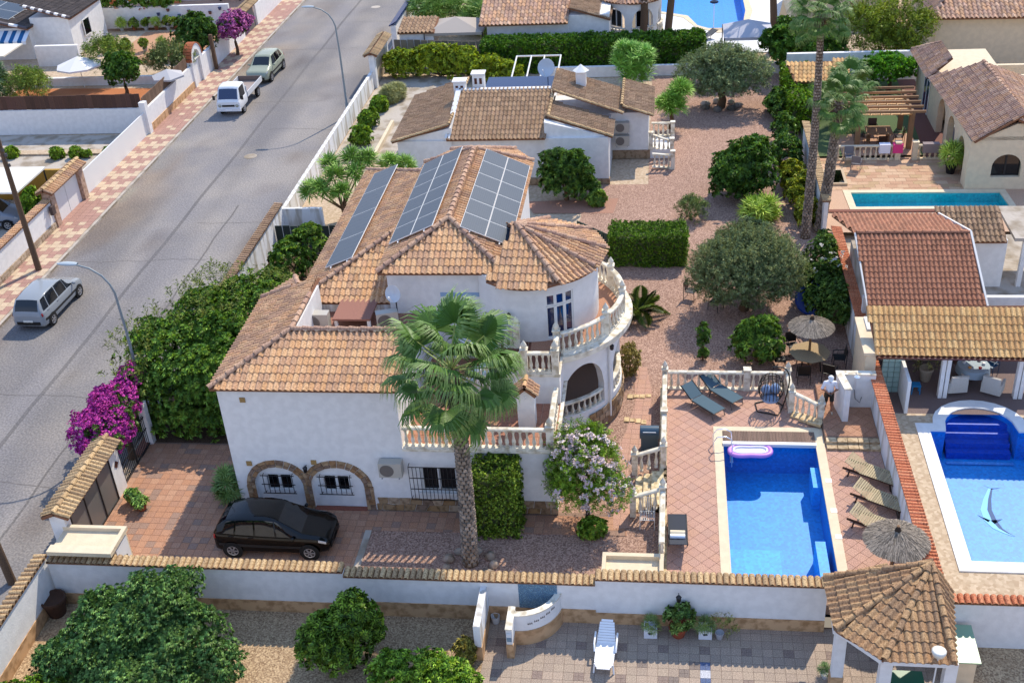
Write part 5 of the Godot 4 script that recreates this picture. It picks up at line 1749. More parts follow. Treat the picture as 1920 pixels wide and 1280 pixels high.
	for c in [[Vector3(0.0, 0.55, 0.12), Vector3(0.36, 0.14, 0.32)], [Vector3(-0.15, 0.82, -0.1), Vector3(0.22, 0.24, 0.16)], [Vector3(0.2, 0.86, -0.12), Vector3(0.2, 0.26, 0.16)]]:
		var cu := B.new()
		cu.col = lin(0.52, 0.60, 0.72)
		cu.blob(c[0], c[1], 6)
		part(eg, "cushion", cu.mesh(), "cloth")
	# grill on the path, wire rack on the gravel
	var gr := thing("gas_grill", "grey gas grill with closed lid beside the pool terrace wall", "grill", Vector3(-0.56, 0, -37.16))
	var gb := B.new()
	gb.col = lin(0.30, 0.36, 0.40)
	gb.box(Vector3(0, 0.78, 0), Vector3(0.75, 0.16, 0.5))
	gb.box(Vector3(0, 0.38, 0), Vector3(0.66, 0.64, 0.42))
	part(gr, "cabinet", gb.mesh(), "satin")
	var gl := B.new()
	gl.col = lin(0.22, 0.32, 0.40)
	gl.xf = Transform3D(Basis(Vector3.FORWARD, PI / 2), Vector3(-0.37, 0.86, 0))
	gl.lathe([Vector2(0.0, 0), Vector2(0.24, 0), Vector2(0.25, 0.02), Vector2(0.25, 0.72), Vector2(0.24, 0.74), Vector2(0, 0.74)], 14)
	part(gr, "lid", gl.mesh(), "satin")
	frame(gr, "handle", [[Vector3(-0.25, 1.0, 0.25), Vector3(0.25, 1.0, 0.25)]], 0.016, "metal")
	var rk := thing("white_wire_chair", "white wire chair standing on gravel under the stair balustrade", "chair", Vector3(-0.57, 0, -32.61))
	frame(rk, "seat", [[Vector3(-0.26, 0.45, -0.25), Vector3(0.26, 0.45, -0.25), Vector3(0.26, 0.45, 0.25), Vector3(-0.26, 0.45, 0.25), Vector3(-0.26, 0.45, -0.25)]] + range(8).map(func(i): return [Vector3(-0.22 + i * 0.063, 0.45, -0.25), Vector3(-0.22 + i * 0.063, 0.45, 0.25)]), 0.012, "white_metal")
	frame(rk, "backrest", [[Vector3(-0.26, 0.45, -0.25), Vector3(-0.26, 1.0, -0.36), Vector3(0.26, 1.0, -0.36), Vector3(0.26, 0.45, -0.25)]] + range(7).map(func(i): return [Vector3(-0.2 + i * 0.067, 0.45, -0.25), Vector3(-0.2 + i * 0.067, 1.0, -0.36)]), 0.012, "white_metal")
	for p in [[-0.26, -0.25], [0.26, -0.25], [-0.26, 0.25], [0.26, 0.25]]: frame(rk, "leg", [[Vector3(p[0], 0.45, p[1]), Vector3(p[0], 0, p[1])]], 0.014, "white_metal")
	# shower corner
	var sh := thing("shower_wall", "white L shaped shower wall with shower head and tap by the boundary wall", "wall", Vector3(6.75, 0.62, -39.3))
	var sb := B.new()
	sb.span(Vector3(6.72, 0.62, -39.55), Vector3(8.2, 2.15, -39.35))
	sb.prism(PackedVector2Array([Vector2(6.72, -39.35), Vector2(6.94, -39.35), Vector2(7.12, -38.35), Vector2(6.9, -38.35)]), 0.62, 2.15)
	part(sh, "wall_face", sb, "white")
	var sc := B.new()
	sc.span(Vector3(6.68, 2.15, -39.6), Vector3(8.2, 2.2, -39.32))
	sc.prism(PackedVector2Array([Vector2(6.68, -39.32), Vector2(6.98, -39.32), Vector2(7.16, -38.3), Vector2(6.86, -38.3)]), 2.15, 2.2)
	part(sh, "capping", sc, "stoneware")
	var hp := Vector3(7.41, 2.14, -39.3)
	var hd := B.new()
	hd.tube([hp + Vector3(0, -0.9, 0.04), hp + Vector3(0, 0.2, 0.04), hp + Vector3(0, 0.25, 0.3)], [0.02], 6)
	hd.lathe([Vector2(0.02, 0.06), Vector2(0.12, 0.0), Vector2(0.12, -0.02), Vector2(0, -0.02)], 12, hp + Vector3(0, 0.2, 0.34))
	part(sh, "shower_head", hd, "metal")
	var hs := B.new()
	hs.col = lin(0.4, 0.4, 0.4)
	hs.tube([hp + Vector3(0, -0.6, 0.06), hp + Vector3(0.05, -1.0, 0.08), hp + Vector3(0.25, -1.2, 0.08), hp + Vector3(0.3, -0.95, 0.06)], [0.018], 5)
	part(sh, "hose", hs, "satin")
	# boundary wall to the right neighbour with orange coping, stepped at the far end
	var bw := garden_wall("boundary_wall", "long white boundary wall with bright orange tile coping right of the pool terrace", Vector3(8.45, -0.6, -27.6), Vector3(8.25, -0.6, -41.3), 2.42, 0.3, "orange", "whitewash", 0, "", 300, 0.17, 0.52)
	garden_wall("boundary_wall", "higher far stretch of the boundary wall with orange coping beside the brown roof", Vector3(8.25, 0, -41.3), Vector3(8.2, 0, -52.5), 2.05, 0.3, "orange", "whitewash", 0, "", 200, 0.17, 0.5)
	# bits in the garden
	var bl := B.new()
	bl.col = lin(0.05, 0.26, 0.62)
	bl.xf = Transform3D(Basis(Vector3.RIGHT, 1.15), Vector3(6.73, 0, -47.89) + Vector3(0, 0.75, 0))
	bl.lathe([Vector2(0.0, -0.02), Vector2(0.75, -0.02), Vector2(0.82, 0.06), Vector2(0.72, 0.1), Vector2(0.0, 0.05)], 20)
	solo("paddling_pool", bl, "satin", Vector3(6.73, 0, -47.89), "round blue paddling pool leaning upright beside the flowering wall bush", "paddling pool")


func front_wall() -> void:
	var lab := ["tan based white wall with old tile coping in front of the driveway and black car", "lower middle stretch of the tile coped front wall below the palm trunk", "higher right stretch of the tile coped front wall in front of the villa pool"]
	var xs := [[-21.2, -10.65, 1.30], [-10.65, -2.2, 1.12], [-2.2, 5.2, 1.36]]
	for i in 3:
		var h: float = xs[i][2] + 0.6
		garden_wall("front_wall", lab[i], Vector3(xs[i][0], -0.6, -28.42), Vector3(xs[i][1], -0.6, -28.42), h, 0.26, "cap", "white", [0.5, 0.62, 0.5][i], "tan_brick", 300, 0.205, 0.44)
	garden_wall("lower_garden_wall", "white wall with brown tile coping between street and lower garden, bottom left", Vector3(-21.45, -0.6, -28.5), Vector3(-21.45, -0.6, -19.0), 2.0, 0.26, "cap", "white", 0.55, "tan_brick", 300, 0.22, 0.46)
	# utility box behind the corner
	var b := B.new()
	b.span(Vector3(-21.1, 0, -29.75), Vector3(-18.85, 1.62, -28.55))
	b.span(Vector3(-21.1, 1.62, -29.75), Vector3(-18.75, 1.78, -29.6))
	b.span(Vector3(-21.1, 1.62, -28.68), Vector3(-18.75, 1.78, -28.3))
	b.span(Vector3(-18.9, 1.62, -29.6), Vector3(-18.75, 1.78, -28.68))
	var ub := solo("meter_cabinet", b, "cream", Vector3(-20, 0, -29.1), "cream flat roofed meter cabinet in the driveway corner beside the street gate", "meter cabinet")
	var d := B.new()
	d.span(Vector3(-18.84, 0.1, -29.6), Vector3(-18.80, 1.5, -28.75))
	part(ub, "door", d, "white_metal")
	var kb := B.new()
	kb.box(Vector3(-18.78, 0.85, -29.3), Vector3(0.04, 0.06, 0.04))
	part(ub, "handle", kb, "iron")
	# gate wall with its double row of tiles, sliding gate, iron gate
	var gw := thing("street_gate_portal", "gate portal with tiled ridge coping over a grey sliding gate beside the street", "gate", Vector3(-21.2, 0, -31.7))
	var p := B.new()
	p.span(Vector3(-21.5, 0, -29.95), Vector3(-20.95, 2.25, -29.6))
	p.span(Vector3(-21.5, 0, -34.1), Vector3(-20.95, 2.25, -33.35))
	p.span(Vector3(-21.4, 1.95, -33.35), Vector3(-21.0, 2.25, -29.95))
	part(gw, "wall", p, "white")
	for s in [-1.0, 1.0]: slope(gw, Vector3(-21.22 + s * 0.52, 2.24, -29.5), Vector3(-21.22 + s * 0.52, 2.24, -34.15), [Vector3(-21.22 + s * 0.52, 2.24, -29.5), Vector3(-21.22 + s * 0.52, 2.24, -34.15), Vector3(-21.22, 2.45, -34.15), Vector3(-21.22, 2.45, -29.5)], "cap", 0.2, 0.55, 100)
	ridge(gw, Vector3(-21.22, 2.47, -29.5), Vector3(-21.22, 2.47, -34.15), "cap", 0.1, 0.4)
	for k in 3:
		var q := B.new()
		q.col = lin(0.42, 0.41, 0.40)
		q.span(Vector3(-21.02, 0.06, -33.3 + k * 1.1), Vector3(-20.98, 1.9, -33.3 + k * 1.1 + 1.06))
		part(gw, "gate_panel", q, "satin")
	var fr := B.new()
	for z in [-33.32, -32.22, -31.12, -30.02]: fr.box(Vector3(-20.97, 0.98, z), Vector3(0.05, 1.9, 0.05))
	for y in [0.05, 1.92]: fr.box(Vector3(-20.97, y, -31.67), Vector3(0.06, 0.06, 3.36))
	part(gw, "gate_frame", fr, "iron")
	var plq := B.new()
	plq.col = lin(0.35, 0.2, 0.17)
	plq.bx(Vector3(-20.94, 1.35, -33.75), Vector3(0.02, 0.24, 0.24), Basis(Vector3.RIGHT, PI / 4))
	part(gw, "tile_plaque", plq, "satin")
	var ig := thing("iron_gate", "black iron bar gate with arched top beside the purple bougainvillea", "gate", Vector3(-21.1, 0, -35.5))
	for k in 20:
		var z := -34.2 - k * 0.135
		var q := B.new()
		q.bar(Vector3(-21.08, 0.06, z), Vector3(-21.08, 1.5 + 0.35 * sin(PI * k / 19.0), z), 0.022, 0.022)
		part(ig, "bar", q, "iron")
	var gr := B.new()
	for y in [0.1, 0.85, 1.4]: gr.box(Vector3(-21.08, y, -35.5), Vector3(0.04, 0.04, 2.65))
	gr.box(Vector3(-21.08, 0.9, -35.5), Vector3(0.06, 1.75, 0.06))
	part(ig, "rail", gr, "iron")
	var gp := B.new()
	gp.span(Vector3(-21.25, 0, -37.15), Vector3(-20.95, 2.0, -36.85))
	solo("gate_post", gp, "white", Vector3(-21.1, 0, -37), "white gate post against the dark hedge", "post")

func bush_pot(called: String, label: String, at: Vector3, r: float, h: float, col: Color, grp := "") -> Node3D:
	var o := thing(called, label, "potted plant", at, grp)
	var b := B.new()
	b.col = col
	b.lathe([Vector2(0.0, 0), Vector2(r * 0.68, 0), Vector2(r * 0.95, h * 0.8), Vector2(r * 1.06, h * 0.82), Vector2(r * 1.06, h), Vector2(r * 0.9, h), Vector2(r * 0.85, h * 0.86), Vector2(0, h * 0.86)], 14)
	part(o, "pot", b.mesh(), "matte")
	return o

func lower_plot() -> void:
	# patio of the lower house
	var yd := B.new()
	yd.cap(rect(-5.7, -28.4, 8.9, -18), -0.6)
	var yard := struct("patio", yd, "joint")
	var base := [lin(0.74, 0.66, 0.58), lin(0.725, 0.645, 0.57), lin(0.755, 0.67, 0.59), lin(0.71, 0.63, 0.56)]
	var list := []
	var rest := B.new()
	for j in 30:
		for i in 44:
			var c: Color = base[rng.randi() % 4]
			var dark := (i % 4 == 1) and (j == 3 or j == 7 or j == 11)
			if dark: c = lin(0.62, 0.54, 0.49)
			var x := -5.62 + i * 0.332; var z := -28.25 + j * 0.332
			# a rug of border tiles
			var inrug := x > -0.9 and x < 1.55 and z > -26.9
			var edge := inrug and (x < -0.68 or x > 1.3 or z < -26.6)
			if edge: c = lin(0.84, 0.84, 0.86) if (i + j) % 2 else lin(0.40, 0.46, 0.60)
			elif inrug and not dark and (i + j) % 5 == 0: c = lin(0.58, 0.52, 0.48)
			list.append([Vector3(x, -0.597, z), c])
	list.sort_custom(func(a, b): return a[0].distance_squared_to(Vector3(0.5, 0, -26)) < b[0].distance_squared_to(Vector3(0.5, 0, -26)))
	for k in list.size():
		var q := rest if k >= 300 else B.new()
		q.col = list[k][1]
		if k % 1 == 0:
			var p: Vector3 = list[k][0]
			for s in 4: q.bx(p + Vector3((s % 2 - 0.5) * 0.163, 0.004 + rf(-0.001, 0.001), (s / 2 - 0.5) * 0.163), Vector3(0.155, 0.02, 0.155), Basis()) if list[k][1].r < 0.37 else null
			if list[k][1].r >= 0.37: q.box(p + Vector3(0, 0.004 + rf(-0.001, 0.001), 0), Vector3(0.322, 0.02, 0.322))
		if k < 300: part(yard, "paving_tile", q, "paver")
	part(yard, "paving_tiles", rest, "paver", "stuff")
	var dw := thing("dividing_wall", "thin white dividing wall between the lower garden and the patio", "wall", Vector3(-5.88, -0.6, -27.4))
	var b := B.new()
	b.span(Vector3(-6.0, 0.0, -28.3), Vector3(-5.78, 0.9, -26.45))
	part(dw, "wall_face", b, "whitewash")
	var c2 := B.new()
	c2.span(Vector3(-6.02, -0.6, -28.3), Vector3(-5.76, 0.0, -26.42))
	part(dw, "brick_base", c2, "tan_brick")
	# curved shower wall with mosaic
	var cw := thing("curved_shower_wall", "curved white half wall on a tan base with blue mosaic behind it", "wall", Vector3(-4.2, -0.6, -27.6))
	var C := Vector3(-4.72, 0, -28.62)
	var f := B.new(); var g := B.new(); var h := B.new()
	for e in [[f, 1.42, 0.02, 0.66], [g, 1.46, -0.6, 0.02]]: arc_wall(e[0], C, e[1], -3, 84, e[2], e[3], 0.17, [], 24)
	arc_wall(h, C, 1.44, -3, 84, 0.66, 0.70, 0.22, [], 24)
	f.span(Vector3(-4.98, 0.02, -27.62), Vector3(-4.78, 0.66, -26.6))
	g.span(Vector3(-5.0, -0.6, -27.62), Vector3(-4.76, 0.02, -26.57))
	h.span(Vector3(-5.0, 0.66, -27.62), Vector3(-4.77, 0.70, -26.58))
	part(cw, "wall_face", f, "white"); part(cw, "brick_base", g, "tan_brick"); part(cw, "capping", h, "stoneware")
	for i in 5:   # dark relief marks on the curve
		var t := deg_to_rad(18 + i * 9.0)
		var m := B.new()
		m.col = lin(0.38, 0.36, 0.36)
		m.xf = Transform3D(Basis(Vector3(cos(t), 0, -sin(t)), Vector3(sin(t), 0, cos(t)), Vector3.DOWN), C + Vector3(sin(t), 0, cos(t)) * 1.42 + Vector3(0, 0.3 + i * 0.05, 0))
		for k in 3: m.prism(PackedVector2Array([Vector2(-0.08 + k * 0.06, 0.02), Vector2(-0.03 + k * 0.06, 0.03), Vector2(-0.055 + k * 0.06, -0.06)]), 0, 0.012)
		part(cw, "relief_mark", m, "satin")
	for k in 2:
		var sg := B.new()
		sg.col = [lin(0.84, 0.86, 0.88), lin(0.45, 0.55, 0.62)][k]
		sg.bx(Vector3(-4.88, 0.44 - k * 0.2, -26.57), Vector3(0.15, 0.15, 0.02), Basis())
		part(cw, "sign_plate", sg, "satin")
	var ms := B.new()
	ms.bx(Vector3(-4.1, 0.4, -28.28), Vector3(1.3, 1.35, 0.03), Basis())
	ms.col = lin(0.22, 0.42, 0.58)
	var mpart := part(cw, "mosaic_panel", ms, "paver")
	var tess := B.new()
	for i in 46:
		for j in 48:
			var v := rf(0.6, 1.35)
			tess.col = Color(0.055 * v, 0.17 * v, 0.29 * v) if rng.randf() < 0.8 else Color(0.2 * v, 0.34 * v, 0.42 * v)
			var p := Vector3(-4.74 + i * 0.028, -0.26 + j * 0.028, -28.262)
			tess.q(p, p + Vector3(0.025, 0, 0), p + Vector3(0.025, 0.025, 0), p + Vector3(0, 0.025, 0), Vector3(0, 0, 1))
	part(mpart, "tesserae", tess, "satin", "stuff")
	var bk := thing("bucket", "white bucket on the patio behind the dividing wall", "bucket", Vector3(-5.57, -0.58, -28.15))
	var q2 := B.new()
	q2.col = lin(0.88, 0.88, 0.88)
	q2.lathe([Vector2(0.0, 0.0), Vector2(0.12, 0), Vector2(0.16, 0.3), Vector2(0.15, 0.3), Vector2(0.11, 0.03), Vector2(0, 0.03)], 12)
	part(bk, "body", q2.mesh(), "satin")
	frame(bk, "handle", [[Vector3(-0.16, 0.29, 0), Vector3(-0.12, 0.38, 0), Vector3(0, 0.42, 0), Vector3(0.12, 0.38, 0), Vector3(0.16, 0.29, 0)]], 0.008, "metal")
	# plastic lounger
	var lo := thing("plastic_lounger", "white plastic sun lounger with grey shaded backrest on the patio", "sun lounger", Vector3(-1.81, -0.58, -27.02), "", -0.04)
	var sh := B.new(); var bkr := B.new()
	sh.col = lin(0.92, 0.92, 0.92); bkr.col = sh.col
	for i in 13:
		var z := 0.0 + i * 0.085
		var ww: float = 0.62 - 0.2 * pow(maxf(0, (i - 8) / 4.0), 2.0)
		sh.bx(Vector3(0, 0.34, z), Vector3(ww, 0.03, 0.078), Basis())
	for i in 9:
		bkr.bx(Vector3(0, 0.36 + i * 0.052, -0.08 - i * 0.068), Vector3(0.6 - 0.018 * i - (0.08 if i == 8 else 0.0), 0.03, 0.075), Basis(Vector3.RIGHT, 0.65))
	part(lo, "seat", sh.mesh(), "satin"); part(lo, "backrest", bkr.mesh(), "satin")
	for x in [-0.34, 0.34]:
		frame(lo, "armrest", [[Vector3(x, 0.36, 0.35), Vector3(x * 1.05, 0.56, 0.2), Vector3(x * 1.05, 0.56, -0.3), Vector3(x, 0.36, -0.42)]], 0.035, "satin", lin(0.92, 0.92, 0.92))
		for z in [0.85, -0.4]: frame(lo, "leg", [[Vector3(x * 0.85, 0.34, z), Vector3(x * 0.95, 0, z * 1.08)]], 0.03, "satin", lin(0.92, 0.92, 0.92))
	# pots along the wall
	var pt := bush_pot("terracotta_pot", "large terracotta pot with leafy plant below the wall lantern", Vector3(0.51, -0.58, -27.89), 0.3, 0.42, lin(0.66, 0.32, 0.20))
	foliage(pt, "foliage", [[Vector3(0, 0.75, 0), Vector3(0.5, 0.45, 0.45)]], 90, "broad", "leaf", [Color(0.05, 0.11, 0.03), Color(0.13, 0.19, 0.05)], 0.22, 0.34)
	var boxes := ["white square planter with dark front left of the terracotta pot", "white square planter with dark front right of the terracotta pot"]
	var px := [Vector3(-0.39, -0.58, -27.89), Vector3(1.38, -0.58, -27.94)]
	for i in 2:
		var o := thing("square_planter", boxes[i], "planter", px[i], "white planters by the patio wall")
		var pb := B.new()
		pb.col = lin(0.86, 0.86, 0.88)
		for s in [[-0.2, 0.0, 0.03, 0.42], [0.2, 0.0, 0.03, 0.42], [0.0, -0.2, 0.42, 0.03], [0.0, 0.2, 0.42, 0.03]]: pb.bx(Vector3(s[0], 0.18, s[1]), Vector3(s[2], 0.36, s[3]), Basis())
		pb.bx(Vector3(0, 0.12, 0), Vector3(0.38, 0.2, 0.38), Basis())
		part(o, "box", pb.mesh(), "satin")
		var em := B.new()
		em.col = lin(0.2, 0.2, 0.25)
		em.bx(Vector3(0, 0.22, 0.217), Vector3(0.14, 0.09, 0.006), Basis(Vector3(0, 0, 1), 0.2))
		part(o, "painted_mark", em.mesh(), "satin")
		foliage(o, "foliage", [[Vector3(0, 0.45, 0), Vector3(0.2, 0.2, 0.2)]], 24, "blade", "leaf", [Color(0.05, 0.08, 0.03), Color(0.1, 0.14, 0.05)], 0.2, 0.3)
	var sp := bush_pot("small_pot", "small white pot with thin yellow green plant right of the planters", Vector3(1.84, -0.58, -27.82), 0.14, 0.26, lin(0.75, 0.75, 0.78))
	foliage(sp, "foliage", [[Vector3(0.1, 0.5, -0.05), Vector3(0.4, 0.35, 0.3)]], 40, "fine", "leaf", [Color(0.12, 0.15, 0.04), Color(0.2, 0.2, 0.06)], 0.2, 0.3)
	var sp2 := bush_pot("small_pot", "small white bowl pot near the pavilion post", Vector3(5.06, -0.58, -26.33), 0.17, 0.2, lin(0.85, 0.85, 0.87))
	foliage(sp2, "foliage", [[Vector3(0, 0.3, 0), Vector3(0.18, 0.2, 0.18)]], 24, "blade", "leaf", [Color(0.04, 0.08, 0.03), Color(0.08, 0.13, 0.05)], 0.15, 0.25)
	var jar := bush_pot("clay_jar", "big dark clay jar in the corner of the lower garden", Vector3(-21.07, -0.6, -27.77), 0.42, 0.75, lin(0.34, 0.24, 0.18))
	var wl := thing("wall_lantern_sign", "blue and white lantern on the patio wall above the terracotta pot", "lantern", Vector3(0.51, 0.97, -28.2))
	wall_lantern(wl, wl.position, Vector3(0, 0, 1))
	# pavilion in the corner
	var pv := thing("corner_pavilion", "small corner pavilion with a fan shaped old tile roof on white posts", "pavilion", Vector3(6.6, -0.6, -26.4))
	var e := [Vector3(4.99, 2, -27.96), Vector3(5.07, 2, -25.79), Vector3(6.3, 2, -24.65), Vector3(8.24, 2, -24.64)]
	var ap := Vector3(8.06, 3, -27.69)
	e[0] = Vector3(4.98, 2.0, -28.0)
	slope(pv, e[0], e[1], [e[0], e[1], ap, ap + Vector3(-0.2, -0.02, -0.25)], "smoke", 0.225, 0.33, 90)
	slope(pv, e[1], e[2], [e[1], e[2], ap], "smoke", 0.225, 0.33, 90)
	slope(pv, e[2], e[3], [e[2], e[3], ap], "smoke", 0.225, 0.33, 90)
	slope(pv, e[3], Vector3(8.75, 2.0, -27.8), [e[3], Vector3(8.75, 2.0, -27.8), ap], "smoke", 0.225, 0.33, 30)
	for i in 4: ridge(pv, e[i] + Vector3(0, 0.07, 0), ap + Vector3(0, 0.05, 0), "smoke", 0.105, 0.36)
	var pb := B.new()
	for p in [e[1] * 0.93 + ap * 0.07, e[2] * 0.93 + ap * 0.07, e[3] * 0.93 + ap * 0.07]:
		pb.box(Vector3(p.x, 0.98, p.z), Vector3(0.34, 1.9, 0.3))
	pb.bar(Vector3(5.2, 1.9, -28.0), e[1] + Vector3(0.05, -0.08, 0), 0.2, 0.14)
	pb.bar(e[1] + Vector3(0.1, -0.08, -0.1), e[2] + Vector3(0, -0.08, -0.1), 0.2, 0.14)
	pb.bar(e[2] + Vector3(0, -0.08, -0.1), e[3] + Vector3(0, -0.08, -0.1), 0.2, 0.14)
	part(pv, "post", pb, "white")
	var tb := B.new()
	for p in [e[1] * 0.93 + ap * 0.07, e[2] * 0.93 + ap * 0.07, e[3] * 0.93 + ap * 0.07]: tb.box(Vector3(p.x, -0.28, p.z), Vector3(0.4, 0.66, 0.36))
	part(pv, "brick_base", tb, "tan_brick")
	var ct := B.new()
	ct.col = lin(0.05, 0.36, 0.24)
	ct.box(Vector3(7.2, 0.2, -25.6), Vector3(1.2, 0.06, 0.8))
	ct.box(Vector3(7.2, -0.2, -25.6), Vector3(0.9, 0.75, 0.6))
	solo("green_counter", ct, "satin", Vector3(7.2, -0.6, -25.6), "green covered counter inside the corner pavilion", "table")
	var lp := thing("patio_lamp", "small globe lamp on a thin pole in front of the pavilion roof", "lamp", Vector3(8.31, -0.6, -25.9))
	var lt := Vector3(7.79, 2.35, -24.71)
	var lb := B.new()
	lb.tube([lt + Vector3(-0.02, -2.9, 0), lt + Vector3(0, -0.1, 0)], [0.025], 6)
	part(lp, "pole", lb, "white_metal")
	var gl := B.new()
	gl.col = lin(0.85, 0.84, 0.80)
	gl.lathe([Vector2(0.03, -0.12), Vector2(0.16, -0.08), Vector2(0.2, 0.02), Vector2(0.21, 0.1), Vector2(0.16, 0.13), Vector2(0, 0.13)], 12, lt)
	part(lp, "lamp_shade", gl, "satin")
	var gh := thing("pump_cabinet", "tan cabinet with a pale green lid beside the pavilion", "cabinet", Vector3(9.15, -0.6, -27.0))
	var gb := B.new()
	gb.span(Vector3(8.75, -0.6, -27.6), Vector3(9.45, 0.42, -26.3))
	part(gh, "body", gb, "cream")
	var gl2 := B.new()
	gl2.col = lin(0.55, 0.68, 0.56)
	gl2.bx(Vector3(9.12, 0.47, -26.95), Vector3(0.85, 0.05, 1.5), Basis(Vector3.RIGHT, 0.06))
	part(gh, "lid", gl2, "satin")
	garden_wall("front_wall", "white wall with bright orange coping in front of the right neighbour pool", Vector3(8.5, -0.6, -28.0), Vector3(30, -0.6, -28.1), 1.85, 0.26, "orange", "white", 0, "", 120, 0.2, 0.36)
	sheet("yard_gravel", [Vector2(8.9, -27.9), Vector2(30, -27.9), Vector2(30, -18), Vector2(8.9, -18)], -0.596, "gravel_tan")


func street_lamp(label: String, at: Vector3) -> void:
	var o := thing("street_lamp", label, "street lamp", at, "grey street lamps along the road")
	var b := B.new()
	b.col = lin(0.50, 0.54, 0.56)
	b.tube([Vector3(0, 0, 0), Vector3(0, 0.9, 0), Vector3(0, 1.0, 0), Vector3(0.02, 4.4, 0), Vector3(-0.02, 6.2, 0), Vector3(-0.14, 6.6, 0), Vector3(-0.38, 6.98, 0), Vector3(-0.8, 7.3, 0), Vector3(-1.35, 7.48, 0)], [0.11, 0.11, 0.075, 0.06, 0.05, 0.045, 0.042, 0.04, 0.035], 8)
	part(o, "pole", b.mesh(), "satin")
	var h := B.new()
	h.col = lin(0.66, 0.70, 0.72)
	var rows := []
	for i in 9:
		var t := i / 8.0
		var w := 0.15 * sqrt(maxf(0.02, sin(PI * minf(0.98, t * 0.85 + 0.12))))
		var row := PackedVector3Array()
		for k in 8:
			var a := TAU * k / 8.0
			row.append(Vector3(-1.25 - t * 0.85, 7.5 + 0.02 * t + sin(a) * w * (0.55 if sin(a) > 0 else 0.35), cos(a) * w))
		rows.append(row)
	h.grid(rows, true)
	part(o, "lamp_head", h.mesh(), "satin")

func street_side() -> void:
	street_lamp("grey street lamp with curved arm rising behind the purple bougainvillea, near end of the road", Vector3(-21.8, 0, -38.6))
	street_lamp("grey street lamp with curved arm at the far right kerb, opposite the parked truck", Vector3(-21.56, 0, -74.2))
	var pole := func(called, label, base: Vector3, top: Vector3):
		var o := thing(called, label, "utility pole", base)
		trunk(o, [base, base.lerp(top, 0.5), top], [0.17, 0.145, 0.11], "bark", "pole")
		var b := B.new()
		b.col = lin(0.25, 0.25, 0.26)
		for k in 4: b.bx(top + Vector3(0.12 + 0.1 * (k % 2), -0.9 - k * 0.28, 0.1), Vector3(0.14, 0.16, 0.12), Basis())
		part(o, "insulator", b, "satin")
		return o
	var p1: Node3D = pole.call("utility_pole", "brown wooden utility pole on the left pavement beside the tile coped wall", Vector3(-33.26, 0.1, -51.88), Vector3(-33.26, 0.1, -51.88) + Vector3(-0.35, 7.6, -0.5))
	pole.call("utility_pole", "dark brown wooden pole at the left edge by the lower garden wall", Vector3(-23.02, 0, -28.59), Vector3(-23.02, 0, -28.59) + Vector3(-0.1, 7.4, 0.2))
	var top := Vector3(-33.26, 0.1, -51.88) + Vector3(-0.35, 7.4, -0.5)
	for i in 3:
		var b := B.new()
		b.col = lin(0.12, 0.12, 0.12)
		var e := Vector3(-26.0 + i * 0.9, 6.6, -27.5)
		var pts := []
		for k in 13: pts.append(top.lerp(e, k / 12.0) + Vector3(0, -0.2 * i - 0.9 * sin(PI * k / 12.0), 0))
		b.tube(pts, [0.012], 4, false)
		solo("overhead_cable", b, "satin", top, ["topmost", "middle", "lowest"][i] + " thin black cable running down from the left utility pole", "cable", "cables from the left utility pole")
	garden_wall("street_wall", "white garden wall with brown tile coping between road and villa garden", Vector3(-20.95, 0, -42.0), Vector3(-20.95, 0, -56.3), 1.75, 0.26, "aged", "whitewash", 0, "", 100, 0.22, 0.46)
	var w := thing("street_wall", "long plain white wall along the right side of the road behind the far lamp", "wall", Vector3(-21.0, 0, -70))
	var b := B.new()
	b.span(Vector3(-21.1, 0, -83.5), Vector3(-20.88, 1.25, -56.3))
	b.span(Vector3(-21.1, 0, -56.5), Vector3(-18.6, 1.5, -56.3))
	part(w, "wall_face", b, "whitewash")


func box_thing(called: String, label: String, cat: String, a: Vector3, b: Vector3, mat, col := Color(1, 1, 1), grp := "") -> MeshInstance3D:
	var q := B.new()
	q.col = col
	q.span(a, b)
	return solo(called, q, mat, Vector3((a.x + b.x) / 2, minf(a.y, b.y), (a.z + b.z) / 2), label, cat, grp)

func parasol(called: String, label: String, at: Vector3, h: float, r: float, col: Color, n := 8) -> void:
	var o := thing(called, label, "parasol", at)
	frame(o, "pole", [[Vector3.ZERO, Vector3(0, h, 0)]], 0.03, "white_metal")
	var b := B.new()
	b.col = col
	for i in n:
		var a := TAU * i / n; var c := TAU * (i + 1) / n
		var p := Vector3(cos(a) * r, h - r * 0.38, sin(a) * r); var q := Vector3(cos(c) * r, h - r * 0.38, sin(c) * r)
		b.t(Vector3(0, h, 0), q, p, Vector3.UP)
		b.q(p, q, q - Vector3(0, 0.12, 0), p - Vector3(0, 0.12, 0))
	part(o, "canopy", b.mesh(), "cloth")

func gazebo(called: String, label: String, a: Vector3, b: Vector3, h: float, rise: float, col: Color) -> void:
	var c := (a + b) / 2
	var o := thing(called, label, "gazebo", c)
	var s := (b - a).abs() / 2
	for x in [-1, 1]:
		for z in [-1, 1]: frame(o, "post", [[Vector3(s.x * x, 0, s.z * z), Vector3(s.x * x, h, s.z * z)]], 0.04, "iron")
	var q := B.new()
	q.col = col
	var k := [Vector3(-s.x, h, -s.z), Vector3(s.x, h, -s.z), Vector3(s.x, h, s.z), Vector3(-s.x, h, s.z)]
	for i in 4:
		q.t(k[i], k[(i + 1) % 4], Vector3(0, h + rise, 0), Vector3(0, 1, 0))
		q.q(k[i], k[(i + 1) % 4], k[(i + 1) % 4] - Vector3(0, 0.2, 0), k[i] - Vector3(0, 0.2, 0))
	part(o, "canopy", q.mesh(), "cloth")

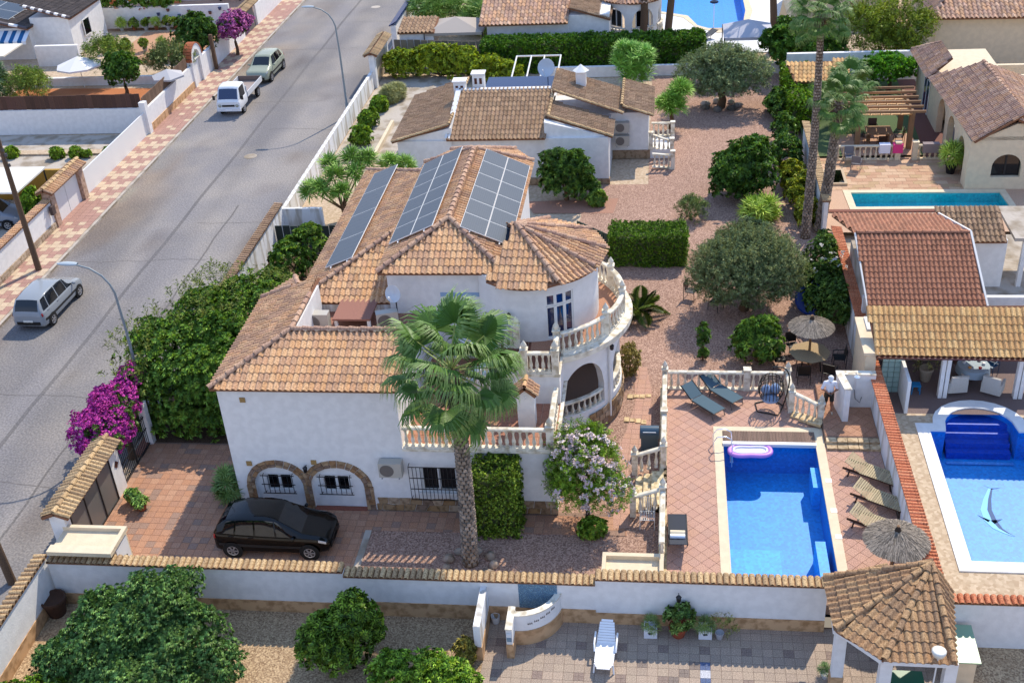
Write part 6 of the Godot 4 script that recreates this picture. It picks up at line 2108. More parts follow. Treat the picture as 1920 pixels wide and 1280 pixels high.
func slat_fence(called: String, label: String, a: Vector3, b: Vector3, h: float, col: Color, step := 0.25, mat := "matte") -> void:
	var o := thing(called, label, "fence", a)
	var d := b - a
	var n := int(d.length() / step)
	for i in n:
		var q := B.new()
		var f := rf(0.75, 1.2)
		q.col = Color(col.r * f, col.g * f, col.b * f)
		var p := a + d * ((i + 0.5) / n)
		q.bar(p - d.normalized() * step * 0.48, p + d.normalized() * step * 0.48, 0.04 + rf(0, 0.02), 0.001)
		q = B.new(); q.col = Color(col.r * f, col.g * f, col.b * f)
		q.bx(p + Vector3(0, h / 2 + rf(-0.02, 0.02), 0), Vector3(step * 0.95, h, 0.04 + rf(0, 0.02)), Basis(Vector3.UP, atan2(-d.z, d.x)))
		part(o, "slat", q, mat)

func left_plots() -> void:
	var X := -34.75
	# pavement side walls, from near to far
	var n := garden_wall("street_wall", "near white street wall with orange tile coping and rough stone base on the left pavement", W(X, 0, -36.0), W(X, 0, -57.0), 1.75, 0.28, "new", "white", 0.5, "rubble", 200, 0.2, 0.5)
	pieces(n, "base_stone", cells(-57, -0.52, -36, 0, 0.55, 0.26, 0.02, 0, 0.15, 0.5), rect(-57, -0.5, -46, 0), Transform3D(Basis(Vector3(0, 0, 1), Vector3(1, 0, 0), Vector3(0, -1, 0)), W(X + 0.17, 0, 0)), 0.03, "rubble", [Color(0.45, 0.35, 0.25), Color(0.36, 0.27, 0.19), Color(0.52, 0.42, 0.31)], 60)
	var g := thing("pavement_gate", "white double gate under a tiled portal on stone pillars beside the pavement", "gate", W(X, 0, -59.2))
	for z in [-57.5, -61.2]:
		var p := B.new()
		p.col = lin(0.72, 0.60, 0.52)
		p.span(W(X - 0.25, 0, z), W(X + 0.25, 2.25, z + 0.5))
		part(g, "pillar", p, "rubble")
	var l := B.new()
	l.span(W(X - 0.2, 2.0, -60.7), W(X + 0.2, 2.25, -57.5))
	part(g, "lintel", l, "white")
	for s in [-1.0, 1.0]: slope(g, W(X + s * 0.5, 2.24, -56.8), W(X + s * 0.5, 2.24, -61.4), [W(X + s * 0.5, 2.24, -56.8), W(X + s * 0.5, 2.24, -61.4), W(X, 2.5, -61.4), W(X, 2.5, -56.8)], "new", 0.24, 0.5, 40)
	ridge(g, W(X, 2.52, -56.8), W(X, 2.52, -61.4), "cap", 0.12)
	for k in 2:
		var d := B.new()
		d.span(W(X - 0.03, 0.05, -57.55 - k * 1.58), W(X + 0.03, 1.9, -59.07 - k * 1.58))
		part(g, "gate_leaf", d, "white_metal")
	box_thing("letter_box", "dark letter box on the pillar of the white pavement gate", "letter box", W(X + 0.25, 1.1, -56.85), W(X + 0.45, 1.6, -56.5), "plain", lin(0.3, 0.25, 0.24))
	box_thing("sliding_gate", "long plain white sliding gate beside the pavement", "gate", W(X - 0.05, 0.05, -71.2), W(X + 0.03, 1.6, -61.3), "white_metal")
	var fw := box_thing("street_wall", "white street wall with tan base in front of the reed fence", "wall", W(X - 0.12, 0, -80.3), W(X + 0.1, 1.75, -71.6), "white")
	box_thing("wall_pier", "white pier with letter box between sliding gate and street wall", "pier", W(X - 0.2, 0, -71.65), W(X + 0.22, 2.3, -71.2), "white")
	var tb := B.new()
	tb.span(W(X + 0.1, 0, -80.2), W(X + 0.16, 0.62, -71.7))
	part(fw, "brick_base", tb, "tan_brick")
	slat_fence("reed_fence", "brown reed fence standing on the street wall before the arch gate", W(X - 0.1, 1.4, -71.6), W(X - 0.1, 1.4, -80.0), 1.1, Color(0.22, 0.13, 0.08), 0.3)
	# arch gate with an orange tiled top
	var ag := thing("arch_gate", "white arched gateway with orange tiles on its curve beside the pavement", "gate", W(X, 0, -81.4))
	var ab := B.new()
	wall(ab, W(X + 0.2, 0, -80.3), W(0, 0, -1), 2.2, 2.0, 0.4, [[0.45, 1.75, 0.0, 1.99, 0.0]])
	for i in 14:
		var a := PI * i / 14.0; var c := PI * (i + 1) / 14.0
		var pt := func(t, r): return W(0, 2.0 + sin(t) * r, -81.4 + cos(t) * r)
		for s in [-0.2, 0.2]: ab.q(pt.call(a, 0.65) + W(X + s, 0, 0), pt.call(a, 1.1) + W(X + s, 0, 0), pt.call(c, 1.1) + W(X + s, 0, 0), pt.call(c, 0.65) + W(X + s, 0, 0), W(s, 0, 0))
		ab.q(pt.call(a, 0.65) + W(X - 0.2, 0, 0), pt.call(a, 0.65) + W(X + 0.2, 0, 0), pt.call(c, 0.65) + W(X + 0.2, 0, 0), pt.call(c, 0.65) + W(X - 0.2, 0, 0), Vector3.DOWN)
		var t := B.new()
		t.col = lin(0.72, 0.40, 0.24) * rf(0.85, 1.15)
		var m := (a + c) / 2
		t.bx(pt.call(m, 1.13) + W(X - 0.05, 0, 0), Vector3(0.62, 0.07, 0.22), Basis(Vector3.RIGHT, -(m - PI / 2)))
		part(ag, "arch_tile", t, "clay")
	part(ag, "wall", ab, "white")
	var dl := B.new()
	dl.span(W(X - 0.03, 0.05, -82.0), W(X + 0.03, 1.95, -80.8))
	part(ag, "door", dl, "white_metal")
	box_thing("street_wall", "white street wall under the purple bougainvillea by the green car", "wall", W(X - 0.12, 0, -92.5), W(X + 0.1, 1.8, -82.5), "white")
	var g2 := thing("street_door", "dark grey metal gate in a white wall far up the left pavement", "gate", W(X, 0, -94))
	var gd := B.new()
	gd.col = lin(0.30, 0.32, 0.34)
	gd.span(W(X - 0.03, 0.05, -95.5), W(X + 0.03, 1.9, -92.6))
	part(g2, "gate_leaf", gd, "satin")
	for s in [-1.0, 1.0]: slope(g2, W(X + s * 0.5, 2.2, -92.4), W(X + s * 0.5, 2.2, -96), [W(X + s * 0.5, 2.2, -92.4), W(X + s * 0.5, 2.2, -96), W(X, 2.45, -96), W(X, 2.45, -92.4)], "cap", 0.24, 0.5)
	box_thing("street_wall", "farthest white street wall on the left pavement", "wall", W(X - 0.12, 0, -112), W(X + 0.1, 1.8, -96), "white")
	box_thing("leaning_trunk", "brown tree post rising beside the white wall and the green car", "post", W(X + 0.2, 0, -84.6), W(X + 0.45, 2.8, -84.35), "bark")
	# near plot: carport with car, yellow wall, small rails
	sheet("forecourt", [V2(X - 0.2, -36), V2(X - 0.2, -61), V2(-52, -61), V2(-52, -36)], 0.01, "concrete")
	var cp := thing("carport", "white flat carport canopy over a parked silver car at the left edge", "carport", W(-38.5, 0, -58.2))
	var cb := B.new()
	cb.col = lin(0.90, 0.89, 0.85)
	cb.span(W(-43, 2.4, -60.2), W(-36.2, 2.5, -56.6))
	part(cp, "canopy", cb, "satin")
	for z in [-60.1, -56.7]:
		var q := B.new()
		q.tube([W(-36.3, 0, z), W(-36.3, 2.4, z)], [0.05], 6)
		part(cp, "post", q, "iron")
	box_thing("yellow_wall", "ochre yellow garden wall behind the carport", "wall", W(-44, 0, -61.3), W(-35.0, 1.9, -61.1), "matte", lin(0.80, 0.62, 0.26))
	tree("garden_shrub", "bright green climber between carport and street wall", W(-35.9, 0, -57.2), 0.2, [[W(0, 1.3, 0), W(0.45, 1.2, 0.7)]], 260, "broad", [Color(0.05, 0.12, 0.01), Color(0.17, 0.28, 0.03)], 0.3, 0.45, "shrub")
	var wb := thing("white_balustrade", "short white balustrade in front of the carport at the left edge", "balustrade", W(-37.5, 0, -54.0))
	balusters(wb, [W(-39.5, 0.0, -54.2), W(-36.9, 0.0, -54.2)], 1.0, 0.4, 0.08, "white_metal")
	post(wb, W(-36.7, 0, -54.2), 1.1, 0.25, true, "white_metal")
	# empty driveway plot
	sheet("driveway_slab", [V2(X - 0.2, -61.3), V2(X - 0.2, -71.2), V2(-54, -72), V2(-54, -61.3)], 0.012, "concrete")
	box_thing("concrete_kerb", "low sandy kerb strip across the empty driveway plot", "kerb", W(-50, 0, -68.6), W(-35.6, 0.14, -67.9), "sand")
	for i in 5: tree("kerb_bush", ["bright green bush on the kerb strip, leftmost and largest", "bright green bush on the kerb strip, second from the left", "bright green bush on the kerb strip, middle one", "tiny green bush on the kerb strip, fourth one", "dull green weed at the right end of the kerb strip"][i], [W(-42.8, 0, -67.7), W(-39.5, 0, -67.5), W(-38.2, 0, -67.5), W(-37.4, 0, -67.5), W(-36.1, 0, -67.7)][i], 0.0, [[W(0, 0.3, 0), W(0.5, 0.45, 0.45) * [1.0, 1.0, 0.9, 0.45, 0.6][i]]], [150, 150, 130, 50, 60][i], "broad", [Color(0.06, 0.13, 0.012), Color(0.18, 0.29, 0.03)], 0.22, 0.34, "bush", "bushes along the kerb strip")
	box_thing("retaining_wall", "long white retaining wall under the brown reed fence", "wall", W(-56, 0, -72.0), W(X - 0.2, 1.75, -71.7), "white")
	slat_fence("reed_fence", "dark brown wooden fence above the long white retaining wall", W(-56, 1.75, -71.85), W(X - 0.3, 1.75, -71.85), 0.95, Color(0.13, 0.065, 0.045), 0.34)
	# garden with orange floor
	var Y := 0.9
	var gr := B.new()
	gr.span(W(-56, 0, -92.5), W(X - 0.2, Y, -72))
	struct("garden_terrace", gr, "sand")
	sheet("orange_floor", [V2(-47.5, -72.2), V2(X - 0.4, -72.2), V2(X - 0.4, -78.0), V2(-47.5, -78.6)], Y + 0.012, "paver", 0.0, lin(0.80, 0.50, 0.30))
	box_thing("garden_step_wall", "low white step wall across the orange tiled garden", "wall", W(-47.5, Y, -79.3), W(-36.5, Y + 0.6, -79.0), "white")
	sheet("terrace_floor", [V2(-43, -83.5), V2(-36, -83.5), V2(-36, -92), V2(-43, -92)], Y + 0.02, "paver", 0.0, lin(0.82, 0.62, 0.48))
	parasol("garden_parasol", "white octagonal garden parasol on the orange tiled terrace", Vector3(-42.44, 0.9, -78.71), 2.3, 1.65, lin(0.86, 0.85, 0.84))
	parasol("garden_parasol", "grey parasol behind the reed fence by the street", Vector3(-34.9, 0.9, -76.59), 1.9, 1.2, lin(0.70, 0.69, 0.69), 6)
	tree("round_tree", "dark round leafy tree in the orange tiled garden", Vector3(-38.34, 0.9, -76.79), 0.7, [[W(0, 1.9, 0), W(1.25, 1.15, 1.2)]], 620, "broad", [Color(0.015, 0.05, 0.01), Color(0.08, 0.17, 0.02)], 0.32, 0.5)
	tree("garden_tree", "loose yellow green tree behind the dark round tree in the left garden", Vector3(-41.1, 0.9, -80.13), 0.8, [[W(0, 1.9, 0), W(1.3, 1.3, 1.2)], [W(1.0, 1.4, -0.6), W(0.9, 0.9, 0.9)]], 620, "fine", [Color(0.05, 0.10, 0.015), Color(0.20, 0.27, 0.05)], 0.45, 0.7)
	tree("conifer_shrub", "round yellow green conifer shrub at the left edge of the garden", Vector3(-45.45, 0.9, -76.1), 0.0, [[W(0, 1.0, 0), W(1.5, 1.25, 1.4)]], 760, "fine", [Color(0.07, 0.12, 0.02), Color(0.20, 0.28, 0.06)], 0.4, 0.6, "shrub")
	tree("dark_conifer", "dark spiky araucaria at the left picture edge", Vector3(-47.54, 0.9, -75.46), 1.0, [[W(0, 1.5, 0), W(1.0, 1.6, 1.0)]], 200, "blade", [Color(0.015, 0.04, 0.015), Color(0.05, 0.09, 0.04)], 0.5, 0.9)
	tree("garden_tree", "grey green shrub tree behind the reed fence, near the arch gate", Vector3(-36.43, 0.9, -81), 0.5, [[W(0, 1.2, 0), W(1.6, 1.1, 1.3)]], 620, "fine", [Color(0.04, 0.075, 0.02), Color(0.17, 0.21, 0.09)], 0.45, 0.7)
	tree("garden_tree", "dark green tree beside the purple bougainvillea and the arch gate", Vector3(-36.25, 0.9, -85.97), 0.8, [[W(0, 1.5, 0), W(1.7, 1.5, 1.4)]], 760, "broad", [Color(0.015, 0.045, 0.01), Color(0.08, 0.16, 0.025)], 0.4, 0.6)
	var bg := tree("bougainvillea", "pink bougainvillea spilling over the far left street wall", Vector3(-33.43, 0, -87.85) + W(-0.4, 0, 0), 1.2, [[W(0, 2.4, 0), W(1.0, 0.8, 1.6)]], 200, "broad", [Color(0.03, 0.06, 0.015), Color(0.10, 0.15, 0.04)], 0.3, 0.45, "shrub")
	foliage(bg, "blossoms", [[W(0.1, 2.5, 0), W(1.2, 0.9, 1.9)]], 520, "flower", "petal", [Color(0.34, 0.05, 0.24), Color(0.58, 0.16, 0.42)], 0.35, 0.55, 0.6)
	box_thing("garden_wall", "white wall with small hanging pots behind the upper left garden", "wall", W(-49, Y, -93.6), W(-36.0, Y + 1.75, -93.3), "white")
	for i in 8:
		var q := B.new()
		q.col = lin(0.34, 0.36, 0.5) if i % 2 else lin(0.5, 0.32, 0.28)
		q.lathe([Vector2(0.0, 0), Vector2(0.1, 0), Vector2(0.15, 0.22), Vector2(0, 0.22)], 8, W(-43 + i * 0.9, Y + 0.7 + (i * 7 % 5) * 0.16, -93.2))
		solo("wall_pot", q, "matte", W(-43 + i * 0.9, Y + 0.7 + (i * 7 % 5) * 0.16, -93.2), NTH[i] + " small pot from the left hanging on the white garden wall", "pot", "pots on the white garden wall")
	var fh := tree("flowering_creeper", "green creeper with orange flowers along the top of the white garden wall", W(-44.5, Y, -93.8), 1.2, [[W(-3.4, 2.2, 0), W(1.6, 0.8, 0.8)], [W(-0.6, 2.3, 0), W(1.7, 0.75, 0.8)], [W(2.2, 2.2, 0), W(1.6, 0.75, 0.8)]], 900, "broad", [Color(0.03, 0.09, 0.01), Color(0.12, 0.22, 0.03)], 0.3, 0.5, "creeper")
	foliage(fh, "blossoms", [[W(-0.8, 2.3, 0.1), W(4.0, 0.8, 0.9)]], 70, "flower", "petal", [Color(0.6, 0.15, 0.05), Color(0.75, 0.3, 0.08)], 0.3, 0.45, 0.9)
	for i in 10:
		var a: Vector3 = W(-45.2 + i * 0.95 + rf(-0.2, 0.2), Y, -92.6) if i < 6 else Vector3(-43.95, 0.9, -86.83) + W((i - 6) * 1.5, 0, 0)
		var pp := bush_pot("garden_pot", NTH[i] + " potted plant from the left along the foot of the white garden wall" if i < 6 else ["yellow green plant in a pot on the pale terrace, leftmost", "clipped yellow bush in a white pot on the pale terrace", "small plant pot on the pale terrace, third from left", "spiky yellow plant in a terracotta pot on the pale terrace"][i - 6], a, 0.2, 0.35, lin(0.6, 0.34, 0.22) if i % 2 else lin(0.8, 0.8, 0.8), "pots along the white garden wall" if i < 6 else "")
		foliage(pp, "foliage", [[W(0, 0.65, 0), W(0.32, 0.35, 0.32)]], 26, "blade" if i % 3 == 0 else "broad", "leaf", [Color(0.05, 0.10, 0.01), Color(0.2, 0.27, 0.04)], 0.3, 0.5)
	for i in 9:
		var pp := bush_pot("floor_pot", NTH[i] + " small coloured pot from the left behind the dark wooden fence", W(-44.5 + i * 0.85, Y, -73.2 - (i % 3) * 0.3), 0.17, 0.3, [lin(0.62, 0.33, 0.2), lin(0.25, 0.22, 0.5), lin(0.7, 0.7, 0.7)][i % 3], "pots behind the dark wooden fence")
		foliage(pp, "foliage", [[W(0, 0.5, 0), W(0.22, 0.25, 0.22)]], 14, "broad", "leaf", [Color(0.04, 0.10, 0.01), Color(0.14, 0.22, 0.04)], 0.22, 0.34)
	# white house at the upper left
	var h := thing("white_house", "white house with dark roofs, solar panels and a blue striped awning, upper left", "house", W(-50, Y, -90))
	var hb := B.new()
	hb.prism(PackedVector2Array([V2(-49.6, -86.2), V2(-46.4, -86.2), V2(-46.2, -91.8), V2(-49.6, -93)]), Y, 4.0)
	hb.span(W(-60, Y, -93), W(-49.6, 3.4, -85.6))
	part(h, "wall", hb, "white")
	slope(h, W(-46.1, 3.9, -86.0), W(-46.1, 3.9, -92), [W(-46.1, 3.9, -86.0), W(-46.1, 3.9, -92), W(-49.7, 4.9, -92), W(-49.7, 4.9, -86.0)], "grey", 0.3, 0.5)
	slope(h, W(-49.4, 3.4, -85.2), W(-49.4, 3.4, -92), [W(-49.4, 3.4, -85.2), W(-49.4, 3.4, -92), W(-58, 5.4, -92), W(-58, 5.4, -85.2)], "grey", 0.3, 0.5)
	for q in [[W(-46.1, 4.0, -86.0), W(-49.7, 5.0, -86.0)], [W(-46.1, 4.0, -92), W(-49.7, 5.0, -92)], [W(-49.4, 3.5, -85.2), W(-58, 5.5, -85.2)], [W(-49.4, 3.5, -92), W(-58, 5.5, -92)]]:
		for i in 12:
			var t := B.new()
			t.col = lin(0.9, 0.9, 0.9) if i % 2 else lin(0.32, 0.3, 0.32)
			t.bar(q[0].lerp(q[1], i / 12.0), q[0].lerp(q[1], (i + 0.96) / 12.0), 0.24, 0.14)
			part(h, "verge_tile", t, "plain")
	panel_array(h, W(-51.2, 3.98, -86.0), W(-5.4, 1.26, 0), W(0, 0, -3.6), 3, 2)
	window(h, W(-47.6, 1.9, -86.15), Vector3.RIGHT, 0.8, 1.3, 1, "white_metal", "glass")
	window(h, W(-46.15, 1.9, -88.0), W(0, 0, -1), 1.2, 1.3, 1, "white_metal", "glass")
	for k in 9:
		var aw := B.new()
		aw.col = lin(0.12, 0.38, 0.58) if k % 2 else lin(0.88, 0.9, 0.92)
		var x := -52.6 + k * 0.36
		aw.q(W(x, 3.25, -85.5), W(x + 0.36, 3.25, -85.5), W(x + 0.36, 2.7, -84.4), W(x, 2.7, -84.4), W(0, 1, 0.5))
		aw.q(W(x, 2.7, -84.4), W(x + 0.36, 2.7, -84.4), W(x + 0.36, 2.45, -84.38), W(x, 2.45, -84.38), W(0, 0, 1))
		part(h, "awning_stripe", aw, "cloth")
	window(h, W(-51.4, 1.6, -85.58), Vector3.RIGHT, 1.2, 1.4, 1, "white_metal", "glass")
	box_thing("terrace_canopy", "cream flat canopy below the blue awning, left edge", "canopy", W(-55, 3.0, -82.6), W(-48.6, 3.1, -79.6), "satin", lin(0.86, 0.83, 0.76))
	box_thing("terrace_wall", "white terrace wall with a niche below the blue awning", "wall", W(-48.4, Y, -84.0), W(-44.9, 2.5, -83.7), "white")
	box_thing("shed_roof", "tan flat shed roof at the left edge below the cream canopy", "shed", W(-58, Y, -81.5), W(-50.5, 2.5, -76), "sand")
	# patio beyond
	sheet("upper_patio", [V2(-49, -94), V2(X - 0.2, -94), V2(X - 0.2, -112), V2(-49, -112)], 1.0, "paver", 0.0, lin(0.78, 0.62, 0.52))
	box_thing("low_house", "white house front with a shaded porch and steps at the top edge", "house", W(-50, 1, -106), W(-39.5, 4.5, -101), "white")
	var pr := thing("porch", "shaded porch on dark posts at the top edge left of the road", "porch", W(-37.6, 1, -101))
	for x in [-39.4, -37.6, -36.2]:
		var q := B.new()
		q.span(W(x, 1, -100.6), W(x + 0.15, 3.4, -100.4))
		part(pr, "post", q, "iron")
	var pq := B.new()
	pq.span(W(-39.6, 3.4, -105), W(-35.6, 3.55, -100.2))
	part(pr, "roof", pq, "matte")
	for i in 4: box_thing("porch_step", NTH[i] + " orange step from the bottom of the little stair at the top edge", "step", W(-44.3, 1.0 + 0.2 * i, -100.2 - i * 0.3), W(-43.0, 1.2 + 0.2 * i, -100.5 - i * 0.3), "plain", lin(0.75, 0.45, 0.28), "steps of the little stair at the top edge")

func V2(x: float, y: float) -> Vector2: return Vector2(x, y)


func house_box(h, a: Vector3, b: Vector3, mat = "white") -> void:
	var q := B.new()
	q.span(a, b)
	part(h, "wall", q, mat)

func quad_roof(h, pts: Array, kind: String, tw := 0.24, tl := 0.4, budget := 0) -> void:   # low, low, high, high
	slope(h, pts[0], pts[1], pts, kind, tw, tl, budget)

func back_house() -> void:
	var h := thing("brown_roofed_house", "white house with several brown tiled roofs and chimneys behind the villa", "house", W(-8, 0, -63))
	house_box(h, W(-15.5, 0, -70), W(-12.3, 2.75, -62.6)); house_box(h, W(-12.6, 0, -70), W(-6.8, 2.85, -62.75))
	house_box(h, W(-6.9, 0, -69.5), W(-3.25, 2.85, -62.5)); house_box(h, W(-3.4, 0, -70), W(-1.05, 2.9, -66.2))
	for q in [[-15.5, -12.3, 2.75, 3.5], [-6.9, -3.25, 3.75, 2.85]]:
		var wp := B.new()
		wp.xf = Transform3D(Basis(Vector3.RIGHT, PI / 2), W(0, 0, -63.0))
		wp.prism(PackedVector2Array([Vector2(q[0], -2.7), Vector2(q[1], -2.7), Vector2(q[1], -q[3] - 0.0), Vector2(q[0], -q[2])]), -0.25, 0.3)
		part(h, "gable_wall", wp, "white")
	var lr := [W(-15.8, 2.8, -62.4), W(-15.8, 2.8, -70.0), W(-12.4, 3.7, -70.8), W(-12.4, 3.7, -62.7)]
	quad_roof(h, lr, "aged")
	quad_roof(h, [W(-12.55, 2.9, -62.35), W(-6.85, 2.9, -62.35), W(-6.75, 4.4, -66.3), W(-12.4, 4.4, -66.3)], "aged", 0.24, 0.4, 120)
	quad_roof(h, [W(-3.0, 2.85, -65.3), W(-3.0, 2.85, -62.6), W(-6.75, 3.85, -63.4), W(-6.75, 3.85, -66.0)], "aged")
	quad_roof(h, [W(-2.5, 3.2, -69.3), W(-2.5, 3.2, -65.4), W(-6.6, 4.5, -65.9), W(-6.6, 4.5, -69.8)], "aged")
	quad_roof(h, [W(-0.75, 2.95, -70.3), W(-0.75, 2.95, -65.6), W(-2.55, 3.5, -65.8), W(-2.55, 3.5, -70.4)], "aged")
	for q in [[lr[0], lr[3]], [lr[3], W(-12.4, 3.75, -70.5)], [W(-6.75, 3.9, -63.3), W(-3.0, 2.9, -62.55)], [W(-6.7, 3.9, -63.3), W(-6.6, 4.5, -69.6)], [W(-6.6, 4.5, -65.8), W(-2.5, 3.2, -65.35)], [W(-2.55, 3.5, -65.7), W(-0.75, 2.95, -65.55)], [W(-2.6, 3.55, -65.7), W(-2.6, 3.55, -70.3)]]: ridge(h, q[0], q[1], "cap", 0.1, 0.4)
	var wh := B.new()
	wh.bar(W(-12.5, 2.95, -62.4), W(-12.3, 4.45, -66.3), 0.3, 0.14)
	wh.span(W(-12.5, 4.35, -66.6), W(-6.8, 4.5, -66.3))
	part(h, "white_verge", wh, "white")
	for c in [W(-12.3, 3.9, -66.9), W(-11.2, 4.2, -67.3)]:
		var q := B.new()
		q.span(c - W(0.35, 0.6, 0.3), c + W(0.35, 0.95, 0.3))
		q.span(c + W(-0.42, 0.95, -0.37), c + W(0.42, 1.02, 0.37))
		var ch := part(h, "chimney", q, "white")
		var o := B.new()
		o.col = lin(0.4, 0.22, 0.16)
		for x in [-0.15, 0.15]: o.box(c + W(x, 0.55, 0.3), Vector3(0.16, 0.36, 0.02))
		part(ch, "vent", o, "matte")
	var rc := B.new()
	var cc: Vector3 = W(-5.1, 4.0, -68.1)
	rc.span(cc - W(0.3, 0.3, 0.3), cc + W(0.3, 0.9, 0.3))
	rc.lathe([Vector2(0.5, 0.9), Vector2(0.05, 1.25), Vector2(0.0, 1.3)], 6, cc)
	rc.span(cc - W(1.2, 0.15, 0.2), cc + W(-0.3, -0.05, 0.3))
	part(h, "chimney", rc, "white")
	var roofp := B.new()
	roofp.span(W(-11, 3.9, -70.0), W(-6.9, 3.95, -67.2))
	part(h, "glass_roof", roofp, "glass_blue")
	ac_unit("air_conditioner", "upper one of two air conditioners on the back house gable", W(-2.6, 1.75, -66.0), 0.0)
	ac_unit("air_conditioner", "lower one of two air conditioners on the back house gable", W(-2.6, 0.95, -65.9), 0.0)
	window(h, W(-2.1, 1.1, -66.18), Vector3.RIGHT, 0.95, 1.3, 1, "white_metal", "white_metal")
	var bs := B.new()
	bs.col = lin(0.62, 0.53, 0.43)
	bs.span(W(-3.2, 0, -66.3), W(-0.95, 0.55, -66.15)); bs.span(W(-12.3, 0, -62.75), W(-3.2, 0.35, -62.45))
	part(h, "stone_base", bs, "rubble")
	var st := thing("porch_balustrade", "cream balustrade and steps on the right side of the brown roofed house", "balustrade", W(-0.4, 0, -66))
	balusters(st, [W(-0.8, 0.6, -66.3), W(0.25, 0.2, -66.3)], 0.9, 0.3)
	balusters(st, [W(-0.9, 0.6, -68.2), W(0.25, 0.6, -68.2)], 0.9, 0.3)
	for p in [[-0.9, -66.3, 0.5], [0.35, -66.3, 0.1], [0.4, -68.2, 0.4], [0.4, -64.6, 0.0]]: post(st, W(p[0], p[2], p[1]), 1.1, 0.24, false)
	balusters(st, [W(-0.8, 0.1, -64.6), W(0.3, 0.0, -64.6)], 0.9, 0.3)
	var pl := B.new()
	pl.span(W(-1.0, 0, -68.3), W(0.4, 0.55, -66.2))
	part(st, "platform", pl, "white")
	var pg := thing("white_pergola", "white tube pergola frame on the terrace behind the brown roofed house", "pergola", W(-8.7, 0, -75))
	var lines := []
	for x in [-10.1, -9.1, -8.2, -7.1]: lines.append([W(x, 2.5, -73) - pg.position, W(x, 2.9, -77.2) - pg.position])
	for z in [[-73, 2.5], [-77.2, 2.9]]: lines.append([W(-10.1, z[1], z[0]) - pg.position, W(-7.1, z[1], z[0]) - pg.position])
	for x in [-10.1, -7.1]: lines.append([W(x, 0, -73) - pg.position, W(x, 2.5, -73) - pg.position])
	frame(pg, "frame", lines, 0.06, "white_metal")
	dish("satellite_dish", "grey satellite dish beside the white pergola on the back roof", W(-7.2, 3.9, -69), 0.9, 0.55, Vector3(-0.3, 0.35, 0.9))
	# garden of the back house
	sheet("court", [V2(-20.8, -66), V2(-15, -66), V2(-14, -82), V2(-20.8, -82)], 0.006, "concrete")
	box_thing("planter_kerb", "low tan stone kerb round the planting strip behind the street wall", "kerb", W(-18.2, 0, -72.5), W(-18.0, 0.3, -62), "cream")
	var gb := [Vector3(-19.46, 0, -69.12), Vector3(-19.63, 0, -72.27), Vector3(-19.53, 0, -75.03), Vector3(-19.2, 0, -76.67), Vector3(-18.77, 0, -77.38)]
	for i in 5: tree("garden_shrub", ["bright yellow green bush by the street wall, nearest one", "bright green bush by the street wall, second one", "green bush by the street wall, third one with brown tips", "dry grey green succulent clump beside the court", "brownish cactus clump at the back of the planting strip"][i], gb[i], 0.0, [[W(0, 0.5, 0), W(0.7, 0.65, 0.6) * (1.0 if i < 2 else 0.8)]], 200, "broad" if i < 3 else "blade", [Color(0.05, 0.11, 0.01), Color(0.18, 0.29, 0.03)] if i < 3 else [Color(0.08, 0.09, 0.04), Color(0.2, 0.2, 0.1)], 0.3, 0.5, "shrub", "shrubs along the street wall")
	tree("yellow_hedge", "long loose yellow green hedge in front of the tan panel fence", W(-16.5, 0, -82.0), 0.1, [[W(-2.6, 1.0, 0), W(1.4, 1.1, 1.0)], [W(-0.6, 1.2, 0), W(1.5, 1.2, 1.0)], [W(1.6, 1.1, 0.3), W(1.5, 1.2, 1.0)], [W(3.8, 0.9, 1.0), W(1.4, 1.0, 1.0)], [W(5.2, 0.7, 1.6), W(1.1, 0.8, 0.9)]], 1900, "broad", [Color(0.07, 0.11, 0.008), Color(0.26, 0.33, 0.025)], 0.34, 0.55, "hedge")
	slat_fence("panel_fence", "tan and green corrugated panel fence behind the yellow green hedge", W(-20.3, 0, -84.6), W(-13.4, 0, -83.6), 2.0, Color(0.26, 0.22, 0.17), 0.5)
	var gg := thing("gate_portal", "white gate portal with a small tiled roof at the end of the right street wall", "gate", W(-20.9, 0, -82))
	house_box(gg, W(-21.1, 0, -84.3), W(-20.7, 2.4, -83.9)); house_box(gg, W(-21.1, 0, -80.2), W(-20.7, 2.4, -79.7))
	var gl := B.new()
	gl.col = lin(0.75, 0.70, 0.62)
	gl.span(W(-20.93, 0.05, -83.9), W(-20.87, 1.7, -80.2))
	part(gg, "gate_leaf", gl, "satin")
	for s in [-1.0, 1.0]: slope(gg, W(-20.9 + s * 0.5, 2.4, -79.5), W(-20.9 + s * 0.5, 2.4, -84.5), [W(-20.9 + s * 0.5, 2.4, -79.5), W(-20.9 + s * 0.5, 2.4, -84.5), W(-20.9, 2.65, -84.5), W(-20.9, 2.65, -79.5)], "cap", 0.24, 0.5)
	hedge_box("hedge", "very long clipped dark green hedge across the back of the gardens", W(-13.3, 0.0, -82.2), W(2.6, 2.15, -84.3), 5200, [Color(0.022, 0.07, 0.006), Color(0.09, 0.19, 0.016)], 0.32, 0.5)
	box_thing("garden_wall", "low white wall in front of the long back hedge", "wall", W(-8.5, 0, -81.3), W(9.0, 0.75, -81.0), "white")
	tree("cactus", "tall many stemmed green euphorbia in front of the long hedge", W(-2.2, 0, -78.6), 0.2, [[W(0, 1.9, 0), W(1.2, 1.2, 1.0)], [W(0, 0.9, 0), W(0.7, 0.8, 0.6)]], 260, "blade", [Color(0.04, 0.11, 0.015), Color(0.13, 0.25, 0.05)], 0.5, 0.9, "cactus", "", 0.08, 0.45, 2.2)
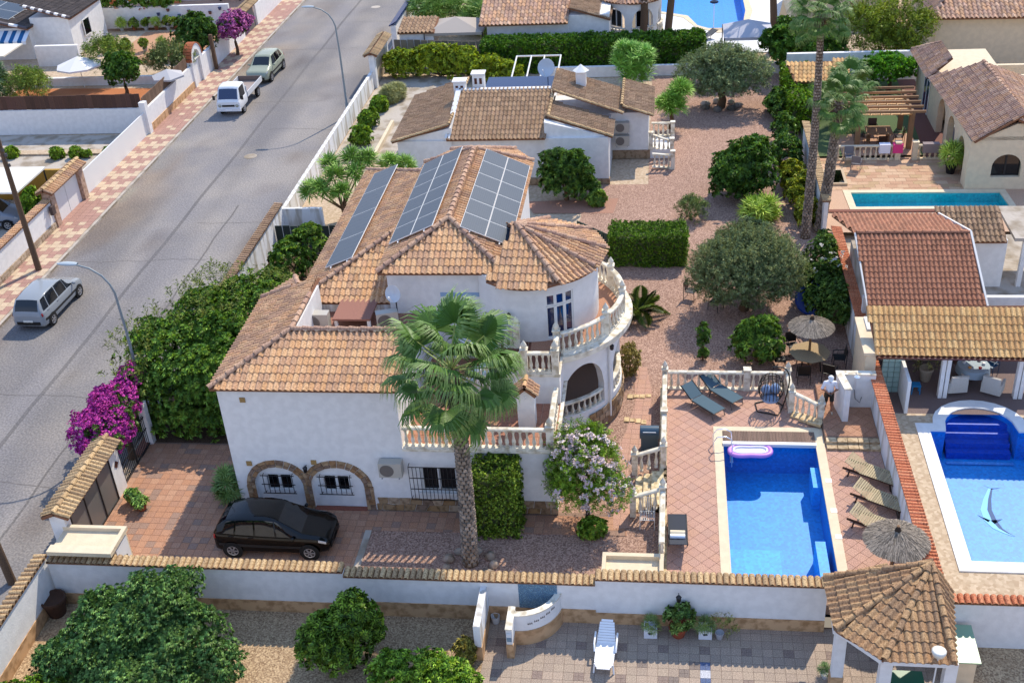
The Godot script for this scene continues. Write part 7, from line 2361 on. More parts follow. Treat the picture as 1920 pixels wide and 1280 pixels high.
	tree("yucca_tree", "small branching yucca tree on gravel right of the brown roofed house", Vector3(0.29, 0, -71.01), 1.1, [[W(-0.3, 1.7, 0.3), W(0.45, 0.4, 0.45)], [W(0.5, 2.3, -0.3), W(0.5, 0.45, 0.5)], [W(0.2, 1.6, 0.3), W(0.4, 0.35, 0.4)]], 130, "blade", [Color(0.04, 0.10, 0.012), Color(0.15, 0.26, 0.04)], 0.6, 0.9, "tree", "", 0.14, 0.2, 0.9)
	tree("olive_tree", "large spreading old olive tree on the far gravel in front of the back hedge", Vector3(3.56, 0, -74.63), 0.9, [[W(-1.2, 2.3, 0), W(1.8, 1.2, 1.5)], [W(1.3, 2.3, 0), W(1.9, 1.25, 1.5)], [W(0, 2.7, -0.4), W(1.8, 1.2, 1.5)], [W(0.2, 1.9, 0.9), W(1.7, 0.9, 1.0)]], 3000, "fine", [Color(0.075, 0.11, 0.06), Color(0.21, 0.27, 0.17)], 0.4, 0.62, "tree", "", 0.25, 0.4, 0.6, 0.14)
	for i in 7:
		var r := B.new()
		r.col = Color(0.5, 0.46, 0.42) * rf(0.2, 1.1)
		r.blob(Vector3(3.56, 0, -74.63) + W(cos(i * 0.9) * 1.1, 0.12, sin(i * 0.9) * 0.8), Vector3(rf(0.2, 0.4), rf(0.15, 0.25), rf(0.2, 0.35)), 4)
		solo("rock", r, "rubble", Vector3(3.56, 0, -74.63) + W(cos(i * 0.9) * 1.1, 0, sin(i * 0.9) * 0.8), NTH[i] + " rock clockwise round the foot of the far olive tree", "rock", "rocks at the far olive foot")
	tree("leafy_shrub", "leafy dark bush against the back house wall behind the solar roof", Vector3(-5.58, 0, -60.34), 0.3, [[W(0, 1.3, 0), W(1.4, 1.2, 1.1)], [W(-0.5, 2.3, 0), W(0.8, 0.8, 0.7)], [W(0.6, 2.2, 0.2), W(0.8, 0.9, 0.7)], [W(1.0, 0.8, 0.3), W(0.8, 0.7, 0.7)]], 1100, "broad", [Color(0.018, 0.05, 0.01), Color(0.10, 0.19, 0.035)], 0.28, 0.46, "shrub")
	tree("small_shrub", "small bright bush on the terrace corner below the back house", Vector3(-3.79, 0, -59.6), 0.0, [[W(0, 0.4, 0), W(0.5, 0.45, 0.45)]], 130, "broad", [Color(0.05, 0.11, 0.015), Color(0.17, 0.27, 0.06)], 0.26, 0.4, "shrub")
	sheet("back_path", [Vector2(-7.29, -58.63), Vector2(-2.86, -58.56), Vector2(-2.64, -60.49), Vector2(-7.9, -60.17)], 0.012, "paver", 0.0, lin(0.74, 0.55, 0.46))
	slat_fence("green_fence", "low dark green mesh fence at the plot boundary beside the hedge block", W(-4.6, 0, -55.2), W(-2.9, 0, -53.6), 1.2, Color(0.06, 0.09, 0.07), 0.3)
	slat_fence("green_fence", "dark green privacy fence between west wing and street wall", W(-20.8, 0, -54.6), W(-14.8, 0, -54.6), 1.3, Color(0.05, 0.07, 0.06), 0.4)
	# far plots along the top
	var t := thing("far_house", "white house with brown roofs and an arched sun room behind the long hedge", "house", W(-8, 0, -88))
	house_box(t, W(-13.3, 0, -97), W(-7.2, 2.75, -85.4)); house_box(t, W(-7.4, 0, -95), W(-4.2, 3.1, -85.8))
	quad_roof(t, [W(-13.8, 2.8, -84.8), W(-7.2, 2.8, -84.8), W(-7.2, 5.2, -92), W(-13.8, 5.2, -92)], "villa", 0.3, 0.45)
	quad_roof(t, [W(-4.1, 2.75, -92), W(-4.1, 2.75, -85.6), W(-7.2, 3.7, -85.6), W(-7.2, 3.7, -92)], "aged", 0.3, 0.45)
	var rot := B.new()
	var rc2: Vector3 = W(-2.6, 0, -90.2)
	arc_wall(rot, rc2, 2.2, -100, 130, 0, 3.3, 0.25, [[-62, -14, 1.1, 2.75, 1.0], [0, 46, 1.1, 2.75, 1.0], [60, 100, 1.1, 2.75, 1.0]], 46)
	part(t, "sun_room_wall", rot, "white")
	for a in [-38.0, 23.0, 80.0]:
		var d := Vector3(sin(deg_to_rad(a)), 0, cos(deg_to_rad(a)))
		var u := Vector3(d.z, 0, -d.x)
		window(t, rc2 + d * 2.0 - u * 0.55 + Vector3(0, 1.3, 0), u, 1.1, 1.3, 2, "white_metal", "glass")
		balusters(t, arc_pts(rc2 + Vector3(0, 0.6, 0), 2.24, a - 24, a + 24, 6), 0.75, 0.3)
	for i in 6:
		var q: Array = arc_pts(rc2 + Vector3(0, 3.3, 0), 2.5, -100 + i * 42, -58 + i * 42, 3)
		slope(t, q[0], q[3], q + [rc2 + Vector3(0, 4.3, 0)], "villa", 0.3, 0.45)
	window(t, W(-10.9, 0.9, -85.38), Vector3.RIGHT, 0.7, 0.6, 1, "white_metal", "glass")
	window(t, W(-9.6, 1.0, -85.38), Vector3.RIGHT, 1.9, 0.5, 3, "iron", "glass")
	ac_unit("air_conditioner", "air conditioner on the far house wall above the hedge", W(-12.0, 1.3, -85.2), 0.0)
	var fp := thing("far_pool", "big free form turquoise pool at the top edge", "swimming pool", W(3, 0, -96))
	var inn := PackedVector2Array([Vector2(-0.73, -106.95), Vector2(-0.56, -96.68), Vector2(1.67, -95.26), Vector2(2.39, -92.59), Vector2(3.87, -91.07), Vector2(5.82, -91.72), Vector2(6.31, -96.28), Vector2(6.23, -106.08)])
	var outp := PackedVector2Array()
	var cen := Vector2.ZERO
	for p in inn: cen += p / inn.size()
	for p in inn: outp.append(p + (p - cen).normalized() * 0.6)
	pool(fp, inn, outp, 0.05, 1.3, -0.08, lin(0.0, 0.6, 0.93), "cream", lin(0.0, 0.60, 0.93))
	var dk := B.new()
	cap_round(dk, PackedVector2Array([Vector2(-2.4, -116.91), Vector2(-0.92, -89.87), Vector2(-0.41, -86.2), Vector2(7.54, -85.58), Vector2(11.83, -114.82)]), inn, 0.02)
	struct("far_deck", dk, "paver")
	parasol("closed_parasol", "closed dark blue parasol by the far pool", Vector3(3.57, 0, -90.55), 2.6, 0.32, lin(0.12, 0.2, 0.32), 6)
	gazebo("fabric_gazebo", "grey white fabric gazebo beside the far pool", W(4.0, 0, -85.2), W(7.4, 0, -81.9), 2.3, 0.8, lin(0.72, 0.72, 0.75))
	lounger_dark("sun_lounger", "dark lounger on the far pool deck near the closed parasol", Vector3(2.88, 0, -88.88), -0.9, lin(0.35, 0.36, 0.38), 0.4)
	gazebo("fabric_gazebo", "beige fabric gazebo over a cluttered table beside the road, top centre", W(-18.0, 0, -88.4), W(-13.6, 0, -84.9), 2.3, 0.7, lin(0.66, 0.62, 0.58))
	for i in 3: box_thing("folding_table", ["white folding table under the beige gazebo", "blue folding chair under the beige gazebo", "tan box under the beige gazebo"][i], ["table", "chair", "box"][i], W(-15.0 - i * 0.9, 0, -85.6), W(-14.3 - i * 0.9, 0.8, -85.1), "plain", [lin(0.85, 0.85, 0.85), lin(0.2, 0.35, 0.65), lin(0.7, 0.6, 0.45)][i])
	var sd := thing("garden_shed", "small shed with a brown tiled roof beside the beige gazebo", "shed", W(-18.6, 0, -83))
	house_box(sd, W(-19.9, 0, -87), W(-17.3, 2.4, -85.0))
	quad_roof(sd, [W(-20.0, 2.4, -84.8), W(-17.2, 2.4, -84.8), W(-17.2, 2.8, -87.4), W(-20.0, 2.8, -87.4)], "aged", 0.3, 0.45)
	box_thing("blue_tiled_wall", "white wall with a steep dark blue tiled cap at the far right kerb", "wall", W(-21.1, 0, -97), W(-20.7, 2.2, -87.5), "white")
	var bt := B.new()
	bt.col = lin(0.08, 0.14, 0.34)
	bt.bx(W(-20.9, 2.35, -92.2), Vector3(0.7, 0.08, 9.6), Basis(Vector3(0, 0, 1), 0.5))
	solo("blue_tile_cap", bt, "satin", W(-20.9, 2.2, -92.2), "glazed dark blue tile cap on the far white wall", "tile cap")
	box_thing("gate_pillars", "dark red brown gate pillars at the top edge right of the road", "pillar", W(-21.3, 0, -100), W(-20.3, 2.6, -98.4), "matte", lin(0.38, 0.26, 0.24))
	var fg := [["yucca_tree", "dense sword leaved yucca clump by the road at the top edge", W(-18.6, 0, -92.5), 2.2, "blade"], ["cycad", "short yellow green cycad on the far white gravel", W(-14.6, 0, -92.5), 1.2, "blade"], ["garden_tree", "grey green tree with bare crooked trunk at the top edge", W(-13.2, 0, -96), 2.4, "fine"]]
	for q in fg: tree(q[0], q[1], q[2], q[3] * 0.6, [[W(0, q[3], 0), W(1.9, 1.0, 1.5)]], 320, q[4], [Color(0.03, 0.08, 0.015), Color(0.14, 0.22, 0.05)], 0.6, 1.0)
	for i in 2: fan_palm(["slender palm trunk crossing the far sun room, crown out of view", "slender palm beside the far pool, crown out of view"][i], [Vector3(-1.79, 0, -87.96), Vector3(-0.02, 0, -88.21)][i], [Vector3(-1.79, 0, -87.96), Vector3(-0.02, 0, -88.21)][i] + W(0.6 * i + 0.1, 9.5, -0.5), 0.3, 0.24, 16, 1.3, false)
	fan_palm("leaning palm trunk beside the fabric gazebo at the top edge", Vector3(7.84, 0, -85.92), Vector3(7.84, 0, -85.92) + W(-0.8, 8.5, 0), 0.3, 0.22, 16, 1.3, false)


func right_plots() -> void:
	var g := 0.4
	# deck and dolphin pool
	var inn := PackedVector2Array()
	var outp := PackedVector2Array()
	for i in 13:
		var a := PI * i / 12.0
		inn.append(Vector2(12.15 - cos(a) * 1.3, -38.5 - sin(a) * 1.2)); outp.append(Vector2(12.15 - cos(a) * 1.75, -38.6 - sin(a) * 1.62))
	inn.append_array([V2(13.5, -38.15), V2(14.2, -38.15), V2(14.2, -30.75), V2(10.2, -30.75), V2(10.2, -38.15), V2(10.8, -38.15)])
	outp.append_array([V2(13.9, -38.6), V2(14.7, -38.6), V2(14.7, -30.25), V2(9.72, -30.25), V2(9.72, -38.6), V2(10.4, -38.6)])
	var dk := B.new()
	dk.col = Color(1.08, 1.02, 0.98)
	cap_round(dk, rect(8.6, -39.3, 24, -27.9), outp, g)
	struct("pool_deck", dk, "sand")
	var pl := thing("swimming_pool", "bright blue pool with white edge, rounded steps and a dolphin mosaic, right neighbour", "swimming pool", W(12.2, g, -34.5))
	pool(pl, inn, outp, g + 0.05, 1.35, g - 0.12, lin(0.0, 0.50, 0.86), "white", lin(0.0, 0.60, 0.90))
	var st := B.new()
	st.col = lin(0.02, 0.30, 0.74)
	for i in 4: st.span(W(10.95, -0.9, -39.6), W(13.35, 0.12 - i * 0.24, -39.0 + i * 0.3))
	st.col = lin(0.30, 0.62, 0.90)
	st.span(W(10.9, -0.85, -37.85), W(13.4, -0.83, -37.7))
	part(pl, "submerged_step", st, "pool_tile")
	var ds := B.new()
	var spine := [Vector3(12.23, -0.89, -36.31), Vector3(11.98, -0.89, -35.67), Vector3(11.8, -0.89, -35.05), Vector3(11.82, -0.89, -34.45), Vector3(11.98, -0.89, -34.02), Vector3(12.22, -0.89, -33.77), Vector3(12.45, -0.89, -33.61)]
	for i in 6:
		var w: float = [0.08, 0.14, 0.2, 0.22, 0.17, 0.1][i]
		var w2: float = [0.14, 0.2, 0.22, 0.17, 0.1, 0.03][i]
		ds.col = lin(0.55, 0.82, 0.95)
		ds.q(spine[i] - W(w, 0, 0), spine[i] + W(w * 0.2, 0, 0), spine[i + 1] + W(w2 * 0.2, 0, 0), spine[i + 1] - W(w2, 0, 0), Vector3.UP)
		ds.col = lin(0.25, 0.36, 0.52)
		ds.q(spine[i] + W(w * 0.2, 0, 0), spine[i] + W(w, 0, 0), spine[i + 1] + W(w2, 0, 0), spine[i + 1] + W(w2 * 0.2, 0, 0), Vector3.UP)
	for q in [[spine[0], W(-0.3, 0, -0.25), W(0.0, 0, -0.02)], [spine[0], W(0.4, 0, -0.05), W(0.0, 0, 0.06)], [spine[3], W(0.45, 0, -0.1), W(0.1, 0, 0.2)], [spine[3], W(-0.4, 0, -0.3), W(-0.1, 0, 0.1)]]: ds.t(q[0], q[0] + q[1], q[0] + q[2], Vector3.UP)
	part(pl, "dolphin_mosaic", ds, "plain")
	# covered terrace
	var ct := thing("covered_terrace", "straw coloured tiled terrace roof on white columns beside the dolphin pool", "terrace", W(11, g, -41))
	quad_roof(ct, [W(8.25, 2.75, -39.9), W(16, 2.75, -39.75), W(16, 3.95, -41.75), W(8.0, 3.95, -41.7)], "straw", 0.21, 0.36, 220)
	for x in [11.08, 13.98]:
		var q := B.new()
		q.span(W(x - 0.17, g, -40.65), W(x - 0.02, 2.6, -40.4)); q.span(W(x + 0.02, g, -40.65), W(x + 0.17, 2.6, -40.4))
		part(ct, "column", q, "white")
	var bm := B.new()
	bm.span(W(8.3, 2.5, -40.6), W(16, 2.7, -40.1))
	bm.span(W(8.3, g, -44.4), W(16, 2.9, -44.2)); bm.span(W(8.1, 2.7, -42.6), W(16, 2.9, -41.6))
	part(ct, "beam", bm, "white")
	var gt := B.new()
	gt.col = lin(0.38, 0.2, 0.15)
	gt.bar(W(8.2, 2.68, -39.82), W(16, 2.68, -39.68), 0.1, 0.08)
	part(ct, "gutter", gt, "satin")
	var pw := B.new()
	pw.span(W(7.85, 0, -42.6), W(8.25, 2.72, -39.95))
	pw.span(W(7.75, 2.72, -42.7), W(8.35, 2.82, -39.9))
	part(ct, "parapet", pw, "cream")
	sheet("terrace_floor", [V2(8.6, -39.3), V2(24, -39.3), V2(24, -46), V2(8.6, -46)], g - 0.004, "paver", 0.0, lin(0.52, 0.44, 0.42))
	for i in 2:
		var at: Vector3 = [Vector3(11.64, 0.4, -40.84), Vector3(13.07, 0.4, -40.76)][i]
		var o := thing("wicker_armchair", ["white wicker armchair left of the terrace table", "white wicker armchair right of the terrace table"][i], "armchair", at, "", [PI + 0.15, PI - 0.5][i])
		var b := B.new()
		b.col = lin(0.84, 0.82, 0.78)
		b.bx(Vector3(0, 0.3, 0), Vector3(0.62, 0.28, 0.6), Basis())
		part(o, "seat", b.mesh(), "matte")
		var k := B.new()
		k.col = b.col
		k.bx(Vector3(0, 0.62, -0.31), Vector3(0.68, 0.75, 0.09), Basis(Vector3.RIGHT, -0.15))
		part(o, "backrest", k.mesh(), "matte")
		for s in [-1, 1]:
			var m := B.new()
			m.col = b.col
			m.bx(Vector3(0.34 * s, 0.42, 0), Vector3(0.09, 0.5, 0.62), Basis())
			part(o, "armrest", m.mesh(), "matte")
	var tb := thing("terrace_table", "round terrace table under a grey cloth with crockery", "table", Vector3(12.49, 0.4, -41.75))
	var tc := B.new()
	tc.col = lin(0.62, 0.68, 0.72)
	tc.lathe([Vector2(0.0, 0.76), Vector2(0.62, 0.76), Vector2(0.64, 0.72), Vector2(0.68, 0.42)], 16)
	part(tb, "tablecloth", tc.mesh(), "cloth")
	frame(tb, "leg", [[Vector3.ZERO, Vector3(0, 0.74, 0)]], 0.06, "iron")
	for i in 6:
		var b := B.new()
		b.col = [lin(0.9, 0.9, 0.9), lin(0.8, 0.25, 0.2), lin(0.85, 0.6, 0.3)][i % 3]
		b.lathe([Vector2(0.0, 0), Vector2(0.05, 0), Vector2(0.08, 0.06), Vector2(0, 0.06)], 8, tb.position + W(cos(i * 1.1) * 0.38, 0.77, sin(i * 1.1) * 0.38))
		solo("bowl", b, "satin", tb.position + W(cos(i * 1.1) * 0.38, 0.77, sin(i * 1.1) * 0.38), NTH[i] + " bowl clockwise on the grey cloth of the terrace table", "bowl", "bowls on the terrace table")
	garden_chair("garden_chair", "dark chair with brown seat behind the terrace table, left", Vector3(12.06, 0.4, -42.42), 0.6, lin(0.30, 0.17, 0.12))
	garden_chair("garden_chair", "dark chair with a blue backrest behind the terrace table, right", Vector3(13.29, 0.4, -42.25), -0.7, lin(0.10, 0.28, 0.42))
	var sl := thing("plastic_stool", "small bright blue plastic stool on the dark terrace floor", "stool", Vector3(10.09, 0.4, -40.77))
	var sb := B.new()
	sb.col = lin(0.06, 0.45, 0.66)
	sb.bx(Vector3(0, 0.4, 0), Vector3(0.36, 0.05, 0.32), Basis())
	part(sl, "seat", sb.mesh(), "satin")
	for p in [[-0.14, -0.12], [0.14, -0.12], [-0.14, 0.12], [0.14, 0.12]]: frame(sl, "leg", [[Vector3(p[0], 0.4, p[1]), Vector3(p[0] * 1.15, 0, p[1] * 1.15)]], 0.025, "satin", lin(0.06, 0.45, 0.66))
	var up := bush_pot("urn_planter", "stone urn planter with trailing plant under the terrace roof", Vector3(10.65, 0.4, -41.72), 0.28, 0.6, lin(0.72, 0.66, 0.58))
	foliage(up, "foliage", [[W(0, 0.8, 0), W(0.35, 0.25, 0.35)]], 50, "fine", "leaf", [Color(0.08, 0.09, 0.04), Color(0.2, 0.2, 0.1)], 0.25, 0.4)
	var gs := thing("glass_block_screen", "glass block shower screen against the boundary wall coping", "screen", W(9.15, g, -40.5))
	for i in 3:
		for j in 7:
			var b := B.new()
			b.col = lin(0.62, 0.74, 0.72)
			b.span(W(8.7 + i * 0.24, g + j * 0.24, -40.9), W(8.92 + i * 0.24, g + j * 0.24 + 0.22, -40.8))
			part(gs, "glass_block", b, "satin")
	var sw := B.new()
	sw.prism(PackedVector2Array([V2(9.42, -40.9), V2(9.55, -40.9), V2(9.55, -39.3), V2(9.42, -39.3)]), g, 1.9)
	part(gs, "side_wall", sw, "white")
	# brown roofed outbuilding
	var br := thing("brown_outbuilding", "outbuilding with a large uniform brown tiled gable roof", "building", W(10.5, g, -46))
	house_box(br, W(8.45, 0, -49.4), W(12.4, 2.95, -43.2), "concrete")
	quad_roof(br, [W(8.35, 3.0, -42.9), W(13.0, 3.0, -42.9), W(12.75, 4.85, -46.3), W(8.1, 4.85, -46.3)], "brown", 0.19, 0.27, 290)
	quad_roof(br, [W(12.1, 4.2, -49.4), W(7.5, 4.2, -49.5), W(8.1, 4.85, -46.3), W(12.75, 4.85, -46.3)], "brown", 0.19, 0.27)
	ridge(br, W(8.1, 4.87, -46.3), W(12.75, 4.87, -46.3), "brown", 0.1, 0.4)
	var vg := B.new()
	vg.col = lin(0.85, 0.84, 0.82)
	vg.bar(W(13.05, 3.0, -42.9), W(12.8, 4.9, -46.3), 0.08, 0.12); vg.bar(W(12.8, 4.9, -46.3), W(12.15, 4.25, -49.4), 0.08, 0.12)
	vg.bar(W(8.3, 3.0, -42.9), W(8.05, 4.85, -46.3), 0.06, 0.1); vg.bar(W(8.3, 2.95, -42.85), W(13.0, 2.95, -42.85), 0.06, 0.1)
	part(br, "verge_trim", vg, "plain")
	var ht := thing("white_hut", "small white hut with an aged tile roof and a dark window beside the brown roof", "hut", W(14.4, g, -50.5))
	house_box(ht, W(12.8, g, -52.0), W(15.4, 2.8, -49.6))
	quad_roof(ht, [W(13.2, 2.85, -49.35), W(15.3, 2.85, -49.35), W(15.3, 3.6, -51.2), W(12.4, 3.6, -51.2)], "aged", 0.22, 0.36)
	window(ht, W(13.7, 1.4, -49.58), Vector3.RIGHT, 0.75, 0.75, 1, "concrete", "glass")
	box_thing("flat_canopy", "pale grey flat canopy at the right edge beside the white hut", "canopy", W(15.7, 2.75, -53), W(20, 2.9, -49.6), "concrete")
	box_thing("canopy_post", "white post at the right edge under the pale canopy", "post", W(16.1, g, -49.8), W(16.3, 2.75, -49.6), "white")
	sheet("courtyard", [V2(12.4, -46), V2(24, -46), V2(24, -55), V2(12.4, -55)], g - 0.008, "concrete")
	# pool terrace of the pergola villa
	var inn2 := PackedVector2Array([V2(10.0, -60.05), V2(17.75, -60.0), V2(17.85, -58.25), V2(10.05, -58.25)])
	var out2 := PackedVector2Array([V2(9.6, -60.4), V2(18.1, -60.35), V2(18.2, -57.9), V2(9.7, -57.9)])
	var d2 := B.new()
	cap_round(d2, rect(8.0, -64.9, 22, -55.3), out2, g)
	d2.col = lin(0.86, 0.68, 0.54)
	for i in d2.c.size(): d2.c[i] = lin(0.86, 0.71, 0.59)
	var dk2 := struct("pool_deck", d2, "paver")
	pieces(dk2, "paving_tile", cells(8.1, -64.9, 20, -60.45, 0.6, 0.42, 0.02, 0.0, 0.08, 0.5), rect(8.1, -64.8, 20, -60.45), Transform3D(Basis(), W(0, g, 0)), 0.015, "paver", [lin(0.86, 0.70, 0.56), lin(0.82, 0.64, 0.51), lin(0.89, 0.74, 0.60), lin(0.80, 0.66, 0.50)], 120)
	var p2 := thing("swimming_pool", "narrow turquoise pool with glittering water behind the brown outbuilding", "swimming pool", W(14, g, -59.2))
	pool(p2, inn2, out2, g + 0.04, 0.62, g - 0.06, lin(0.05, 0.76, 0.78), "cream", lin(0.03, 0.80, 0.82))
	box_thing("retaining_wall", "red brown retaining wall between the turquoise pool and the brown roof", "wall", W(8.3, 0, -57.9), W(18.2, g + 0.06, -57.6), "paver", lin(0.55, 0.34, 0.28))
	var tubv := thing("hot_tub", "small dark green water basin beside the palm trunk", "basin", W(9.35, g, -62.0))
	var tw := B.new()
	tw.col = lin(0.85, 0.75, 0.62)
	tw.span(W(8.75, g, -63.0), W(9.95, g + 0.15, -61.0))
	part(tubv, "rim", tw, "paver")
	var ts := B.new()
	ts.col = lin(0.02, 0.22, 0.24)
	ts.span(W(8.9, g + 0.1, -62.85), W(9.8, g + 0.156, -61.15))
	part(tubv, "basin", ts, "glass")
	var bl := thing("stone_balustrade", "tan stone balustrade with towels along the far pool deck", "balustrade", W(13, g, -64.6))
	balusters(bl, [W(9.7, g, -64.6), W(13.0, g, -64.6)], 0.9, 0.3, 0.08, "cream")
	balusters(bl, [W(14.2, g, -64.6), W(16.9, g, -64.6)], 0.9, 0.3, 0.08, "cream")
	for x in [9.6, 13.15, 14.1]: post(bl, W(x, g, -64.6), 1.05, 0.3, false, "cream")
	for i in 3: box_thing("hanging_towel", ["pink towel hanging over the tan balustrade", "white towel hanging over the tan balustrade", "grey towels on a drying rack by the tan balustrade"][i], "towel", W([12.85, 12.1, 14.5][i], g + 0.45, -64.78), W([13.4, 12.7, 15.4][i], g + 0.98, -64.42), "cloth", [lin(0.85, 0.25, 0.5), lin(0.88, 0.88, 0.92), lin(0.55, 0.5, 0.5)][i])
	sheet("lawn", [V2(8.2, -65.2), V2(16.0, -65.2), V2(16.0, -78), V2(8.2, -78)], g + 0.004, "lawn")
	sheet("villa_path", [V2(14.8, -65), V2(16.4, -65), V2(16.4, -78), V2(15.3, -78)], g + 0.01, "paver", 0.0, lin(0.52, 0.34, 0.30))
	sheet("patio_floor", [V2(10.2, -65.2), V2(14.6, -65.2), V2(14.6, -68.5), V2(10.2, -68.5)], g + 0.012, "paver", 0.0, lin(0.82, 0.64, 0.52))
	var pg := thing("wooden_pergola", "brown wooden pergola with cream cloth strips over a dining table", "pergola", W(12.3, g, -67))
	for p in [[11.1, -66.2], [14.05, -66.2], [14.05, -69.3], [11.1, -69.3]]:
		var q := B.new()
		q.span(W(p[0] - 0.14, g, p[1] - 0.14), W(p[0] + 0.14, 2.6, p[1] + 0.14))
		part(pg, "post", q, "wood")
	for x in [11.1, 14.05]:
		var q := B.new()
		q.span(W(x - 0.07, 2.6, -69.9), W(x + 0.07, 2.76, -65.7))
		part(pg, "beam", q, "wood")
	for i in 6:
		var q := B.new()
		q.span(W(10.5, 2.76, -69.8 + i * 0.8), W(14.7, 2.9, -69.7 + i * 0.8))
		part(pg, "rafter", q, "wood")
		if i > 1:
			for k in 5:
				var c := B.new()
				c.col = lin(0.95, 0.80, 0.60)
				var x := 11.15 + k * 0.57
				c.q(W(x, 2.7, -69.75 + i * 0.8), W(x + 0.53, 2.7, -69.75 + i * 0.8), W(x + 0.53, 2.5, -70.1 + i * 0.8), W(x, 2.5, -70.1 + i * 0.8), Vector3.UP)
				c.q(W(x, 2.5, -70.1 + i * 0.8), W(x + 0.53, 2.5, -70.1 + i * 0.8), W(x + 0.53, 2.68, -70.45 + i * 0.8), W(x, 2.68, -70.45 + i * 0.8), Vector3.UP)
				part(pg, "cloth_strip", c, "cloth")
	var dt := thing("dining_table", "brown wooden dining table under the pergola", "table", W(12.4, g, -67.2))
	var db := B.new()
	db.span(W(11.7, g + 0.7, -67.9), W(13.2, g + 0.76, -66.6))
	part(dt, "table_top", db, "wood")
	var dl := B.new()
	for x in [11.9, 13.0]: dl.span(W(x - 0.1, g, -67.3), W(x + 0.1, g + 0.7, -67.1))
	part(dt, "leg", dl, "wood")
	for i in 4: garden_chair("patio_chair", ["brown chair at the pergola table, left side", "brown chair at the pergola table, right side", "brown chair at the front of the pergola table", "brown chair behind the pergola table"][i], [W(11.4, g, -67.2), W(13.6, g, -67.0), W(12.5, g, -66.1), W(12.3, g, -68.4)][i], [PI / 2, -PI / 2, PI, 0.0][i], lin(0.25, 0.16, 0.12))
	for i in 2: garden_chair("folding_chair", ["grey folding chair in front of the tan balustrade", "grey cushioned chair on the far pool deck beside the palm trunk"][i], [W(10.4, g, -64.1), W(10.7, g, -63.2)][i], [0.0, 2.8][i], lin(0.42, 0.42, 0.45))
	# the villa with the patterned roof
	var vl := thing("arched_villa", "cream villa with mottled tile roof and arched porch, right edge", "house", W(17, g, -65))
	var wb := B.new()
	wall(wb, W(16.35, g, -60.4), W(0, 0, -1), 10.2, 2.75, 0.35, [[1.0, 2.6, 0, 2.3, 0.8], [3.6, 5.4, 0, 2.4, 0.9], [6.2, 8.2, 0, 2.4, 1.0]])
	wall(wb, W(16.35, g, -60.4), Vector3.RIGHT, 3.0, 3.0, 0.3, [[0.9, 2.4, 0.7, 2.0, 0.7]])
	wb.span(W(16.0, g, -75.5), W(20, 3.2, -70.6)); wb.span(W(18.0, g, -70.6), W(22, 3.2, -61.5))
	part(vl, "wall", wb, "cream")
	var fk := B.new()
	fk.xf = Transform3D(Basis(Vector3.RIGHT, PI / 2), W(0, 0, -60.6))
	fk.prism(PackedVector2Array([V2(16.3, -3.2), V2(22, -3.2), V2(22, -4.1), V2(18.2, -4.1)]), 0, 0.2)
	fk.xf = Transform3D.IDENTITY
	part(vl, "gable", fk, "cream")
	quad_roof(vl, [W(16.1, 3.2, -60.2), W(15.6, 3.2, -70.4), W(18.1, 4.75, -68.3), W(18.6, 4.4, -60.2)], "villa", 0.2, 0.36, 200)
	quad_roof(vl, [W(18.2, 4.4, -60.2), W(18.1, 4.75, -68.3), W(22.5, 3.0, -68.3), W(22.5, 3.0, -60.2)], "villa", 0.2, 0.36)
	quad_roof(vl, [W(15.5, 3.2, -70.2), W(15.3, 3.4, -75.0), W(16.6, 4.3, -73.4), W(16.9, 4.3, -70.6)], "villa", 0.2, 0.36)
	ridge(vl, W(18.6, 4.5, -60.2), W(18.1, 4.85, -68.3), "villa", 0.12)
	ridge(vl, W(15.4, 3.45, -75.0), W(16.7, 4.4, -73.3), "villa", 0.1)
	window(vl, W(17.25, g + 0.7, -60.45), Vector3.RIGHT, 1.5, 1.3, 2, "iron", "glass", 1, 0.2)
	window(vl, W(16.02, g + 0.1, -71.2), W(0, 0, -1), 1.6, 2.1, 2, "white_metal", "glass_blue")
	box_thing("porch_sofa", "grey cushioned sofa inside the villa arches", "sofa", W(16.8, g, -68.9), W(17.5, g + 0.75, -67.2), "cloth", lin(0.5, 0.52, 0.55))
	var pp := bush_pot("dark_pot", "dark pot with a leafy palm beside the villa arches", W(15.7, g, -62.6), 0.32, 0.6, lin(0.14, 0.12, 0.12))
	foliage(pp, "foliage", [[W(0, 1.1, 0), W(0.45, 0.5, 0.45)]], 60, "blade", "leaf", [Color(0.05, 0.10, 0.015), Color(0.2, 0.27, 0.05)], 0.4, 0.7)
	box_thing("yard_wall", "long cream yard wall behind the villa at the right edge", "wall", W(17, g, -75.5), W(30, 2.2, -75.2), "cream")
	sheet("back_yard", [V2(17.0, -75), V2(30, -75), V2(30, -66), V2(17.0, -66)], g + 0.006, "sand")
	box_thing("shower_alcove", "white curved alcove wall with tile coping beside the tall palms", "wall", W(8.0, 0, -66.4), W(8.2, 2.0, -55.5), "white")
	coping(house_of("shower_alcove"), W(8.1, 2.0, -55.5), W(8.1, 2.0, -66.4), "cap", 60, 0.24, 0.45)
	var th := thing("tiled_shelter", "open shelter with a pale tiled roof behind the tall palm crown", "shelter", W(9.8, g, -73.5))
	quad_roof(th, [W(8.0, 2.3, -72.6), W(11.5, 2.3, -72.3), W(11.4, 3.0, -74.4), W(7.6, 3.0, -74.5)], "straw", 0.26, 0.4)
	for x in [8.2, 11.3]:
		var q := B.new()
		q.span(W(x - 0.1, g, -72.8), W(x + 0.1, 2.3, -72.6))
		part(th, "post", q, "wood")
	box_thing("garden_wall", "grey white garden wall behind the domed tree", "wall", W(8.0, g, -78.4), W(17, 2.3, -78.1), "white")
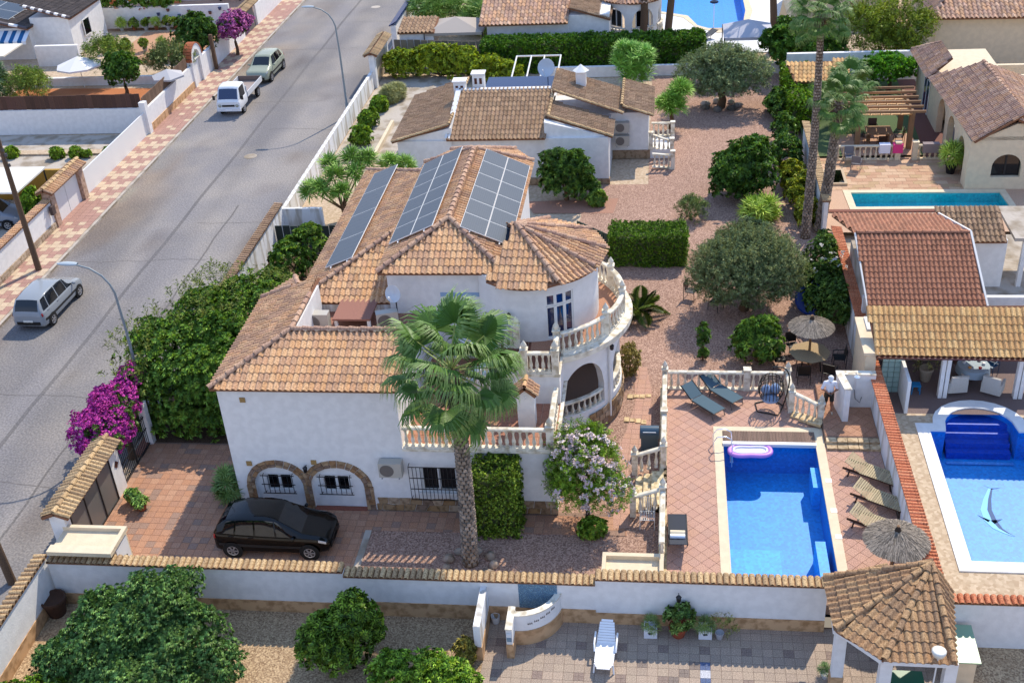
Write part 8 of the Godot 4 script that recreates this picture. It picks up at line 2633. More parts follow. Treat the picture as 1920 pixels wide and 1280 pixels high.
	hedge_box("hedge", "clipped light green hedge along the boundary beside the tall palms", W(7.6, 0.2, -69.8), W(9.2, 2.1, -76.8), 1500, [Color(0.05, 0.11, 0.008), Color(0.17, 0.29, 0.02)], 0.32, 0.48)
	tree("domed_tree", "small tree clipped to a flat bright green dome on the lawn", W(14.4, g, -75.9), 1.0, [[W(0, 1.6, 0), W(1.7, 0.75, 1.4)]], 760, "tuft", [Color(0.03, 0.11, 0.006), Color(0.12, 0.28, 0.02)], 0.4, 0.6)
	tree("willow_tree", "tall shaggy tree, yellow green on top and grey below, behind the lawn", W(14.6, 0, -81), 1.2, [[W(-0.8, 3.3, 0), W(1.9, 1.3, 1.5)], [W(1.2, 3.0, 0), W(1.8, 1.8, 1.5)], [W(0, 1.8, 0.6), W(2.2, 1.4, 1.2)]], 1700, "fine", [Color(0.05, 0.09, 0.01), Color(0.22, 0.28, 0.03)], 0.5, 0.8)
	tree("leafy_tree", "dense green tree behind the palm crown at the top edge", W(9.2, 0, -80.5), 1.0, [[W(-0.8, 2.2, 0), W(1.7, 1.8, 1.4)], [W(1.4, 1.8, 0), W(1.5, 1.7, 1.3)]], 1300, "broad", [Color(0.02, 0.07, 0.01), Color(0.10, 0.20, 0.025)], 0.4, 0.62)
	tree("garden_shrub", "dark shrubs along the boundary left of the clipped hedge", W(6.9, 0, -68), 0.1, [[W(0, 0.9, 3.5), W(0.8, 1.0, 1.3)], [W(0.2, 0.9, 0), W(0.7, 1.0, 1.5)], [W(0.3, 0.8, -4.5), W(0.8, 0.9, 1.6)]], 800, "broad", [Color(0.02, 0.06, 0.012), Color(0.09, 0.17, 0.03)], 0.3, 0.5, "shrub")
	tree("yellow_shrub", "shrub with yellow leaves against the white boundary wall by the tall palms", W(7.1, 0, -61.0), 0.1, [[W(0.1, 0.9, 1.6), W(0.7, 1.0, 1.1)], [W(0.0, 0.7, -0.8), W(0.7, 0.8, 1.0)], [W(0.2, 0.7, 3.8), W(0.6, 0.8, 1.1)]], 600, "broad", [Color(0.05, 0.09, 0.01), Color(0.28, 0.30, 0.03)], 0.3, 0.5, "shrub")
	tree("agave_shrub", "yellow green sword leaved clump behind the round olive", Vector3(5.09, 0, -57.77), 0.0, [[W(0, 0.5, 0), W(0.7, 0.4, 0.6)]], 70, "blade", [Color(0.08, 0.14, 0.015), Color(0.26, 0.34, 0.06)], 0.6, 0.9, "shrub")
	fan_palm("tallest slender fan palm at the boundary, crown near the top edge", Vector3(7.17, 0, -55.54), Vector3(7.18, 11.42, -56.5), 0.21, 0.13, 24, 0.85)
	fan_palm("second fan palm with thick rough trunk beside the white alcove wall", Vector3(7.98, 0, -56.33), Vector3(8.42, 6.93, -56.6), 0.25, 0.19, 20, 0.8)
	fan_palm("short fan palm behind the wooden pergola on the lawn", W(10.6, g, -69.6), W(10.9, 2.9, -69.8), 0.2, 0.16, 20, 0.95)
	var ch := thing("cream_house", "cream house with a pale tiled hip roof at the top right corner", "house", W(21, 0, -84))
	house_box(ch, W(18.3, 0, -92), W(32, 3.4, -82), "cream")
	quad_roof(ch, [W(17.9, 3.35, -81.6), W(32, 3.35, -81.0), W(32, 5.2, -87), W(20.5, 5.2, -87)], "villa", 0.3, 0.45)
	quad_roof(ch, [W(17.9, 3.35, -92), W(17.9, 3.35, -81.6), W(20.5, 5.2, -87), W(20.5, 5.2, -92)], "villa", 0.3, 0.45)
	var f2 := thing("far_bungalow", "low bungalow with a pale tiled roof behind the shaggy tree, top edge", "house", W(12, 0, -92))
	house_box(f2, W(9.5, 0, -99), W(17.5, 2.8, -92), "cream")
	quad_roof(f2, [W(9.2, 2.8, -91.6), W(17.8, 2.8, -91.6), W(17.8, 4.4, -96), W(9.2, 4.4, -96)], "straw", 0.3, 0.45)

func house_of(called: String) -> Node3D: return get_node(called)


# car body lofted through stations [x, half width, sill, belt, roof, roof half width]
class Car:
	var st := []
	func ring(i: int) -> PackedVector3Array:
		var s: Array = st[i]
		var w: float = s[1]; var b: float = s[3]; var r: float = s[4]; var rw: float = s[5]
		var h := PackedVector3Array()
		for p in [[0.0, s[2]], [w * 0.9, s[2]], [w * 0.985, s[2] + 0.10], [w, lerpf(s[2], b, 0.55)], [w * 0.985, b - 0.07], [w * 0.95, b], [lerpf(w * 0.95, rw, 0.12), b + minf(0.03, (r - b) * 0.2)], [lerpf(w * 0.95, rw, 0.9), lerpf(b, r, 0.9)], [rw * 0.9, lerpf(b, r, 0.985)], [rw * 0.5, r + 0.012], [0.0, r + 0.018]]: h.append(Vector3(s[0], p[1], p[0]))
		return h
	func at(u: float, v: float) -> Vector3:   # v 0..10 on the right side, negative on the left
		var i := clampi(int(u), 0, st.size() - 2)
		var a := ring(i); var b := ring(i + 1)
		var k := clampi(int(absf(v)), 0, 9)
		var f := absf(v) - k
		var p := a[k].lerp(a[k + 1], f).lerp(b[k].lerp(b[k + 1], f), u - i)
		return p * Vector3(1, 1, -1) if v < 0 else p
	func body(q) -> void:
		var rows := []
		for i in st.size():
			var h := ring(i)
			var row := PackedVector3Array(h)
			for k in range(9, -1, -1): row.append(h[k] * Vector3(1, 1, -1))
			rows.append(row)
		q.grid(rows, false, true)
		for e in [0, rows.size() - 1]:
			var c := Vector3(st[e][0], (st[e][2] + st[e][3]) / 2, 0)
			for k in rows[e].size() - 1: q.t(c, rows[e][k], rows[e][k + 1], Vector3(-1 if e == 0 else 1, 0, 0))
	func patch(q, u0: float, u1: float, v0: float, v1: float, off := 0.012, u0b := -1.0, u1b := -1.0) -> void:   # sheet over the body between two stations
		var rows := []
		for i in 7:
			var row := PackedVector3Array()
			for j in 7:
				var v := lerpf(v0, v1, j / 6.0)
				var ua := u0 if u0b < 0 else lerpf(u0, u0b, j / 6.0)
				var ub := u1 if u1b < 0 else lerpf(u1, u1b, j / 6.0)
				var u := lerpf(ua, ub, i / 6.0)
				var p := at(u, v)
				var n := (at(minf(u + 0.03, st.size() - 1.0), v) - at(u - 0.03, v)).cross(at(u, v + 0.05) - at(u, v - 0.05)).normalized()
				if n.dot(p - Vector3(p.x, 0.7, 0)) < 0: n = -n
				row.append(p + n * off)
			rows.append(row)
		q.grid(rows)

func wheel(o, p: Vector3, r: float, side: float) -> void:
	var t := B.new()
	t.xf = Transform3D(Basis(Vector3.RIGHT, PI / 2 * side), p)
	t.lathe([Vector2(r * 0.62, 0.0), Vector2(r * 0.95, 0.0), Vector2(r, -0.03), Vector2(r, -0.17), Vector2(r * 0.9, -0.2), Vector2(0, -0.2)], 20)
	var m := part(o, "wheel", t.mesh(), "rubber")
	var k := B.new()
	k.xf = t.xf
	k.lathe([Vector2(r * 0.66, 0.004), Vector2(r * 0.6, 0.008), Vector2(r * 0.56, -0.02), Vector2(0, -0.03)], 20)
	for i in 6: k.bx(Vector3(cos(i * TAU / 6), 0, sin(i * TAU / 6)) * r * 0.33 + Vector3(0, 0.002, 0), Vector3(r * 0.55, 0.02, 0.05), Basis(Vector3.UP, -i * TAU / 6))
	part(m, "rim", k.mesh(), "alloy")
	var a := B.new()
	a.xf = Transform3D(Basis(Vector3.RIGHT, PI / 2 * side), p + Vector3(0, 0.01, 0) - Vector3(0, 0, 0.012 * side))
	a.lathe([Vector2(r * 1.17, 0.0), Vector2(0.0, 0.001)], 22)
	part(o, "wheel_arch", a.mesh(), "dark")

func car(called: String, label: String, at: Vector3, turn: float, st: Array, col: Color, wx: Array, wr: float, roof0: int, roof1: int, pillars: Array, paint_mat = "paint", trim := true) -> Node3D:
	var o := thing(called, label, "car", at, "", turn)
	var c := Car.new()
	c.st = st
	var b := B.new()
	b.col = col
	c.body(b)
	part(o, "body", b.mesh(), paint_mat)
	var n := st.size() - 1
	var g := func(nm, u0, u1, v0, v1, mat, off = 0.012, u0b = -1.0, u1b = -1.0):
		var q := B.new()
		c.patch(q, u0, u1, v0, v1, off, u0b, u1b)
		q.col = Color(1, 1, 1)
		return part(o, nm, q.mesh(), mat)
	var mirror := func(nm, u0, u1, v0, v1, mat, off = 0.012, ub0 = -1.0, ub1 = -1.0):
		g.call(nm, u0, u1, v0, v1, mat, off, ub0, ub1); g.call(nm, u0, u1, -v0, -v1, mat, off, ub0, ub1)
	for i in pillars.size() - 1: mirror.call("side_window", pillars[i][0] + 0.05, pillars[i + 1][0] - 0.05, 6.0, 7.05, "glass", 0.012, pillars[i][1] + 0.05, pillars[i + 1][1] - 0.05)
	for h in [["windscreen", roof1 + 0.12, roof1 + 0.95], ["rear_window", roof0 - 1.8, roof0 - 0.12]]:
		for s in [1.0, -1.0]: g.call(h[0], h[1], h[2], 8.05 * s, 10.0 * s, "glass")
	mirror.call("headlight", n - 1.9, n - 1.05, 4.0, 5.2, "alloy", 0.01)
	var tl := B.new(); var pl := B.new()
	for s in [1.0, -1.0]:
		var q := B.new()
		c.patch(q, 0.9, 1.45, 3.7 * s, 5.6 * s, 0.014)
		for i in q.c.size(): q.c[i] = lin(0.62, 0.06, 0.06)
		part(o, "tail_light", q.mesh(), "satin")
		var m := B.new()
		m.col = col
		m.blob(c.at(float(roof1) + 0.75, 5.6 * s) + Vector3(-0.05, 0.06, 0.12 * s), Vector3(0.07, 0.07, 0.12), 5)
		part(o, "wing_mirror", m.mesh(), paint_mat)
		for k in 2:
			var d := B.new()
			d.col = col * 0.7
			d.bx(c.at(float(pillars[k + 1][0]) - 0.2, 4.3 * s) + Vector3(0, 0, 0.012 * s), Vector3(0.2, 0.03, 0.03), Basis())
			part(o, "door_handle", d.mesh(), "satin")
		mirror.call("sill_trim", 2.0, n - 2.2, 2.6, 3.0, "iron", 0.008) if trim and s > 0 else null
	for e in [[0, -1.0], [n, 1.0]]:
		var s: Array = st[e[0]]
		var q := B.new()
		q.col = lin(0.85, 0.85, 0.82)
		q.bx(Vector3(s[0] + 0.02 * e[1], lerpf(s[2], s[3], 0.5), 0), Vector3(0.02, 0.11, 0.5), Basis())
		part(o, "number_plate", q.mesh(), "satin")
		var d := B.new()
		d.col = lin(0.07, 0.07, 0.07)
		d.bx(Vector3(s[0] - 0.02 * e[1], s[2] + 0.1, 0), Vector3(0.1, 0.16, s[1] * 1.75), Basis())
		if e[1] > 0: d.bx(Vector3(s[0] + 0.005, lerpf(s[2], s[3], 0.78), 0), Vector3(0.03, 0.12, s[1] * 1.1), Basis())
		part(o, "bumper_trim", d.mesh(), "satin")
	for x in wx:
		for s in [1.0, -1.0]: wheel(o, Vector3(x, wr, (st[4][1] + 0.018) * s), wr, s)
	return o

func vehicles() -> void:
	var mpv := [[-2.13, 0.70, 0.36, 0.80, 0.84, 0.60], [-2.08, 0.80, 0.27, 0.96, 1.02, 0.68], [-1.95, 0.84, 0.24, 1.00, 1.30, 0.66], [-1.72, 0.86, 0.22, 1.0, 1.58, 0.62], [-0.9, 0.88, 0.22, 0.98, 1.64, 0.64], [0.0, 0.88, 0.22, 0.96, 1.63, 0.64], [0.45, 0.88, 0.22, 0.95, 1.55, 0.62], [1.25, 0.87, 0.22, 0.93, 1.01, 0.70], [1.85, 0.82, 0.24, 0.80, 0.84, 0.62], [2.06, 0.74, 0.28, 0.66, 0.68, 0.55], [2.13, 0.64, 0.34, 0.56, 0.57, 0.5]]
	var pil := [[2.35, 3.0], [3.45, 3.55], [4.55, 4.55], [6.0, 5.9], [6.85, 6.15]]
	var hatch := [[-2.1, 0.70, 0.36, 0.82, 0.86, 0.60], [-2.05, 0.80, 0.27, 0.97, 1.05, 0.68], [-1.9, 0.84, 0.24, 1.0, 1.28, 0.64], [-1.55, 0.86, 0.22, 1.0, 1.50, 0.60], [-0.9, 0.88, 0.22, 0.98, 1.59, 0.62], [-0.2, 0.88, 0.22, 0.95, 1.60, 0.62], [0.25, 0.88, 0.22, 0.93, 1.54, 0.60], [1.2, 0.87, 0.22, 0.90, 1.0, 0.72], [1.75, 0.83, 0.24, 0.84, 0.90, 0.66], [2.05, 0.75, 0.28, 0.70, 0.74, 0.58], [2.14, 0.62, 0.34, 0.56, 0.57, 0.5]]
	car("black_car", "black compact car parked on the red paving before the garage arches", Vector3(-13.88, 0.02, -31.12), 0.0, hatch, lin(0.035, 0.035, 0.045), [-1.42, 1.42], 0.32, 3, 6, pil)
	car("silver_car", "silver grey family car parked at the left kerb, seen from behind", Vector3(-30.62, 0.0, -47.85), PI / 2 - 0.03, mpv, lin(0.56, 0.58, 0.60), [-1.40, 1.40], 0.31, 3, 6, pil)
	car("silver_car", "silver car half hidden under the white carport", Vector3(-39.0, 0.0, -57.6), 0.1, mpv, lin(0.52, 0.55, 0.60), [-1.40, 1.40], 0.31, 3, 6, pil)
	var suv := [[-2.2, 0.72, 0.40, 0.86, 0.90, 0.60], [-2.12, 0.82, 0.32, 1.02, 1.10, 0.68], [-1.85, 0.88, 0.28, 1.06, 1.42, 0.66], [-1.45, 0.90, 0.27, 1.06, 1.62, 0.64], [-0.6, 0.91, 0.27, 1.04, 1.66, 0.66], [0.1, 0.91, 0.27, 1.02, 1.64, 0.66], [0.3, 0.91, 0.27, 1.01, 1.6, 0.64], [1.0, 0.90, 0.27, 1.0, 1.08, 0.74], [1.85, 0.87, 0.28, 0.95, 0.99, 0.68], [2.1, 0.80, 0.32, 0.84, 0.86, 0.6], [2.2, 0.70, 0.36, 0.62, 0.64, 0.55]]
	car("green_car", "pale sage green car parked nose to nose behind the flatbed truck", Vector3(-30.0, 0.0, -83.1), -PI / 2 - 0.03, suv, lin(0.60, 0.62, 0.54), [-1.42, 1.42], 0.35, 3, 6, [[2.5, 3.0], [3.5, 3.5], [4.6, 4.6], [6.7, 6.1]])
	# flatbed truck
	var o := thing("flatbed_truck", "small white flatbed truck facing the camera at the left kerb", "truck", Vector3(-30.05, 0, -77.0), "", -PI / 2)
	var cab := Car.new()
	cab.st = [[0.85, 0.86, 0.5, 1.15, 1.94, 0.74], [1.0, 0.87, 0.45, 1.15, 1.98, 0.76], [1.7, 0.87, 0.42, 1.14, 1.97, 0.75], [2.0, 0.87, 0.42, 1.12, 1.90, 0.72], [2.42, 0.86, 0.42, 1.08, 1.16, 0.76], [2.52, 0.84, 0.42, 1.0, 1.03, 0.74]]
	var b := B.new()
	b.col = lin(0.90, 0.90, 0.90)
	cab.body(b)
	part(o, "cab", b.mesh(), "paint")
	for s in [1.0, -1.0]:
		var q := B.new(); cab.patch(q, 3.1, 3.95, 8.0 * s, 10.0 * s); part(o, "windscreen", q.mesh(), "glass_blue")
		q = B.new(); cab.patch(q, 1.2, 3.55, 6.0 * s, 7.0 * s, 0.012, 1.2, 2.9); part(o, "side_window", q.mesh(), "glass")
		q = B.new(); q.col = lin(0.7, 0.68, 0.6); q.blob(Vector3(2.5, 0.78, 0.62 * s), Vector3(0.05, 0.13, 0.15), 5); part(o, "headlight", q.mesh(), "satin")
		q = B.new(); q.col = lin(0.1, 0.1, 0.1); q.bx(Vector3(2.35, 1.3, 1.02 * s), Vector3(0.08, 0.28, 0.16), Basis()); part(o, "wing_mirror", q.mesh(), "satin")
		q = B.new(); q.col = lin(0.84, 0.84, 0.84); q.bx(Vector3(-0.85, 1.0, 0.88 * s), Vector3(3.3, 0.36, 0.05), Basis()); part(o, "side_board", q.mesh(), "paint")
		for x in [-1.5, 1.75]: wheel(o, Vector3(x, 0.33, 0.85 * s), 0.33, s)
	for q2 in [["grille", Vector3(2.53, 0.78, 0), Vector3(0.03, 0.13, 0.9), lin(0.05, 0.05, 0.06)], ["bumper", Vector3(2.52, 0.5, 0), Vector3(0.12, 0.2, 1.72), lin(0.88, 0.88, 0.88)], ["number_plate", Vector3(2.59, 0.5, 0), Vector3(0.01, 0.1, 0.45), lin(0.95, 0.95, 0.95)], ["load_bed", Vector3(-0.85, 0.8, 0), Vector3(3.3, 0.08, 1.72), lin(0.62, 0.56, 0.52)], ["tail_board", Vector3(-2.5, 1.0, 0), Vector3(0.05, 0.4, 1.76), lin(0.42, 0.36, 0.34)], ["chassis", Vector3(-0.6, 0.6, 0), Vector3(3.6, 0.2, 0.8), lin(0.1, 0.1, 0.1)], ["front_board", Vector3(0.78, 1.2, 0), Vector3(0.05, 0.8, 1.7), lin(0.82, 0.82, 0.82)]]:
		var q := B.new()
		q.col = q2[3]
		q.bx(q2[1], q2[2], Basis())
		part(o, q2[0], q.mesh(), "satin")

# body surface from tapered capsules [a, b, ra, rb, colour], joined smoothly and meshed as surface nets
func flesh(q: B, bones: Array, cell: float, soft: float) -> void:
	var lo: Vector3 = bones[0][0]; var hi := lo
	for b in bones:
		for k in 2:
			var r: Vector3 = Vector3.ONE * (b[2 + k] + soft + cell * 2)
			lo = lo.min(b[k] - r); hi = hi.max(b[k] + r)
	var n := Vector3i(((hi - lo) / cell).ceil()) + Vector3i.ONE
	var f := PackedFloat32Array(); f.resize(n.x * n.y * n.z); f.fill(1.0)
	var near := PackedFloat32Array(); near.resize(f.size()); near.fill(9.0)
	var who := PackedByteArray(); who.resize(f.size())
	for bi in bones.size():
		var b: Array = bones[bi]
		var ax: Vector3 = b[1] - b[0]
		var l2 := maxf(ax.length_squared(), 1e-9)
		var m: float = maxf(b[2], b[3]) + soft + cell * 2
		var p0 := Vector3i((((b[0] as Vector3).min(b[1]) - Vector3.ONE * m - lo) / cell).floor()).clamp(Vector3i.ZERO, n - Vector3i.ONE)
		var p1 := Vector3i((((b[0] as Vector3).max(b[1]) + Vector3.ONE * m - lo) / cell).ceil()).clamp(Vector3i.ZERO, n - Vector3i.ONE)
		for z in range(p0.z, p1.z + 1):
			for y in range(p0.y, p1.y + 1):
				for x in range(p0.x, p1.x + 1):
					var p := lo + Vector3(x, y, z) * cell
					var t := clampf((p - b[0]).dot(ax) / l2, 0, 1)
					var d: float = (p - b[0] - ax * t).length() - lerpf(b[2], b[3], t)
					var i := x + n.x * (y + n.y * z)
					var h := clampf(0.5 + 0.5 * (f[i] - d) / soft, 0, 1)
					f[i] = lerpf(f[i], d, h) - soft * h * (1 - h)
					if d < near[i]:
						near[i] = d; who[i] = bi
	var id := {}
	var start := q.v.size()
	for z in n.z - 1:
		for y in n.y - 1:
			for x in n.x - 1:
				var i := x + n.x * (y + n.y * z)
				var s := Vector3.ZERO; var c := 0
				var v := []
				for k in 8: v.append(f[i + (k & 1) + n.x * ((k >> 1 & 1) + n.y * (k >> 2))])
				for e in [[0, 1], [2, 3], [4, 5], [6, 7], [0, 2], [1, 3], [4, 6], [5, 7], [0, 4], [1, 5], [2, 6], [3, 7]]:
					var a: float = v[e[0]]; var d: float = v[e[1]]
					if (a < 0) != (d < 0):
						var pa := Vector3(e[0] & 1, e[0] >> 1 & 1, e[0] >> 2); var pb := Vector3(e[1] & 1, e[1] >> 1 & 1, e[1] >> 2)
						s += pa.lerp(pb, a / (a - d)); c += 1
				if c:
					id[i] = q.v.size()
					q.v.append(q.xf * (lo + (Vector3(x, y, z) + s / c) * cell))
					q.n.append((q.xf.basis * Vector3(v[1] - v[0] + v[7] - v[6], v[2] - v[0] + v[7] - v[5], v[4] - v[0] + v[7] - v[3])).normalized())
					q.c.append(bones[who[i]][4])
	for i in id:
		var x: int = i % n.x; var y: int = i / n.x % n.y; var z: int = i / (n.x * n.y)
		var st := [1, n.x, n.x * n.y]
		for a in 3:
			var u: int = st[(a + 1) % 3]; var w: int = st[(a + 2) % 3]
			if [x, y, z][(a + 1) % 3] == 0 or [x, y, z][(a + 2) % 3] == 0: continue
			if (f[i] < 0) == (f[i + st[a]] < 0): continue
			var k := [id.get(i), id.get(i - u), id.get(i - u - w), id.get(i - w)]
			if k.has(null): continue
			if f[i] < 0: q.ix.append_array([k[0], k[2], k[1], k[0], k[3], k[2]])
			else: q.ix.append_array([k[0], k[1], k[2], k[0], k[2], k[3]])

func people() -> void:
	var o := thing("person", "person in white shirt, white cap and dark shorts standing head bent by the shower wall", "person", Vector3(6.42, 0.64, -38.98) + Vector3(0, 0.0, 0))
	var sk := lin(0.60, 0.40, 0.30); var sh := lin(0.90, 0.90, 0.92); var dk := lin(0.10, 0.09, 0.10); var so := lin(0.75, 0.7, 0.62)
	var b := B.new()
	var bones := [[W(0, 1.02, 0), W(0, 1.36, 0.0), 0.15, 0.165, sh], [W(-0.16, 1.4, 0), W(0.16, 1.4, 0), 0.075, 0.075, sh], [W(0, 0.98, 0), W(0, 1.1, 0.0), 0.15, 0.15, sh], [W(0, 0.90, 0), W(0, 0.95, 0), 0.15, 0.155, dk], [W(0, 1.42, 0.0), W(0, 1.53, 0.05), 0.055, 0.052, sk]]
	for s in [-1.0, 1.0]:
		bones.append_array([[W(0.1 * s, 0.88, 0), W(0.115 * s, 0.58, 0.01), 0.098, 0.085, dk], [W(0.115 * s, 0.58, 0.01), W(0.12 * s, 0.48, 0.01), 0.068, 0.055, sk], [W(0.12 * s, 0.48, 0.01), W(0.125 * s, 0.34, -0.02), 0.055, 0.058, sk], [W(0.125 * s, 0.34, -0.02), W(0.13 * s, 0.08, 0.0 + 0.06 * s), 0.056, 0.036, sk], [W(0.13 * s, 0.045, -0.03 + 0.06 * s), W(0.15 * s, 0.03, 0.16 + 0.06 * s), 0.04, 0.032, so]])
		bones.append_array([[W(0.2 * s, 1.39, 0), W(0.28 * s, 1.14, 0.0), 0.068, 0.058, sh], [W(0.28 * s, 1.14, 0.0), W(0.285 * s, 1.1, 0.02), 0.046, 0.042, sk], [W(0.285 * s, 1.1, 0.02), W(0.07 * s, 1.06, 0.25), 0.042, 0.028, sk]])
	flesh(b, bones, 0.025, 0.04)
	var hc: Vector3 = W(0, 1.61, 0.08)
	flesh(b, [[hc + W(0, 0.02, -0.02), hc + W(0, 0.05, -0.01), 0.098, 0.09, sk], [hc + W(0, -0.08, 0.04), hc + W(0, -0.03, 0.02), 0.055, 0.075, sk], [hc + W(0, -0.02, 0.10), hc + W(0, -0.045, 0.118), 0.012, 0.016, sk], [hc + W(-0.03, -0.085, 0.088), hc + W(0.03, -0.085, 0.088), 0.009, 0.009, lin(0.55, 0.28, 0.25)], [hc + W(-0.098, -0.02, 0.0), hc + W(-0.1, 0.015, 0.0), 0.016, 0.02, sk], [hc + W(0.098, -0.02, 0.0), hc + W(0.1, 0.015, 0.0), 0.016, 0.02, sk]], 0.009, 0.015)
	for s in [-1.0, 1.0]:
		var w: Vector3 = W(0.07 * s, 1.06, 0.25)
		var hb := [[w, w + W(-0.05 * s, -0.01, 0.045), 0.028, 0.032, sk]]
		for k in 4:
			var p: Vector3 = w + W(-0.055 * s, 0.018 - k * 0.017, 0.05 - k * 0.003)
			var m: Vector3 = p + W(-0.03 * s, -0.002, 0.022 - k * 0.002)
			hb.append_array([[p, m, 0.0095, 0.009, sk], [m, m + W(-0.022 * s, -0.006, -0.014), 0.009, 0.0075, sk]])
		hb.append_array([[w + W(-0.02 * s, 0.025, 0.02), w + W(-0.04 * s, 0.05, 0.045), 0.012, 0.0095, sk], [w + W(-0.04 * s, 0.05, 0.045), w + W(-0.062 * s, 0.052, 0.05), 0.0095, 0.008, sk]])
		flesh(b, hb, 0.006, 0.008)
		var e := B.new()
		e.col = lin(0.12, 0.08, 0.06)
		e.blob(hc + W(0.034 * s, -0.0, 0.096), Vector3(0.014, 0.008, 0.008), 4)
		part(o, "eye", e.mesh(), "satin")
	part(o, "body", b.mesh(), "skin")
	var c := B.new()
	c.col = lin(0.88, 0.88, 0.88)
	c.xf = Transform3D(Basis(Vector3.RIGHT, 0.35), hc + W(0, 0.045, -0.01))
	c.lathe([Vector2(0.112, -0.01), Vector2(0.11, 0.03), Vector2(0.085, 0.075), Vector2(0.04, 0.1), Vector2(0.0, 0.105)], 14)
	c.prism(PackedVector2Array([V2(-0.085, 0.07), V2(0.085, 0.07), V2(0.07, 0.17), V2(0.0, 0.2), V2(-0.07, 0.17)]), -0.015, -0.002)
	part(o, "cap", c.mesh(), "cloth")
	var ph := B.new()
	ph.col = lin(0.08, 0.08, 0.09)
	ph.bx(W(0.0, 1.075, 0.31), Vector3(0.075, 0.012, 0.15), Basis(Vector3.RIGHT, 0.4))
	solo("hand_held_device", ph, "satin", Vector3.ZERO, "small dark object held in the hands of the person by the shower wall", "device").position = o.position


